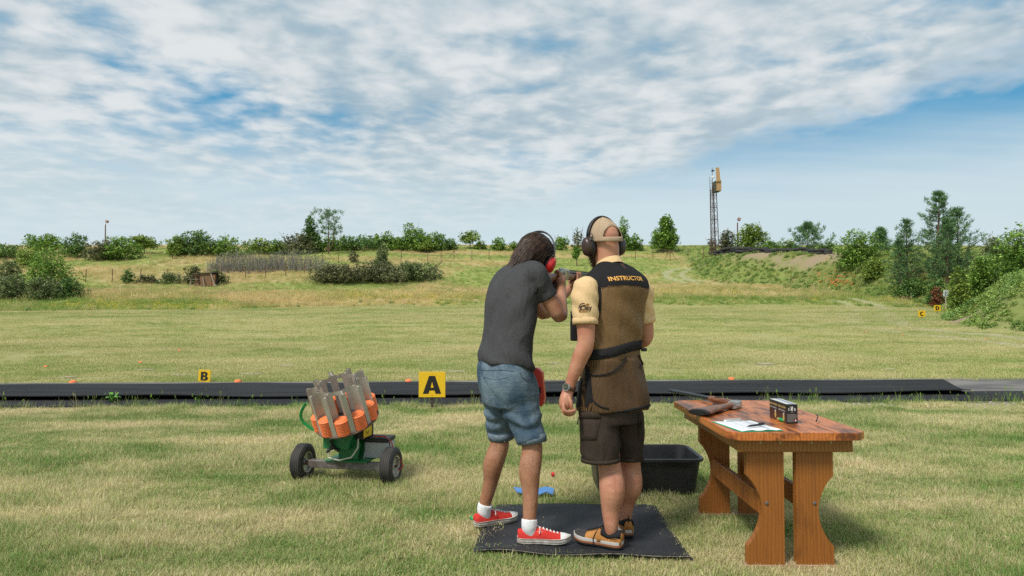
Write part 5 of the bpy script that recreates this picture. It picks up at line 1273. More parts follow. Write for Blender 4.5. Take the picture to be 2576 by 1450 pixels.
def loft(mb, rings_, sub=3):
    """closed loft through rings given as (centre, a, b[, tilt])"""
    n = len(rings_[0]); arr = [[tuple(q) for q in r_] for r_ in rings_]; out = []
    cols = [spline([r_[j] for r_ in arr], sub) for j in range(n)]
    L_ = [[Vector(cols[j][i]) for j in range(n)] for i in range(len(cols[0]))]
    return loops(mb, L_, True)
def bvh_of(o):
    return BVHTree.FromPolygons([o.matrix_world @ v.co if False else v.co.copy() for v in o.data.vertices], [tuple(p_.vertices) for p_ in o.data.polygons])
EYE = Vector((0, 0, CAM_H))
def cast(bv, px, py, off=.002):
    d_ = (at(px, py, 1.0) - EYE).normalized(); h_ = bv.ray_cast(EYE, d_)
    if h_[0] is None:
        h2 = bv.find_nearest(EYE + d_ * 3.9); return h2[0] + h2[1] * off, h2[1]
    n_ = h_[1] if h_[1].dot(d_) < 0 else -h_[1]
    return h_[0] + n_ * off, n_
def patch(bv, quad, nx, ny, off, thick=None):
    """raised patch of cloth on a surface; quad of picture points, counter-clockwise from lower left"""
    V_ = []; mb = MB()
    for j in range(ny + 1):
        for i in range(nx + 1):
            u, v = i / nx, j / ny
            q = [(quad[0][k] * (1 - u) + quad[1][k] * u) * (1 - v) + (quad[3][k] * (1 - u) + quad[2][k] * u) * v for k in (0, 1)]
            e = min(i, nx - i, j, ny - j); V_.append(cast(bv, q[0], q[1], off if e > 0 else off * .15)[0])
    mb.raw(V_, [(j * (nx + 1) + i, j * (nx + 1) + i + 1, (j + 1) * (nx + 1) + i + 1, (j + 1) * (nx + 1) + i) for j in range(ny) for i in range(nx)]); return mb
def seam(bv, pts, r_, off=.0015, k=6):
    S_ = spline(pts, k); mb = MB(); mb.tube([cast(bv, q[0], q[1], off)[0] for q in S_], r_, 5); return mb
def project_flat(me, bv, c, n_, up, off):
    """wrap a flat mesh (x right, y up) round the surface at c, casting along the normal n_"""
    n_ = n_.normalized(); r_ = up.cross(n_).normalized(); u_ = n_.cross(r_)
    for v in me.vertices:
        o_ = c + r_ * v.co.x + u_ * v.co.y + n_ * .25; h_ = bv.ray_cast(o_, -n_)
        hit_ = h_[0] if h_[0] is not None else o_ - n_ * .25
        v.co = hit_ + n_ * (off + v.co.z)
    me.update(); return me
def subdiv(me, cuts=1):
    bm = bmesh.new(); bm.from_mesh(me); bmesh.ops.triangulate(bm, faces=bm.faces); bmesh.ops.subdivide_edges(bm, edges=bm.edges, cuts=cuts); bm.to_mesh(me); bm.free(); return me
def fnoise(sc, st=(1, 1, 1), amp=.004, seed=0.0):
    def f(co, n_): return amp * mnoise.noise(Vector((co.x * st[0] * sc + seed, co.y * st[1] * sc + seed * 2, co.z * st[2] * sc)))
    return f
def skin_mat(name, a, b, hair=0.0):
    m = bpy.data.materials.new(name); m.use_nodes = True; t = NT(m.node_tree); p = m.node_tree.nodes['Principled BSDF']
    pos = t.add('ShaderNodeTexCoord').outputs['Object']
    c = t.mix(t.ramp(t.noise(pos, 9, 4), .35, .7), a, b); c = t.mix(t.ramp(t.noise(pos, 60, 3), .55, .75, 0, .35), c, tuple(q * .7 for q in a))
    if hair: 
        sp = t.add('ShaderNodeSeparateXYZ', inp={0: pos}); leg = t.ramp(sp.outputs[2], .62, .66, 1.0, 0.0)
        hn = t.noise(t.mapping(pos, (330, 330, 60)), 1.0, 3, .7); pn = t.ramp(t.noise(pos, 14, 3), .4, .65, .35, 1.0); c = t.mix(t.math('MULTIPLY', t.math('MULTIPLY', t.ramp(hn, .42, .7, 0, hair), pn), leg), c, (.075, .04, .025))
    t.l.new(c, p.inputs['Base Color']); p.inputs['Roughness'].default_value = .5; p.inputs['Specular IOR Level'].default_value = .4
    p.inputs['Subsurface Weight'].default_value = .08; p.inputs['Subsurface Radius'].default_value = (.012, .005, .003); p.inputs['Subsurface Scale'].default_value = .5
    bn = t.add('ShaderNodeBump', inp={'Height': t.noise(pos, 150, 3), 'Strength': .25, 'Distance': .002}); t.l.new(bn.outputs[0], p.inputs['Normal']); return m
def cloth(name, a, b, scale=3.0, weave=900, rough=.9, bump=.0008, fold=.006, fst=(6, 6, 3)):
    m = bpy.data.materials.new(name); m.use_nodes = True; t = NT(m.node_tree); p = m.node_tree.nodes['Principled BSDF']
    pos = t.add('ShaderNodeTexCoord').outputs['Object']
    n1 = t.noise(pos, scale, 4, .6); n2 = t.noise(pos, 90, 4, .7)
    c = t.mix(t.ramp(n1, .35, .68), a, b); c = t.mix(t.ramp(t.noise(pos, 420, 2, .7), .35, .75, 0, .5), c, tuple(min(1, q * 1.9) for q in b)) if fold > .003 else c; c = t.mix(t.ramp(n2, .4, .75, 0, .35), c, tuple(min(1, q * 1.6) for q in b))
    t.l.new(c, p.inputs['Base Color']); p.inputs['Roughness'].default_value = rough; p.inputs['Specular IOR Level'].default_value = .12
    h_ = t.math('ADD', t.math('MULTIPLY', t.noise(t.mapping(pos, fst), 1.0, 3, .5, 1.0), fold / .001), t.math('MULTIPLY', t.noise(pos, weave, 2), bump / .001))
    bn = t.add('ShaderNodeBump', inp={'Height': h_, 'Strength': 1.0, 'Distance': .001}); t.l.new(bn.outputs[0], p.inputs['Normal']); return m
skin1 = skin_mat('skin_tanned', (.36, .160, .088), (.47, .235, .145), .75)
skin2 = skin_mat('skin_ruddy', (.54, .26, .165), (.43, .170, .105), .4)
shirt_m = cloth('grey_shirt', (.042, .042, .045), (.062, .062, .066), fold=.020, fst=(9, 9, 5))
denim_m = bpy.data.materials.new('washed_denim'); denim_m.use_nodes = True; t = NT(denim_m.node_tree); p = denim_m.node_tree.nodes['Principled BSDF']
pos = t.add('ShaderNodeTexCoord').outputs['Object']
c = t.mix(t.ramp(t.noise(t.mapping(pos, (1, 1, .8)), 5.5, 4, .6), .36, .66), (.050, .088, .135), (.18, .24, .29))
c = t.mix(t.ramp(t.noise(t.mapping(pos, (60, 60, 320)), 1, 2), .4, .7, 0, .4), c, (.03, .055, .09)); c = t.mix(t.ramp(t.noise(pos, 2.2, 3), .55, .75, 0, .35), c, (.17, .19, .17))
t.l.new(c, p.inputs['Base Color']); p.inputs['Roughness'].default_value = .9; p.inputs['Specular IOR Level'].default_value = .2
bn = t.add('ShaderNodeBump', inp={'Height': t.noise(t.mapping(pos, (9, 9, 22)), 1.0, 4, .55, 1.2), 'Strength': 1.0, 'Distance': .006}); t.l.new(bn.outputs[0], p.inputs['Normal'])
cuff_m = cloth('denim_cuff', (.11, .15, .19), (.17, .21, .25), 40, fold=.001)
stitch_m = mat('denim_stitch', (.10, .12, .15), .9); stitch_d = mat('denim_dark', (.032, .058, .092), .9)
tan_m = cloth('tan_shirt', (.62, .43, .235), (.56, .385, .205), fold=.012, fst=(11, 11, 5))
blackcl_m = cloth('black_canvas', (.012, .012, .013), (.020, .020, .021), fold=.008, fst=(12, 12, 8))
brown_m = cloth('dark_brown_cotton', (.031, .023, .018), (.044, .033, .026), fold=.015, fst=(12, 12, 6))
mesh_m = bpy.data.materials.new('brown_mesh_cloth'); mesh_m.use_nodes = True; t = NT(mesh_m.node_tree); p = mesh_m.node_tree.nodes['Principled BSDF']
pos = t.add('ShaderNodeTexCoord').outputs['Object']; sp = t.add('ShaderNodeSeparateXYZ', inp={0: pos})
du = t.math('ADD', t.math('MULTIPLY', sp.outputs[0], .87), t.math('MULTIPLY', sp.outputs[1], .5))
fx = t.math('ADD', du, sp.outputs[2]); fy = t.math('SUBTRACT', du, sp.outputs[2]); K = 2 * math.pi / .0105
dots = t.math('MULTIPLY', t.math('SINE', t.math('MULTIPLY', fx, K)), t.math('SINE', t.math('MULTIPLY', fy, K)))
hole = t.ramp(dots, .05, .45); foldn = t.ramp(t.noise(t.mapping(pos, (7, 7, 3.5), rot=(0, R(35), 0)), 1.0, 3, .5, .8), .35, .65, .35, 1.0)
low = t.ramp(sp.outputs[2], 1.02, 1.12, .35, 1.0)     # below the belt the mesh hangs over a dark lining
c = t.mix(t.math('MULTIPLY', hole, low), (.034, .0155, .007), (.52, .31, .13))
t.l.new(c, p.inputs['Base Color']); p.inputs['Roughness'].default_value = .55; p.inputs['Specular IOR Level'].default_value = .25
hgt = t.math('ADD', t.math('MULTIPLY', t.noise(t.mapping(pos, (8, 8, 3.5), rot=(0, R(35), 0)), 1.0, 3, .5, .8), 18.0), t.math('MULTIPLY', hole, -.6))
bn = t.add('ShaderNodeBump', inp={'Height': hgt, 'Strength': 1.0, 'Distance': .001}); t.l.new(bn.outputs[0], p.inputs['Normal'])

def hand_fingers(mb, roots, tips_mid, rad=.0085):
    """fingers as bent tapered tubes: for each a list of joint points"""
    for pts, r_ in zip(roots, tips_mid):
        S_ = spline(pts, 4); m = len(S_); mb.tube([Vector(q) for q in S_], [r_ * (1 - .25 * i / m) for i in range(m)], 10); mb.ball(S_[-1], r_ * .76, 10); mb.ball(S_[0], r_, 10)
def join_into(me, mb):
    """add extra shapes (fingers rooted inside the palm) to a mesh"""
    a = mb.mesh('x'); bm = bmesh.new(); bm.from_mesh(me); bm.from_mesh(a); bm.to_mesh(me); bm.free(); me.shade_smooth(); return me
def head_frame(fwd, roll, pitch=0.0):
    f = Vector(fwd).normalized(); r_ = f.cross(Vector((0, 0, 1))).normalized(); u = r_.cross(f)
    q = Matrix.Rotation(roll, 3, f); r_, u = q @ r_, q @ u
    q = Matrix.Rotation(pitch, 3, r_); f, u = q @ f, q @ u
    return f, r_, u
def head_shapes(mb, c, f, r_, u, s=1.0):
    M3 = Matrix((r_, f, u)).transposed().to_4x4()
    P = lambda x, y, z: c + r_ * (x * s) + f * (y * s) + u * (z * s)
    mb.ball(P(0, -.005, .025), (.077 * s, .098 * s, .098 * s), 20, M3); mb.ball(P(0, .02, -.045), (.066 * s, .075 * s, .078 * s), 18, M3)
    mb.ball(P(0, .055, -.085), (.042 * s, .04 * s, .033 * s), 14, M3)                          # chin
    mb.tube([P(0, .082, .012), P(0, .104, -.022), P(0, .094, -.034)], [.010 * s, .014 * s, .012 * s], 10); mb.ball(P(0, .100, -.027), .0145 * s, 10)   # nose
    mb.ball(P(-.032, .078, .022), (.02 * s, .012 * s, .009 * s), 10, M3); mb.ball(P(.032, .078, .022), (.02 * s, .012 * s, .009 * s), 10, M3)      # brows
    for sx in (-1, 1): mb.ball(P(sx * .079, -.008, -.012), (.010 * s, .020 * s, .031 * s), 12, M3)
    return P, M3
def face_parts(parent, P, M3, s=1.0):
    for sx in (-1, 1): MB().ball(P(sx * .031, .080, .004), .0115 * s, 10).obj('eye', mat('eye_white', (.7, .68, .64), .3), parent, True, True)
    MB().ball(P(0, .0905, -.062), (.023 * s, .008 * s, .0065 * s), 12, M3).obj('mouth', mat('lips', (.36, .12, .10), .5), parent, True, True)

# ------------------------------------------------------------------ shotguns (local: x to the muzzle, z up, origin at the trigger)
walnut_m = bpy.data.materials.new('walnut'); walnut_m.use_nodes = True; t = NT(walnut_m.node_tree); p = walnut_m.node_tree.nodes['Principled BSDF']
pos = t.add('ShaderNodeTexCoord').outputs['Object']
c = t.mix(t.ramp(t.noise(t.mapping(pos, (14, 14, 60), rot=(0, R(10), 0)), 1, 4, .6, 1.5), .35, .65), (.24, .090, .032), (.085, .030, .013))
t.l.new(c, p.inputs['Base Color']); p.inputs['Roughness'].default_value = .38; p.inputs['Coat Weight'].default_value = .08
gun_steel = mat('receiver_silver', (.55, .56, .56), .3, metal=.85, col2=(.40, .41, .41), scale=60, bump=.0006, bscale=120)
blued = mat('blued_steel', (.045, .05, .06), .28, metal=.8); checker_m = mat('checkering', (.05, .022, .014), .6, bump=.001, bscale=900)
def shotgun(root, M_stock, M_barrel, lying=False):
    def put(mb, name, m, parent=None, M=M_stock, ang=45):
        mb.v = [tuple(M @ Vector(q)) for q in mb.v]; o = mb.obj(name, m, parent or root, world=True); smooth_angle(o, ang); return o
    X = Vector((1, 0, 0)); Yv = Vector((0, 1, 0)); Zv = Vector((0, 0, 1))
    sec = [(-.362, -.072, .064, .019), (-.30, -.064, .056, .020), (-.20, -.048, .042, .020), (-.125, -.034, .029, .018), (-.09, -.030, .024, .0165), (-.045, -.022, .023, .017), (.0, -.012, .026, .019), (.05, -.006, .030, .0205)]
    mb = MB(); rings_ = [[Vector((x, w_ * math.copysign(abs(math.sin(a)) ** .85, math.sin(a)), z + h_ * math.copysign(abs(math.cos(a)) ** .85, math.cos(a)))) for a in [2 * math.pi * j / 18 for j in range(18)]] for x, z, h_, w_ in sec]
    loft(mb, rings_, 3); st = put(mb, 'stock', walnut_m)
    gp = MB(); gp.tube([(-.045, 0, -.025), (-.068, 0, -.06), (-.078, 0, -.092)], [(.019, .024), (.017, .021), (.018, .022)], 14); put(gp, 'pistol_grip', checker_m, st)
    bp = MB(); loft(bp, [[Vector((x, w_ * math.sin(a), -.073 + h_ * math.cos(a))) for a in [2 * math.pi * j / 18 for j in range(18)]] for x, h_, w_ in ((-.3615, .0645, .0195), (-.377, .065, .0198), (-.384, .058, .015))], 2); bpo = put(bp, 'butt_pad', black_m)
    for dz in (-.03, .032): put(MB().lathe([(.001, 0), (.005, 0), (.006, .001)], 10, Matrix.Translation((-.3845, 0, -.073 + dz)) @ Matrix.Rotation(R(-90), 4, 'Y')), 'pad_screw', mat('pad_hole', (.004, .004, .004), .7), bpo)
    rc = MB(); rc.bbox((.045, -.0205, -.040), (.135, .0205, .026), .006); rc.prism([(.045, -.036), (.045, .026), (.0, .016), (-.01, .004), (.005, -.02)], -.0175, .0175); ro = put(rc, 'receiver', gun_steel)
    put(MB().tube([(.085, 0, .026), (.055, 0, .029), (.02, 0, .026), (.0, .004, .024)], [(.006, .004), (.006, .004), (.0055, .0035), (.006, .005)], 8), 'top_lever', gun_steel, ro)
    put(MB().tube([(.04, 0, -.034), (.034, 0, -.060), (.008, 0, -.066), (-.018, 0, -.058), (-.03, 0, -.035)], [(.0055, .0018)] * 5, 8), 'trigger_guard', gun_steel, ro)
    put(MB().tube([(.006, 0, -.03), (.008, 0, -.045), (.014, 0, -.056)], .0025, 6), 'trigger', gun_steel, ro)
    for dz in (.0125, -.0115):
        b_ = MB(); b_.lathe([(.0092, .131), (.0126, .131), (.0118, .25), (.0108, .50), (.0104, .845), (.0088, .845), (.0088, .80)], 18, Matrix.Translation((0, 0, dz - .004)) @ Matrix.Rotation(R(90), 4, 'Y')); put(b_, 'barrel', blued, None, M_barrel)
    rb = MB(); rb.box((.131, -.0048, .0245), (.845, .0048, .0275))
    for k in range(18): rb.box((.15 + k * .038, -.003, .0185), (.162 + k * .038, .003, .0246))
    put(rb, 'top_rib', blued, None, M_barrel); put(MB().ball((.84, 0, .030), .0025, 8), 'bead', mat('bead', (.8, .8, .75), .4), None, M_barrel)
    fo = MB(); loft(fo, [[Vector((x, w_ * math.sin(a), z + h_ * math.cos(a))) for a in [2 * math.pi * j / 16 for j in range(16)]] for x, z, h_, w_ in ((.137, -.016, .024, .0205), (.20, -.018, .024, .0205), (.28, -.018, .023, .0195), (.345, -.015, .022, .019), (.372, -.012, .019, .0165), (.385, -.011, .012, .010))], 3)
    fo_ = put(fo, 'fore_end', walnut_m, None, M_barrel)
    for sy in (-1, 1): put(MB().ball((.27, sy * .0165, -.02), (.05, .006, .014), 12), 'checkering', checker_m, fo_, M_barrel)
    mo = MB(); mo.bbox((.1305, -.0185, -.036), (.139, .0185, .024), .003); put(mo, 'breech_block', gun_steel, None, M_barrel)
def basis(xd, zd, o):
    x = Vector(xd).normalized(); z = Vector(zd); z = (z - x * z.dot(x)).normalized(); y = z.cross(x)
    return Matrix(((x.x, y.x, z.x, o[0]), (x.y, y.y, z.y, o[1]), (x.z, y.z, z.z, o[2]), (0, 0, 0, 1)))
# broken-open gun on the table
hinge = Vector((.12, 0, -.028))
hp = Vector((1.408, 4.37, TZ + .024)); fwd = Vector((.56, .80, 0)).normalized(); bot = Vector((-fwd.y, fwd.x, 0))
MS = basis(fwd, -bot, (0, 0, 0)); MS = Matrix.Translation(hp - (MS @ hinge)) @ MS
MBR = MS @ Matrix.Translation(hinge) @ Matrix.Rotation(R(56), 4, 'Y') @ Matrix.Translation(-hinge)
tg = empty('shotgun', (hp.x, hp.y, TZ), 'broken open over and under shotgun lying on the table', 'shotgun'); shotgun(tg, MS, MBR)
# the gun held by the shooter
GD = Vector((.405, .914, .012)).normalized(); GT = Vector((.296, 4.235, 1.538)); GU = Vector((.10, -.02, 1))
MG = basis(GD, GU, GT + Vector((0, 0, .022)))
hg = empty('shotgun', (GT.x, GT.y, 1.40), 'walnut and silver shotgun aimed by the man in grey shirt', 'shotgun'); shotgun(hg, MG, MG)
# ------------------------------------------------------------------ shooter
F1 = Vector((.85, .527, 0)).normalized(); R1 = Vector((F1.y, -F1.x, 0)); UP = Vector((0, 0, 1))
man = empty('person', (.0, 4.03, MAT_Z), 'man in grey t-shirt and denim shorts leaning forward to aim a shotgun', 'person')
def tor(px0, px1, row, Y, k=.58, tilt=0.0, add=0.0, F_=F1, R_=R1, sx=1.0):
    """ring whose outline fits the picture between px0 and px1; k = depth / width"""
    c = at((px0 + px1) / 2, row, Y); hw = (px1 - px0) / 2 / FPX * Y
    a = hw / math.sqrt(R_.x ** 2 + (k * F_.x) ** 2) + add; return ring(c, F_, R_, a * sx, a * k + (add * .3), tilt=tilt)
shR, elR, wrR = Vector((.128, 3.945, 1.535)), Vector((.278, 3.99, 1.293)), Vector((.300, 4.165, 1.470))
shL, elL, wrL = Vector((.02, 4.27, 1.535)), Vector((.20, 4.42, 1.305)), Vector((.392, 4.515, 1.478))
HC = at(1346, 641, 4.135); hf, hr, hu = head_frame((.34, .93, -.16), R(17))
neck0 = at(1322, 676, 4.075)
MZ = MAT_Z + .006
def floor_at(px, py, z):
    q = at(px, py, 1.0); k = (CAM_H - z) / (CAM_H - q.z); return Vector((q.x * k, q.y * k, z))
hR, tR = floor_at(1309, 1370, MZ), floor_at(1432, 1371, MZ); hL, tL = floor_at(1192, 1329, MZ), floor_at(1266, 1304, MZ)
dR = (tR - hR).normalized(); dL = Vector((.86, .5, 0)).normalized(); hR = hR + Vector((-.018, .045, 0)); hL = hL + Vector((0, .035, 0))
def pz(px, Y, z): return Vector(((px - CX) / FPX * Y * 1.0005, Y, z))
kR, aR = at(1339, 1128, 3.92), hR + dR * .068 + UP * .09; kL, aL = at(1257, 1116, 4.13), hL + dL * .068 + UP * .09
b = MB(); HP, HM = head_shapes(b, HC, hf, hr, hu)
limb(b, [(neck0, .066), (neck0 * .5 + HC * .5 - hu * .02, .058), (HC - hu * .03 - hf * .02, .06)])
loft(b, [tor(1214, 1330, 905, 4.03), tor(1225, 1336, 860, 4.035), tor(1230, 1340, 800, 4.05), tor(1232, 1344, 740, 4.065), tor(1252, 1358, 690, 4.085), tor(1280, 1356, 672, 4.085)])
limb(b, [(shR, .062), (shR * .5 + elR * .5, .052), (elR, .043), (elR * .6 + wrR * .4, .042), (wrR, .028)])
limb(b, [(shL, .060), (shL * .5 + elL * .5, .050), (elL, .041), (elL * .6 + wrL * .4, .041), (wrL, .028)])
hipR, hipL = at(1315, 975, 3.975), at(1250, 975, 4.09)
limb(b, [(hipR, .075), (hipR * .45 + kR * .55, .06), (kR, .060), (kR * .7 + aR * .3 - F1 * .012, .0625), (kR * .4 + aR * .6, .046), (aR + UP * .02, .037)])
limb(b, [(hipL, .07), (hipL * .45 + kL * .55, .055), (kL, .058), (kL * .7 + aL * .3 - F1 * .012, .0625), (kL * .4 + aL * .6, .045), (aL + UP * .02, .036)])
MG3 = MG.to_3x3(); G = lambda x, y, z: MG @ Vector((x, y, z))       # gun coordinates
palmR = G(-.062, -.036, -.052); limb(b, [(wrR, .028), (wrR * .4 + palmR * .6, .031), (palmR, .030), (G(-.03, -.034, -.030), .024)])
palmL = G(.27, -.004, -.058); limb(b, [(wrL, .028), (wrL * .45 + palmL * .55, .028), (palmL, .026), (G(.30, -.012, -.052), .022)])
bm_ = solid(b, .0075, 5, 'body')
fg = MB()
hand_fingers(fg, [[G(-.026, -.033, -.028), G(.0, -.028, -.032), G(.012, -.012, -.044), G(.010, .004, -.048)],
                  [G(-.038, -.036, -.045), G(-.030, -.026, -.068), G(-.030, -.002, -.080), G(-.046, .020, -.074)],
                  [G(-.052, -.038, -.060), G(-.046, -.026, -.084), G(-.046, -.002, -.096), G(-.060, .020, -.088)],
                  [G(-.066, -.036, -.072), G(-.062, -.024, -.098), G(-.064, -.002, -.110), G(-.076, .018, -.100)],
                  [G(-.060, -.030, -.030), G(-.050, -.018, .000), G(-.036, .006, .010), G(-.022, .022, .000)]], [.0095, .0098, .0095, .0085, .0105])
hand_fingers(fg, [[G(.315 - .021 * k, -.016, -.048), G(.320 - .021 * k, -.031, -.034), G(.322 - .020 * k, -.031, -.008), G(.322 - .019 * k, -.026, .014)] for k in range(4)]
             + [[G(.25, .012, -.050), G(.262, .030, -.034), G(.278, .030, -.010), G(.29, .026, .008)]], [.0088, .0092, .0092, .0082, .0102])
join_into(bm_, fg); body1 = link('body', bm_, skin1, man, world=True); face_parts(man, HP, HM)
nails = MB()
# shirt
def fold1(co, n_):
    w_ = math.exp(-((co.z - .98) / .10) ** 2)
    v = .013 * w_ * math.sin(co.z * 34 + co.x * 34 + co.y * 10 + 3 * mnoise.noise(co * 4)) + .007 * mnoise.noise(Vector((co.x * 9, co.y * 9, co.z * 4)))
    v += .006 * math.exp(-((co - Vector((.10, 3.98, 1.36))).length / .16) ** 2) * math.sin(co.z * 30 - co.x * 36)
    return v
b = MB()
loft(b, [tor(1199, 1340, 921, 4.03, .62, -.17), tor(1202, 1339, 902, 4.03, .62, -.12), tor(1211, 1337, 868, 4.032, .60, -.05), tor(1218, 1344, 820, 4.045, .58), tor(1221, 1350, 765, 4.06, .58), tor(1231, 1358, 718, 4.072, .58), tor(1243, 1364, 692, 4.085, .56), tor(1262, 1361, 673, 4.09, .56), tor(1292, 1350, 658, 4.085, .6), tor(1302, 1343, 653, 4.085, .7)])
sl = shR * .50 + elR * .50; limb(b, [(shR, .081), (shR * .75 + elR * .25, .072), (sl + (sl - shR).normalized() * .02, .061)], end=False)
sl2 = shL * .50 + elL * .50; limb(b, [(shL, .078), (sl2, .066)], end=False)
shirt = link('t_shirt', solid(b, .009, 7, 't_shirt', fold1), shirt_m, man, world=True)
def cuff_ring(name, c, axis, r_, h_, m, parent, e=.004):
    a_ = Vector(axis).normalized(); Mz = a_.to_track_quat('Z', 'Y').to_matrix().to_4x4(); Mz.translation = c
    o = MB().lathe([(r_ - .008, -h_ / 2), (r_, -h_ / 2), (r_ + e, 0), (r_, h_ / 2), (r_ - .006, h_ / 2)], 28, Mz).obj(name, m, parent, world=True, smooth=True); return o
cn1 = neck0 + Vector((0, -.004, .004))
MB().tube([q for q in ring(cn1, hf, hr, .062, .064, 24, 2.0, tilt=-.2)] + [ring(cn1, hf, hr, .062, .064, 24, 2.0, tilt=-.2)[0]], (.004, .008), 6, cap=False).obj('neck_rib', shirt_m, shirt, world=True, smooth=True)
# denim shorts
def fold2(co, n_): return .009 * mnoise.noise(Vector((co.x * 11, co.y * 11, co.z * 6 + 4))) + .006 * math.sin(co.z * 55 + 4 * mnoise.noise(co * 7)) * max(0, min(1, (.80 - co.z) / .1))
b = MB()
loft(b, [tor(1218, 1350, 1022, 4.03, .75), tor(1209, 1352, 990, 4.03, .72), tor(1202, 1345, 955, 4.03, .70), tor(1203, 1336, 925, 4.03, .62, -.15), tor(1212, 1326, 900, 4.03, .56, -.15)])
limb(b, [(at(1304, 985, 3.965), .100), (at(1313, 1034, 3.95), .108), (at(1327, 1070, 3.94), .094), (at(1337, 1110, 3.925), .083)], end=False)
limb(b, [(at(1258, 985, 4.09), .092), (at(1256, 1034, 4.115), .088), (at(1257, 1066, 4.13), .080), (at(1261, 1097, 4.14), .0765)], end=False)
jeans = link('denim_shorts', solid(b, .009, 6, 'denim_shorts', fold2), denim_m, man, world=True)
cuff_ring('cuff', at(1337, 1104, 3.925), at(1337, 1118, 3.925) - at(1333, 1090, 3.93), .085, .046, cuff_m, jeans, .003)
cuff_ring('cuff', at(1260.5, 1092, 4.14), at(1261, 1105, 4.145) - at(1259, 1078, 4.13), .0795, .046, cuff_m, jeans, .003)
bj = bvh_of(jeans)
pq = lambda cx, cy: ((1880 + cx * .2759) * .6289, (1400 + cy * .2759) * .6289)
patch(bj, [pq(470, 800), pq(695, 740), pq(560, 410), pq(225, 420)], 8, 8, .0045).obj('back_pocket', denim_m, jeans, world=True, smooth=True)
for pts, m_, rr in (([(205, 400), (330, 430), (450, 425), (550, 400)], stitch_d, .003), ([(550, 400), (640, 590), (700, 745), (550, 855), (430, 760), (330, 600), (215, 410)], stitch_m, .0016), ([(365, 655), (520, 640), (655, 612)], stitch_m, .0016),
                    ([(90, 285), (300, 300), (480, 295), (640, 315)], stitch_d, .0025), ([(160, 150), (155, 300), (240, 480), (330, 620)], stitch_d, .0028), ([(720, 330), (760, 400), (810, 440), (870, 420), (905, 370)], stitch_d, .0032), ([(820, 450), (850, 560), (890, 740), (930, 920), (990, 1100), (1005, 1210)], stitch_m, .0016), ([(935, 920), (1000, 930), (1045, 945)], stitch_m, .0018)):
    seam(bj, [pq(*q) for q in pts], rr * .62, .001).obj('stitching', m_, jeans, world=True)
patch(bj, [pq(150, 185), pq(172, 185), pq(180, 120), pq(158, 120)], 2, 4, .006).obj('belt_loop', denim_m, jeans, world=True)
# hair
hair_m = mat('dark_brown_hair', (.028, .015, .010), .45, col2=(.075, .042, .026), scale=30, island=.4, spec=.25)
rgh = np.random.RandomState(4); hm = MB()
hm2 = MB(); hm2.ball(HC + hu * .027 - hf * .012, (.084, .102, .101), 22, HM); 
capme = solid(hm2, .008, 4, 'hair')
bmh = bmesh.new(); bmh.from_mesh(capme)
kill = [f_ for f_ in bmh.faces if (f_.calc_center_median() - HC).dot(hf) > .055 and (f_.calc_center_median() - HC).dot(hu) < .07 or (f_.calc_center_median() - HC).dot(hu) < -.03]
bmesh.ops.delete(bmh, geom=kill, context='FACES'); bmh.to_mesh(capme); bmh.free()
hair = link('hair', capme, hair_m, man, world=True)
ctr = HC + hu * .025 - hf * .01
for k in range(3800):
    th, ph = rgh.rand() * 6.283, math.acos(rgh.uniform(-.25, 1))
    d_ = hr * (math.sin(ph) * math.cos(th)) + hf * (math.sin(ph) * math.sin(th)) + hu * math.cos(ph)
    if d_.dot(hf) > .72: continue
    q = ctr + hr * (d_.dot(hr) * .086) + hf * (d_.dot(hf) * .103) + hu * (d_.dot(hu) * .102); pts = [q.copy()]
    front = d_.dot(hf) > .45
    lenn = rgh.uniform(.09, .16) if not front else rgh.uniform(.04, .07)
    sw = Vector((rgh.randn(), rgh.randn(), rgh.randn())) * .045
    for s_ in range(7):
        gdir = (Vector((-.55, -.10, -1.0)) - hf * .35 + sw) if not front else (Vector((.5, .45, -.35)) + sw * 2)
        if d_.dot(hr) > .55: gdir = gdir + Vector((-.5, -.1, 0))
        rn = (q - ctr).normalized(); tg_ = gdir - rn * min(0, gdir.dot(rn)); tg_.normalize()
        q = q + tg_ * (lenn / 7); rv = q - ctr; gl_ = 1.0 + .035 * rgh.rand()
        loc = Vector((rv.dot(hr) / .0865, rv.dot(hf) / .104, rv.dot(hu) / .103))
        if loc.length < gl_: q = ctr + rv * (gl_ / max(loc.length, .3))
        w_ = q - (HC + hr * .10 - hu * .03)
        if w_.length < .052: q = HC + hr * .10 - hu * .03 + w_.normalized() * .052 - hf * .006
        pts.append(q.copy())
    hm.tube(pts, [.0013, .0015, .0015, .0014, .0013, .0012, .001, .0005], 3, cap=False)
hm.obj('hair_strands', hair_m, hair, world=True, fix=False)['kind'] = 'stuff'
# ear defenders
def ear_cup(parent, c, ax_, fwd_, rx, rz, dep, m, name='ear_cup', ringm=None):
    a_ = Vector(ax_).normalized(); u_ = (Vector(fwd_) - a_ * Vector(fwd_).dot(a_)).normalized(); v_ = a_.cross(u_)
    M_ = Matrix(((u_.x, v_.x, a_.x, c.x), (u_.y, v_.y, a_.y, c.y), (u_.z, v_.z, a_.z, c.z), (0, 0, 0, 1)))
    mb = MB(); mb.lathe([(rx * r_, dep * z) for r_, z in ((.80, 0), (.98, .02), (1.0, .25), (.97, .55), (.86, .85), (.62, .99), (.3, 1.02), (.001, 1.02))], 26, M_ @ Matrix.Diagonal((1, rz / rx, 1, 1)))
    o = mb.obj(name, m, parent, world=True, smooth=True)
    MB().lathe([(rx * .72, -.020), (rx * .92, -.018), (rx * .96, -.004), (rx * .98, .006)], 24, M_ @ Matrix.Diagonal((1, rz / rx, 1, 1))).obj('ear_cushion', ringm or black_m, o, world=True, smooth=True)
    return o, M_
red_m = mat('red_shell', (.60, .022, .022), .38, var=.04, scale=12)
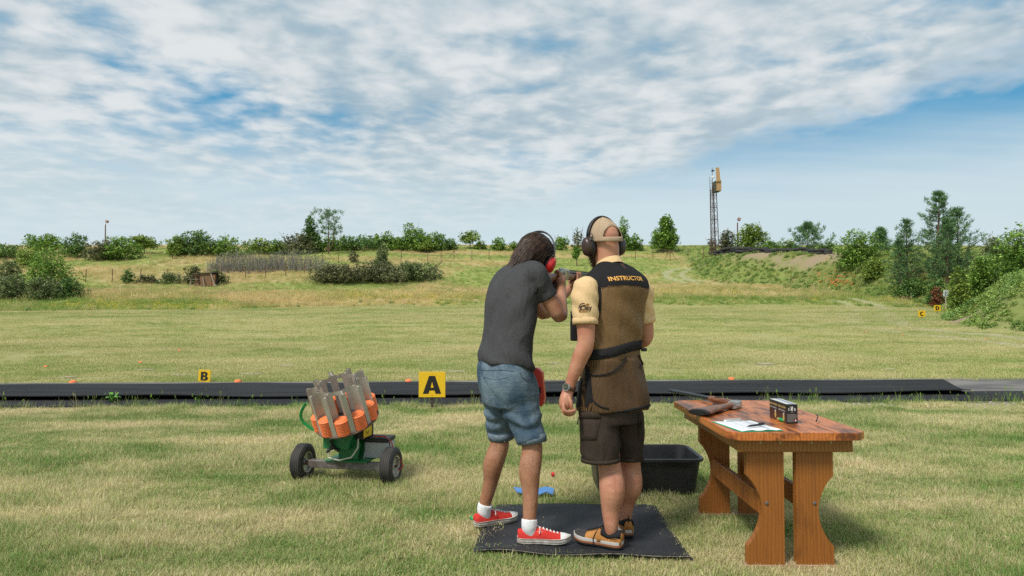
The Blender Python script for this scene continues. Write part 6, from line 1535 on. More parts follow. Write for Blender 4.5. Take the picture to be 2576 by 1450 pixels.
band_m = mat('grey_band', (.10, .10, .115), .4); wire_m = mat('spring_wire', (.5, .5, .5), .3, metal=.9)
mu = MB(); bp_ = []
for k in range(17):
    a = R(-12 + 204 * k / 16); bp_.append(HC + hr * (.114 * math.cos(a)) + hu * (.012 + .138 * max(math.sin(a), -.3)) + hf * .012)
mu.tube(bp_[1:-1], [(.005, .016)] * 15, 8, up=tuple(bp_[1] - HC)); muffs = mu.obj('ear_defenders', band_m, man, world=True, smooth=True)
cR, cMR = ear_cup(muffs, HC + hr * .098 - hu * .032 + hf * .004, hr - hu * .05 + hf * .12, hf, .038, .049, .042, red_m)
cL, cML = ear_cup(muffs, HC - hr * .092 - hu * .030 + hf * .004, -hr - hu * .05, hf, .036, .046, .040, red_m)
for s, cm_ in ((1, cMR), (-1, cML)):
    e = HC + hr * (s * .112) + hu * .028 + hf * .012; c0 = HC + hr * s * .108 - hu * .022 + hf * .006
    for q in (-1, 1): MB().tube([e, e + hf * (q * .03) + hr * s * .006 - hu * .004, c0 + hf * q * .036 + hu * .012], .0018, 5).obj('wire', wire_m, muffs, world=True)
    MB().ball(c0 + hu * .044 - hr * s * .008, (.022, .03, .016), 10, HM).obj('pivot', black_m, muffs, world=True, smooth=True)
lg = MB(); lg.lathe([(.001, 0), (.004, 0), (.0035, .0008)], 8, cMR @ Matrix.Translation((.006, .010, .0412))); lg.box((-.005, -.002, .041), (.010, .0005, .0418), cMR @ Matrix.Translation((.002, .0, .0))); lg.obj('cup_emblem', mat('emblem_dark', (.12, .01, .01), .5), cR, world=True)
# spectacles
spx = MB()
for s in (1, -1):
    spx.tube([HP(s * .080, -.005, .012), HP(s * .078, .07, .010), HP(s * .066, .100, .008)], .0022, 6)
    spx.tube([HP(s * (.036 + .027 * math.cos(a)), .102 - .006 * abs(math.cos(a)), .0 + .019 * math.sin(a)) for a in [2 * math.pi * j / 14 for j in range(15)]], .0017, 5, cap=False)
spo = spx.obj('spectacles', black_m, man, world=True)
# socks and sneakers
sock_m = cloth('white_sock', (.70, .70, .72), (.78, .78, .80), 20, fold=.001); sneak_m = cloth('red_canvas', (.52, .035, .03), (.60, .05, .04), 8, fold=.001)
sole_m = mat('white_rubber', (.60, .56, .50), .6, col2=(.40, .36, .31), scale=40); toe_m = mat('toe_rubber', (.74, .72, .70), .5); lace_m = mat('white_lace', (.78, .77, .76), .8)
def shoe(parent, name, heel, toe_px_dir, L, upper, style):
    """local x heel to toe, z up; style 'sneaker' or 'hiker'"""
    d_ = Vector(toe_px_dir).normalized(); M_ = basis(d_, UP, heel); S_ = L / .29
    wid = [(0, .012), (.006, .024), (.02, .032), (.06, .036), (.11, .035), (.15, .038), (.20, .047), (.235, .046), (.262, .038), (.280, .024), (.289, .010), (.2915, .002)]
    Wd = spline(wid, 3); ins = .004
    outl = [(x, w_) for x, w_ in Wd] + [(x, -w_) for x, w_ in reversed(Wd)]
    def lift(x): return .012 * max(0, (x - .20) / .09) ** 2 + .004 * max(0, (.03 - x) / .03)
    def slab(z0, z1, g0, g1, m, nm, par):
        A = [Vector((x, y * g0, z0 + lift(x))) for x, y in outl]; B_ = [Vector((x, y * (g0 + g1) / 2 * 1.01, (z0 + z1) / 2 + lift(x))) for x, y in outl]; C_ = [Vector((x, y * g1, z1 + lift(x))) for x, y in outl]
        mb = MB(); loops(mb, [[M_ @ (q * S_) for q in l] for l in (A, B_, C_)], True); return mb.obj(nm, m, par, world=True)
    prof = [(.004, .062, .024), (.018, .068, .031), (.045, .066, .034), (.075, .062, .034), (.105, .074, .035), (.125, .078, .036), (.15, .070, .037), (.18, .060, .041), (.205, .052, .043), (.235, .045, .041), (.258, .040, .033), (.275, .033, .020), (.284, .026, .009)] if style == 'sneaker' else \
           [(.002, .085, .024), (.016, .088, .032), (.045, .080, .035), (.075, .076, .036), (.105, .092, .037), (.122, .096, .038), (.15, .084, .040), (.18, .072, .044), (.205, .064, .046), (.235, .058, .044), (.260, .052, .036), (.278, .042, .024), (.288, .030, .010)]
    zb = .020 if style == 'sneaker' else .030
    def sections(pr, g=1.0, gz=1.0):
        L_ = []
        for x, h_, w_ in pr:
            l = []
            for j in range(17):
                a = math.pi * j / 16; l.append(Vector((x, w_ * g * math.copysign(abs(math.cos(a)) ** .75, math.cos(a)), zb - .006 + lift(x) + (h_ * gz - zb + .006) * math.sin(a) ** .8)))
            for j in range(1, 8): l.append(Vector((x, -w_ * g + 2 * w_ * g * j / 8, zb - .006 + lift(x))))
            L_.append([M_ @ (q * S_) for q in l])
        return L_
    def loftp(pr, g, gz, m, nm, par, k=3):
        mb = MB(); loft(mb, sections(pr, g, gz), k); o = mb.obj(nm, m, par, world=True, smooth=True); return o
    up_ = loftp(prof, 1, 1, upper, name, parent)
    Q = lambda x, y, z: M_ @ (Vector((x, y, z + lift(x))) * S_)
    if style == 'sneaker':
        slab(0, .026, 1.0, 1.05, sole_m, 'sole', up_); 
        st_ = MB(); st_.tube([Q(x, y * 1.058, .0235) for x, y in outl + outl[:1]], .0012, 4, cap=False); st_.tube([Q(x, y * 1.035, .0085) for x, y in outl + outl[:1]], .001, 4, cap=False); st_.obj('sole_stripe', black_m, up_, world=True)
        loftp([q for q in prof if q[0] >= .235], 1.025, 1.04, toe_m, 'toe_cap', up_)
        lc = MB()
        for k in range(6):
            x = .118 + k * .019; h_ = float(np.interp(x, [q[0] for q in prof], [q[1] for q in prof])); w_ = .019 - .001 * k
            for s in (-1, 1): lc.tube([Q(x, -s * w_, h_ - .007), Q(x + .006, 0, h_ + .004), Q(x + .014, s * w_, h_ - .012)], .0026, 5)
        h_ = .078; lc.tube([Q(.118, .0, h_ + .004), Q(.10, -.01, h_ + .02), Q(.095, -.012, h_ + .032)], .002, 5); lc.tube([Q(.118, 0, h_ + .004), Q(.125, -.03, h_ - .004), Q(.12, -.042, h_ - .022)], .002, 5)
        lc.obj('lace', lace_m, up_, world=True)
        ey = MB()
        for k in range(6):
            x = .115 + k * .019; h_ = float(np.interp(x, [q[0] for q in prof], [q[1] for q in prof]))
            for s in (-1, 1): ey.ball(Q(x, s * .0255, h_ - .014), .0032, 8)
        ey.obj('eyelets', toe_m, up_, world=True)['kind'] = 'stuff'
    else:
        slab(.0, .010, .98, 1.03, mat('outsole_black', (.015, .015, .015), .8), 'outsole', up_); slab(.0102, .021, 1.06, 1.06, mat('sole_brown', (.28, .10, .035), .7), 'midsole', up_); slab(.0212, .037, 1.06, 1.05, mat('sole_grey', (.48, .46, .43), .7), 'sole_band', up_)
        loftp([q for q in prof if q[0] >= .205], 1.03, 1.035, mat('toe_leather_black', (.028, .026, .026), .7, bump=.001, bscale=300), 'toe_cap', up_)
        MB().ball(Q(.272, 0, .027), (.020 * S_, .026 * S_, .022 * S_), 14, basis(d_, UP, (0, 0, 0))).obj('toe_bumper', mat('toe_leather_black', (.028, .026, .026), .7), up_, world=True, smooth=True)
        cl = [(.003, .092, .025), (.016, .096, .0335), (.045, .087, .0365), (.075, .082, .0375), (.100, .096, .038), (.115, .103, .036)]
        mb = MB(); L_ = []
        for x, h_, w_ in cl:
            L_.append([M_ @ (Vector((x, w_ * math.cos(math.pi * j / 16), h_ * .64 + h_ * .36 * math.sin(math.pi * j / 16) ** .6)) * S_) for j in range(17)])
        loops(mb, L_); mb.obj('collar', blackcl_m, up_, world=True, smooth=True)
        MB().tube([Q(.004, 0, .080), Q(-.006, 0, .100), Q(.006, 0, .112)], [(.009, .003)] * 3, 8).obj('heel_loop', blackcl_m, up_, world=True)
        lc = MB()
        for k in range(5):
            x = .122 + k * .019; h_ = float(np.interp(x, [q[0] for q in prof], [q[1] for q in prof])); w_ = .021
            for s in (-1, 1): lc.tube([Q(x, -s * w_, h_ - .006), Q(x + .005, 0, h_ + .005), Q(x + .012, s * w_, h_ - .010)], .0028, 5)
        lc.tube([Q(.12, 0, .100), Q(.105, .005, .122), Q(.098, .012, .135)], .0025, 5); lc.tube([Q(.13, .01, .092), Q(.145, .035, .07), Q(.155, .046, .04), Q(.15, .05, .012)], .0024, 5)
        lc.obj('lace', blackcl_m, up_, world=True)
        MB().tube([Q(.015, .0365, .058), Q(.032, .0378, .060), Q(.05, .0372, .054), Q(.058, .037, .040)], .0012, 4).obj('stitching', mat('tan_dark', (.24, .11, .03), .8), up_, world=True)
        mk = MB()
        for k in range(3): mk.tube([Q(.018 + .008 * k, .0372, .046), Q(.023 + .008 * k, .0376, .053 - .002 * k), Q(.028 + .008 * k, .0374, .046)], .0009, 4)
        mk.obj('heel_emblem', mat('tan_dark', (.24, .11, .03), .8), up_, world=True)
    return up_
sR = shoe(man, 'sneaker', hR, dR, .298, sneak_m, 'sneaker'); sL = shoe(man, 'sneaker', hL, dL, .298, sneak_m, 'sneaker')
for h_, d_, a_, k_ in ((hR, dR, aR, kR), (hL, dL, aL, kL)):
    b = MB(); lg_ = (k_ - a_).normalized(); limb(b, [(h_ + d_ * .085 + UP * .036, .030), (h_ + d_ * .070 + UP * .070, .041), (a_ + UP * .002, .0445), (a_ + lg_ * .034, .0455)], end=False)
    link('sock', solid(b, .006, 3, 'sock'), sock_m, man, world=True)
# red plastic holder at his far hip
rq = at(1352, 972, 4.16); rh = empty('red_holder', at(1352, 1022, 4.16), 'red plastic holder with dark slot beside the denim shorts', 'holder')
mp = lambda px, py, Y: at(px, py, Y)
rp_ = [(1334, 925), (1352, 927), (1364, 938), (1367, 975), (1369.5, 1000), (1367, 1016), (1361, 1024), (1342, 1010), (1334, 980)]
hb = MB(); A_ = [mp(a, b_, 4.15) for a, b_ in rp_]; n_ = len(A_); hb.raw(A_ + [q + Vector((.012, .05, 0)) for q in A_], [tuple(range(n_)), tuple(range(2 * n_ - 1, n_ - 1, -1))] + [(j, j + n_, (j + 1) % n_ + n_, (j + 1) % n_) for j in range(n_)])
hb.obj('shell', mat('red_glossy', (.85, .03, .02), .35), rh, world=True)
MB().raw([mp(a, b_, 4.147) for a, b_ in ((1340, 975), (1360.5, 975.5), (1361, 988), (1358, 994), (1340, 992))], [(0, 1, 2, 3, 4)]).obj('slot', mat('slot_black', (.01, .008, .012), .6), rh, world=True)
MB().ball(mp(1361.5, 1003, 4.147), .004, 8).obj('rivet', gun_steel, rh, world=True)

# ------------------------------------------------------------------ instructor
F2 = Vector((-.50, .866, 0)); R2 = Vector((.866, .50, 0))
ins = empty('person', (.565, 3.86, MAT_Z), 'bearded man in tan polo and mesh instructor vest seen from behind', 'person')
T2 = lambda px0, px1, row, Y, k=.72, add=0.0, tilt=0.0: tor(px0, px1, row, Y, k, tilt, add, F2, R2)
HC2 = at(1519, 607, 3.90); jf, jr, ju = head_frame((-.44, .90, -.05), R(-3))
neck2 = at(1530, 664, 3.885)
shL2, elL2, wrL2 = Vector((.398, 3.722, 1.452)), at(1474, 862, 3.69), at(1436, 962, 3.715)
shR2, elR2, wrR2 = Vector((.742, 3.95, 1.455)), at(1624, 850, 4.0), Vector((.66, 4.2, 1.10))
hL2, tL2 = floor_at(1572, 1388, MZ), floor_at(1452, 1364, MZ); dL2 = (tL2 - hL2).normalized(); hL2 = hL2 + Vector((-.004, .04, 0))
hR2 = floor_at(1584, 1358, MZ) + Vector((0, .03, 0)); dR2 = Vector((-.10, .99, 0)).normalized()
kL2, aL2 = at(1533, 1172, 3.81), hL2 + dL2 * .068 + UP * .10; kR2, aR2 = at(1584, 1168, 3.97), hR2 + dR2 * .068 + UP * .10
b = MB(); JP, JM = head_shapes(b, HC2, jf, jr, ju, 1.03)
limb(b, [(neck2 - UP * .03, .072), (neck2 * .5 + HC2 * .5 - ju * .03 - jf * .012, .068), (HC2 - ju * .03 - jf * .025, .070)])
loft(b, [T2(1470, 1610, 990, 3.86), T2(1466, 1606, 900, 3.86), T2(1466, 1606, 830, 3.86), T2(1466, 1612, 760, 3.86), T2(1472, 1612, 712, 3.86), T2(1490, 1590, 690, 3.86)])
limb(b, [(shL2, .048), (shL2 * .5 + elL2 * .5, .054), (elL2, .047), (elL2 * .65 + wrL2 * .35, .046), (wrL2, .030)])
limb(b, [(shR2, .048), (shR2 * .5 + elR2 * .5, .054), (elR2, .045), (elR2 * .6 + wrR2 * .4, .043), (wrR2, .029)])
hpL, hpR = at(1508, 1010, 3.80), at(1578, 1010, 3.92)
limb(b, [(hpL, .09), (hpL * .4 + kL2 * .6, .075), (kL2, .064), (kL2 * .62 + aL2 * .38 - F2 * .02, .072), (kL2 * .3 + aL2 * .7, .052), (aL2 + UP * .015, .040), (aL2 - UP * .03, .033)])
limb(b, [(hpR, .09), (hpR * .4 + kR2 * .6, .075), (kR2, .063), (kR2 * .62 + aR2 * .38 - F2 * .02, .070), (kR2 * .3 + aR2 * .7, .051), (aR2 + UP * .015, .039), (aR2 - UP * .03, .033)])
# left hand, loosely curled
hq = lambda cx, cy, Y: at(1163.5 + cx * .3426, 943.4 + cy * .3426, Y)
pk = hq(748, 205, 3.70); limb(b, [(wrL2, .030), (hq(772, 130, 3.715), .032), (hq(760, 175, 3.705), .036), (hq(752, 220, 3.70), .034)])
limb(b, [(wrR2, .029), (wrR2 + Vector((-.05, .04, .01)), .032), (wrR2 + Vector((-.09, .06, .01)), .028)])
bm_ = solid(b, .0075, 5, 'body')
fg = MB()
hand_fingers(fg, [[hq(742, 215, 3.665), hq(748, 258, 3.655), hq(782, 272, 3.66), hq(828, 258, 3.68)],
                  [hq(735, 225, 3.69), hq(742, 272, 3.68), hq(780, 284, 3.69), hq(822, 274, 3.71)],
                  [hq(738, 228, 3.715), hq(748, 280, 3.71), hq(782, 294, 3.72), hq(815, 286, 3.74)],
                  [hq(744, 225, 3.74), hq(756, 280, 3.74), hq(785, 296, 3.75), hq(806, 288, 3.765)],
                  [hq(778, 165, 3.685), hq(796, 205, 3.675), hq(800, 240, 3.68), hq(806, 262, 3.695)]], [.0105, .0108, .0102, .009, .0118])
w0 = wrR2 + Vector((-.09, .06, .01))
hand_fingers(fg, [[w0 + Vector((-.0, .0, .025 - .018 * k)), w0 + Vector((-.035, .03, .028 - .019 * k)), w0 + Vector((-.05, .005, .026 - .018 * k)), w0 + Vector((-.03, -.02, .024 - .018 * k))] for k in range(4)] + [[w0 + Vector((.03, -.02, .02)), w0 + Vector((0, -.035, .03)), w0 + Vector((-.03, -.03, .03)), w0 + Vector((-.045, -.02, .03))]], [.0095, .0098, .0095, .0085, .011])
join_into(bm_, fg); body2 = link('body', bm_, skin2, ins, world=True); face_parts(ins, JP, JM, 1.03)
# polo shirt
b = MB()
loft(b, [T2(1474, 1602, 960, 3.865, .62), T2(1473, 1600, 880, 3.865, .58), T2(1473, 1602, 820, 3.865, .58), T2(1471, 1606, 765, 3.865, .6), T2(1476, 1612, 722, 3.868, .6), T2(1486, 1606, 703, 3.87, .62), T2(1500, 1590, 686, 3.872, .66), T2(1508, 1570, 672, 3.876, .8)])
e_ = shL2 * .32 + elL2 * .68
limb(b, [(shL2 + Vector((.004, .004, -.010)), .076), (shL2 * .8 + elL2 * .2 + Vector((.0, 0, 0)), .076), (shL2 * .6 + elL2 * .4, .072), (shL2 * .36 + elL2 * .64, .068)], end=False)
limb(b, [(shR2 + Vector((0, 0, -.012)), .074), (shR2 * .6 + elR2 * .4, .070), (shR2 * .36 + elR2 * .64, .067)], end=False)
def fold3(co, n_): return .007 * mnoise.noise(Vector((co.x * 12 + co.z * 6, co.y * 12, co.z * 5))) + .003 * math.sin(co.z * 70 + co.x * 50)
polo = link('polo_shirt', solid(b, .009, 6, 'polo_shirt', fold3), tan_m, ins, world=True)
cuff_ring('sleeve_band', shL2 * .38 + elL2 * .62 + Vector((-.002, 0, 0)), shL2 - elL2, .0695, .034, tan_m, polo, .0012)
cuff_ring('sleeve_band', shR2 * .38 + elR2 * .62, shR2 - elR2, .0685, .034, tan_m, polo, .0012)
col = MB(); nq = 26
cn = neck2 + Vector((.002, -.004, -.012))
rA = ring(cn, jf, jr, .072, .076, nq, 2.0, tilt=-.34); rB = ring(cn + UP * .030, jf, jr, .0675, .071, nq, 2.0, tilt=-.30); rC = ring(cn + UP * .026, jf, jr, .071, .075, nq, 2.0, tilt=-.30); rD = ring(cn - UP * .022, jf, jr, .086, .092, nq, 2.0, tilt=-.40)
loops(col, [rA, rB, rC, rD]); smooth_angle(col.obj('collar', tan_m, polo, world=True), 60)
# vest: lower mesh, black yoke, belt
b = MB()
loft(b, [T2(1450, 1630, 1030, 3.86, .74), T2(1452, 1629, 1005, 3.86, .74), T2(1459, 1622, 950, 3.86, .70), T2(1461, 1616, 905, 3.86, .68), T2(1461, 1614, 882, 3.86, .68), T2(1458, 1616, 850, 3.86, .68), T2(1456, 1622, 800, 3.86, .7), T2(1458, 1628, 755, 3.862), T2(1464, 1630, 722, 3.863, .78), T2(1472, 1624, 702, 3.866, .80), T2(1482, 1608, 686, 3.870, .84), T2(1496, 1588, 671, 3.874, .88), T2(1506, 1570, 661, 3.877, .95)], 4)
def fold4(co, n_): return .013 * mnoise.noise(Vector((co.x * 8 + co.z * 7, co.y * 8, co.z * 5))) + (.014 * mnoise.noise(Vector((co.x * 12 + co.z * 3, co.y * 12, co.z * 2.5))) if co.z < 1.06 else 0)
vfull = solid(b, .009, 6, 'vest', fold4)
zy = at(1560, 722, 3.74).z
def split_mesh(me, test, name):
    bm = bmesh.new(); bm.from_mesh(me); bmesh.ops.delete(bm, geom=[f_ for f_ in bm.faces if not test(f_.calc_center_median())], context='FACES'); out = bpy.data.meshes.new(name); bm.to_mesh(out); bm.free(); out.shade_smooth(); return out
low_z = at(1540, 1027, 3.86).z
yoke = link('vest', split_mesh(vfull, lambda c_: c_.z > zy + .012 * math.cos((c_.x - .62) * 12) - .010, 'vest'), blackcl_m, ins, world=True)
vm = link('mesh_panel', split_mesh(vfull, lambda c_: low_z - .02 < c_.z <= zy + .012 * math.cos((c_.x - .62) * 12) - .004, 'mesh_panel'), mesh_m, yoke, world=True)
bv = BVHTree.FromPolygons([v.co.copy() for v in vfull.vertices], [tuple(p_.vertices) for p_ in vfull.polygons])
def band_ring(z0, z1, off, nm, m, tiltx=0.0, par=yoke):
    mb = MB(); L_ = []
    c0 = Vector((.552, 3.86, 0))
    for z in (z0, z0 + .004, (z0 + z1) / 2, z1 - .004, z1):
        l = []
        for j in range(60):
            a = 2 * math.pi * j / 60; d_ = Vector((math.cos(a), math.sin(a), 0)); zz_ = z + tiltx * d_.x
            h_ = bv.ray_cast(Vector((c0.x, c0.y, zz_)) + d_ * .5, -d_); q = h_[0] if h_[0] is not None else Vector((c0.x, c0.y, zz_)) + d_ * .15
            l.append(q + d_ * (off if z0 < z < z1 else off * .1))
        L_.append(l)
    loops(mb, L_); o = mb.obj(nm, m, par, world=True, smooth=True); return o
zb0, zb1 = at(1560, 898, 3.73).z, at(1560, 872, 3.73).z
band_ring(zb0, zb1, .007, 'belt', blackcl_m, .03)
band_ring(low_z - .012, low_z + .003, .006, 'hem_piping', blackcl_m, .02)
r1 = lambda cx, cy: (1415 + 0 * cx + cx * .13884, 540.9 + cy * .13884)
r4 = lambda cx, cy: ((2200 + cx * .23454) * .6289, (1380 + cy * .23454) * .6289)
seam(bv, [r4(690, 525), (r4(850, 520)), r4(1000, 490), r4(1150, 400), r4(1240, 300), r4(1290, 200)], .0045, .003).obj('pocket_piping', blackcl_m, yoke, world=True)
seam(bv, [r4(1505, 180), r4(1560, 290), r4(1615, 400)], .0045, .003).obj('pocket_piping', blackcl_m, yoke, world=True)
patch(bv, [r4(600, 1080), r4(740, 960), r4(680, 400), r4(600, 330)], 4, 14, .003).obj('side_panel', blackcl_m, yoke, world=True, smooth=True)
patch(bv, [r4(440, 1060), r4(520, 1075), r4(560, 560), r4(470, 560)], 4, 12, .004).obj('side_panel', blackcl_m, yoke, world=True, smooth=True)
seam(bv, [r4(690, 640), r4(700, 860), r4(760, 980), r4(880, 1060), r4(1000, 1085)], .005, .003).obj('hem_piping', blackcl_m, yoke, world=True)
patch(bv, [r4(930, 230), r4(985, 190), r4(880, 140), r4(760, 130)], 5, 3, .012).obj('belt_strap', blackcl_m, yoke, world=True)
r3 = lambda cx, cy: (1421.3 + cx * .16482, 654 + cy * .16482)
bp2 = bvh_of(polo)
seam(bv, [(1503, 712), (1509, 730), (1510, 765), (1506, 800), (1500, 815)], .006, .002).obj('armhole_piping', blackcl_m, yoke, world=True)
fp_ = MB()     # pouches on the vest front that show beside the left arm
fp_.bbox((-.03, -.02, 0), (.02, .03, .11), .006, Matrix.Translation(at(1449, 858, 3.80))); fp_.obj('front_pouch', blackcl_m, yoke, world=True)
MB().bbox((-.022, -.02, 0), (.02, .03, .075), .006, Matrix.Translation(at(1446, 816, 3.80))).obj('front_pouch', blackcl_m, yoke, world=True)
MB().bbox((-.012, -.02, 0), (.016, .02, .018), .003, Matrix.Translation(at(1619, 884, 3.84))).obj('side_buckle', blackcl_m, yoke, world=True)
# lettering on the yoke, small deer mark above it
gold_t = mat('gold_thread', (.72, .36, .07), .7, var=.04, scale=40); copper_t = mat('copper_thread', (.30, .11, .05), .7)
tm = subdiv(text_mesh('INSTRUCTOR', .0345, .0010, 0, 1.02), 1)
tcx, tn = cast(bv, 1581, 700.5, 0); nrm = Vector((.50, -.86, .15)).normalized()
link('lettering', project_flat(tm, bv, tcx, nrm, UP, .0022), gold_t, yoke, world=True)
dp = [(-.2, 1), (-.05, .75), (-.25, .7), (-.05, .6), (.1, .8), (.05, .55), (.3, .3), (.1, .2), (.15, -.1), (.3, -.3), (.1, -.35), (.35, -.9), (.25, -.95), (.0, -.4), (-.05, .0), (-.1, .3), (-.15, .5)]
cu = MB(); cu.raw([Vector((x * .020, y * .020, 0)) for x, y in dp], [tuple(range(len(dp)))])
dme = subdiv(cu.mesh('deer'), 1); tcx, _n = cast(bv, *r1(1095, 925), 0); link('deer_emblem', project_flat(dme, bv, tcx, nrm, UP, .0022), copper_t, yoke, world=True)
# print on the left sleeve
dk_t = mat('sleeve_print', (.075, .028, .022), .8); gd_t = mat('sleeve_print_gold', (.36, .17, .03), .8)
nsl = Vector((-.25, -.96, .0)).normalized()
for s, sz, q, m_, bo in (('Clay', .034, r3(318, 735), dk_t, .0010), ('Busters', .0155, r3(285, 788), gd_t, .0006)):
    c_, _n = cast(bp2, *q, 0); me = subdiv(text_mesh(s, sz, bo), 1); link('sleeve_lettering', project_flat(me, bp2, c_, nsl, Vector((-.06, 0, 1)), .0018), m_, polo, world=True)
seam(bp2, [r3(300, 665), r3(255, 668), r3(222, 700), r3(213, 745), r3(222, 800)], .0020, .001).obj('sleeve_emblem', dk_t, polo, world=True)
seam(bp2, [r3(225, 725), r3(262, 700), r3(310, 690)], .0024, .001).obj('sleeve_emblem', dk_t, polo, world=True)
patch(bp2, [r3(225, 795), r3(248, 790), r3(256, 715), r3(228, 715)], 3, 4, .0015).obj('sleeve_emblem', dk_t, polo, world=True)
seam(bp2, [r3(318, 690), r3(335, 672), r3(358, 680), r3(345, 698), r3(318, 690)], .0022, .001).obj('sleeve_emblem', gd_t, polo, world=True); seam(bp2, [r3(320, 686), r3(372, 676)], .0015, .001).obj('sleeve_emblem', gd_t, polo, world=True)
# cargo shorts
b = MB()
loft(b, [T2(1458, 1612, 1062, 3.86, .8), T2(1456, 1614, 1025, 3.86, .8), T2(1460, 1612, 985, 3.86, .76), T2(1466, 1608, 940, 3.86, .72)])
limb(b, [(at(1505, 1050, 3.81), .108), (at(1507, 1090, 3.80), .112), (at(1510, 1130, 3.80), .112), (at(1511, 1154, 3.80), .108)], end=False)
limb(b, [(at(1576, 1050, 3.93), .102), (at(1577, 1090, 3.94), .100), (at(1578, 1130, 3.945), .095), (at(1578, 1151, 3.945), .092)], end=False)
def fold5(co, n_): return .008 * mnoise.noise(Vector((co.x * 9 + co.z * 4, co.y * 9, co.z * 6))) + .005 * math.sin(co.z * 48 + co.x * 30 + 4 * mnoise.noise(co * 6)) * max(0, min(1, (.62 - co.z) / .1))
shorts = link('cargo_shorts', solid(b, .009, 5, 'cargo_shorts', fold5), brown_m, ins, world=True)
cuff_ring('hem', at(1511, 1155, 3.80), UP + Vector((-.03, 0, 0)), .1085, .022, brown_m, shorts, .002); cuff_ring('hem', at(1578, 1151, 3.945), UP, .0925, .022, brown_m, shorts, .002)
bs = bvh_of(shorts); r2 = lambda cx, cy: (1163.5 + cx * .3426, 943.4 + cy * .3426)
patch(bs, [r2(868, 480), r2(985, 482), r2(1015, 325), r2(858, 325)], 7, 8, .012).obj('cargo_pocket', brown_m, shorts, world=True, smooth=True)
patch(bs, [r2(856, 326), r2(1018, 322), r2(1012, 262), r2(850, 268)], 7, 4, .017).obj('pocket_flap', brown_m, shorts, world=True, smooth=True)
patch(bs, [r2(1290, 445), r2(1303, 440), r2(1303, 280), r2(1290, 285)], 3, 6, .02).obj('cargo_pocket', brown_m, shorts, world=True, smooth=True)
seam(bs, [r2(1165, 300), r2(1160, 450), r2(1152, 600)], .003, .001).obj('inseam', brown_m, shorts, world=True)
MB().tube([at(*r2(850, 310), 3.69), at(*r2(846, 365), 3.69)], [.003, .005], 6).obj('zip_pull', black_m, shorts, world=True)
# cap: dome with a half-round opening at the back
cap_m = cloth('tan_cap', (.46, .345, .235), (.40, .295, .20), 6, weave=300, bump=.003, fold=.0006)
cp = MB(); nA, nB = 64, 22; Vc = []; cs = 1.03
def cpt(az, el, g=1.0): return HC2 + (jr * (.090 * math.sin(az) * math.cos(el)) + jf * (.113 * math.cos(az) * math.cos(el) - .006) + ju * (.018 + .112 * math.sin(el) - .030 * max(0.0, math.cos(el)) * (.5 - .5 * math.cos(az)))) * (cs * g)
el0 = R(-3)
for i in range(nB + 1):
    el = el0 + (R(90) - el0) * i / nB
    for j in range(nA): Vc.append(cpt(2 * math.pi * j / nA, el))
Fc = []
for i in range(nB):
    for j in range(nA):
        az = 2 * math.pi * (j + .5) / nA - math.pi; el = math.degrees(el0 + (R(90) - el0) * (i + .5) / nB)
        if (math.degrees(az) / 44) ** 2 + ((el - 9) / 33) ** 2 < 1 and el > 9: continue
        Fc.append((i * nA + j, i * nA + (j + 1) % nA, (i + 1) * nA + (j + 1) % nA, (i + 1) * nA + j))
cp.raw(Vc, Fc); capo = cp.obj('cap', cap_m, ins, world=True, smooth=True)
so = capo.modifiers.new('s', 'SOLIDIFY'); so.thickness = .003; so.offset = 1
sm_ = MB()
for az_ in (R(180), R(120), R(240), R(60), R(300)): sm_.tube([cpt(az_, R(q), 1.026) for q in range(45 if az_ == R(180) else 0, 90, 5)], .0011, 5)
sm_.obj('panel_seam', mat('cap_seam', (.30, .21, .13), .9), capo, world=True)['kind'] = 'stuff'
ed = MB(); ed.tube([cpt(math.pi + R(45) * math.cos(a), R(9) + R(34) * math.sin(a), 1.012) for a in [math.pi * k / 20 for k in range(21)]], .003, 6); ed.obj('opening_trim', cap_m, capo, world=True)
st = MB(); L0 = [cpt(math.pi + R(-46 + 92 * k / 16), R(-2), 1.022) for k in range(17)]; L1 = [cpt(math.pi + R(-46 + 92 * k / 16), R(8.5), 1.022) for k in range(17)]
st.raw(L0 + L1, [(k, k + 1, k + 18, k + 17) for k in range(16)]); sto = st.obj('snap_strap', mat('strap_plastic', (.52, .42, .22), .4), capo, world=True, smooth=True)
ho = MB()
for k in range(9): ho.ball(cpt(math.pi + R(34 - 8 * k), R(3.5), 1.026), .0022, 6)
ho.obj('snap_holes', mat('snap_dark', (.10, .07, .04), .6), sto, world=True)['kind'] = 'stuff'
br = MB(); bi = [cpt(R(-52 + 104 * k / 16), R(0), 1.0) for k in range(17)]
bo_ = [q + jf * (.072 * math.cos(R(-52 + 104 * k / 16)) ** .6) - ju * (.012 + .010 * abs(k - 8) / 8) for k, q in enumerate(bi)]
br.raw(bi + bo_ + [q - ju * .003 for q in bi] + [q - ju * .003 for q in bo_], [(k, k + 1, k + 18, k + 17) for k in range(16)] + [(k + 34, k + 51, k + 52, k + 35) for k in range(16)] + [(k + 17, k + 18, k + 52, k + 51) for k in range(16)])
br.obj('brim', cap_m, capo, world=True, smooth=True)
MB().ball(cpt(0, R(89), 1.02), (.007, .007, .004), 8).obj('cap_button', cap_m, capo, world=True, smooth=True)
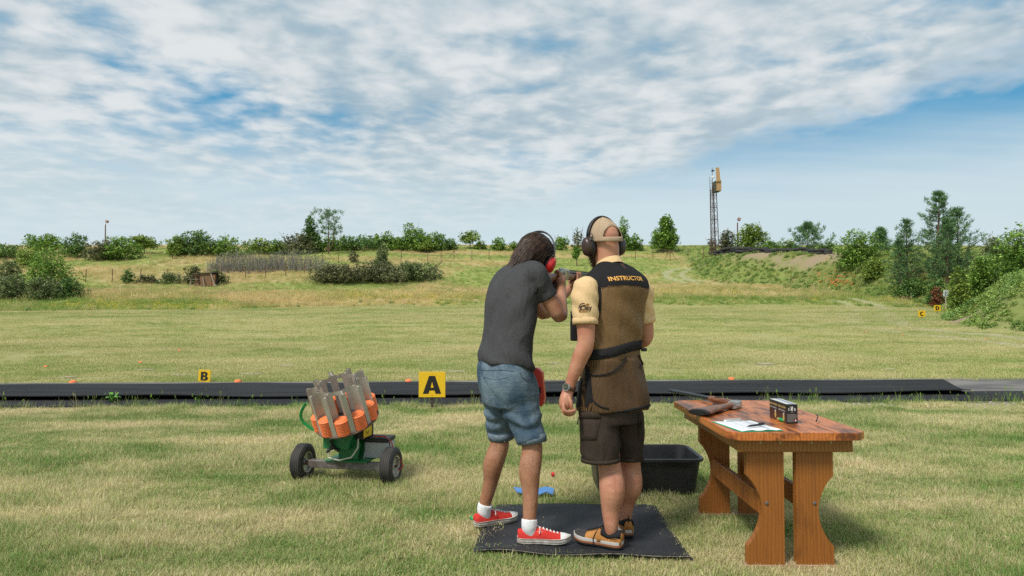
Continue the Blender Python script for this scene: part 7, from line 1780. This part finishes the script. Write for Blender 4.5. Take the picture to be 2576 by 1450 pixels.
# beard and hair stubble
beard_m = mat('brown_beard', (.055, .024, .013), .6, col2=(.10, .045, .022), scale=60, island=.4)
bd_ = MB(); bd_.ball(JP(0, .050, -.078), (.066, .062, .062), 18, JM); bd_.ball(JP(0, .068, -.115), (.045, .045, .050), 14, JM)
for s in (-1, 1): bd_.ball(JP(s * .060, .030, -.040), (.020, .034, .048), 12, JM)
beard = link('beard', solid(bd_, .007, 3, 'beard', fnoise(60, amp=.006)), beard_m, ins, world=True)
stv = MB(); rgb = np.random.RandomState(9)
for v in list(beard.data.vertices)[::2]:
    if rgb.rand() < .8:
        d_ = (v.normal + Vector((rgb.randn(), rgb.randn(), rgb.randn() - .8)) * .5).normalized(); stv.tube([v.co - v.normal * .003, v.co + d_ * .007, v.co + d_ * .014 + Vector((0, 0, -.004))], [.0012, .001, .0004], 3, cap=False)
stv.obj('beard_hair', beard_m, beard, world=True, fix=False)['kind'] = 'stuff'
# ear muffs of the instructor
brcup = mat('brown_shell', (.045, .022, .018), .35, var=.03, scale=20)
mb = MB(); arc_ = []
for k in range(21):
    a = R(2 + 176 * k / 20); arc_.append(HC2 + jr * (.103 * math.cos(a)) + ju * (.008 + .133 * math.sin(a)) + jf * .008)
mb.tube(arc_[1:-1], [(.007, .017)] * 19, 10, up=tuple(arc_[1] - HC2)); muf2 = mb.obj('ear_muffs', mat('padded_band', (.013, .013, .015), .55, bump=.002, bscale=120), ins, world=True, smooth=True)
for s in (-1, 1):
    o, M_ = ear_cup(muf2, HC2 + jr * (s * .090) - ju * .030 + jf * .004, jr * s - ju * .04, jf, .041, .056, .046, brcup)
    MB().lathe([(.043, -.004), (.0445, .004), (.0445, .013), (.042, .016)], 26, M_ @ Matrix.Diagonal((1, 1.36, 1, 1))).obj('cup_rim', black_m, o, world=True, smooth=True)
    MB().bbox((-.012, -.020, .0462), (.016, .024, .0492), .002, M_).obj('cup_badge', mat('cup_badge', (.06, .032, .026), .4), o, world=True)
    e = arc_[1] if s > 0 else arc_[-2]
    for q in (-1, 1): MB().tube([e + jf * q * .010, e + jf * (q * .022) - ju * .012 + jr * s * .004, HC2 + jr * (s * .115) - ju * .012 + jf * q * .020], .0016, 5).obj('wire', wire_m, muf2, world=True)
    cab_ = [HC2 + jr * (s * .112) + ju * .035 - jf * .008, HC2 + jr * (s * .106) + ju * .040 - jf * .034, HC2 + jr * (s * .104) + ju * .022 - jf * .046, HC2 + jr * (s * .108) - ju * .002 - jf * .034, HC2 + jr * (s * .112) - ju * .012 - jf * .022]
    MB().tube([Vector(q) for q in spline([tuple(q) for q in cab_], 4)], .0028, 6).obj('cable', black_m, muf2, world=True)
# wrist watch
wd = (wrL2 - elL2).normalized(); wc = at(1433, 975, 3.712)
Mz = wd.to_track_quat('Z', 'Y').to_matrix().to_4x4(); Mz.translation = wc
wa = MB().lathe([(.0335, -.010), (.0345, -.009), (.0345, .009), (.0335, .010)], 30, Mz).obj('wrist_watch', mat('brown_leather', (.085, .032, .020), .55, bump=.001, bscale=200), ins, world=True, smooth=True)
wn = Vector((-.62, -.78, .05)).normalized(); wn = (wn - wd * wn.dot(wd)).normalized(); Mc = wn.to_track_quat('Z', 'Y').to_matrix().to_4x4(); Mc.translation = wc + wn * .031
smooth_angle(MB().lathe([(.001, -.004), (.021, -.004), (.0225, .0), (.0225, .006), (.0205, .009), (.0185, .0085)], 26, Mc).obj('watch_case', gun_steel, wa, world=True), 40)
MB().lathe([(.0186, .0078), (.001, .0078)], 24, Mc).obj('watch_dial', mat('dial', (.03, .035, .025), .25), wa, world=True)
hd = MB()
for k in range(12): a = R(30 * k); hd.box((.0135, -.0006, .008), (.0165, .0006, .0083), Mc @ Matrix.Rotation(a, 4, 'Z'))
for a, l in ((70, .009), (190, .013)): hd.box((0, -.0006, .0081), (l, .0006, .0085), Mc @ Matrix.Rotation(R(a), 4, 'Z'))
hd.obj('watch_hands', mat('dial_marks', (.55, .5, .3), .5), wa, world=True)['kind'] = 'stuff'
# hiking shoes
tanL = mat('tan_leather', (.46, .20, .045), .65, col2=(.38, .155, .032), scale=12, bump=.0012, bscale=150)
shoe(ins, 'hiking_shoe', hL2, dL2, .292, tanL, 'hiker')
shoe(ins, 'hiking_shoe', hR2, dR2, .305, tanL, 'hiker')

bpy.data.scenes.remove(WORK)
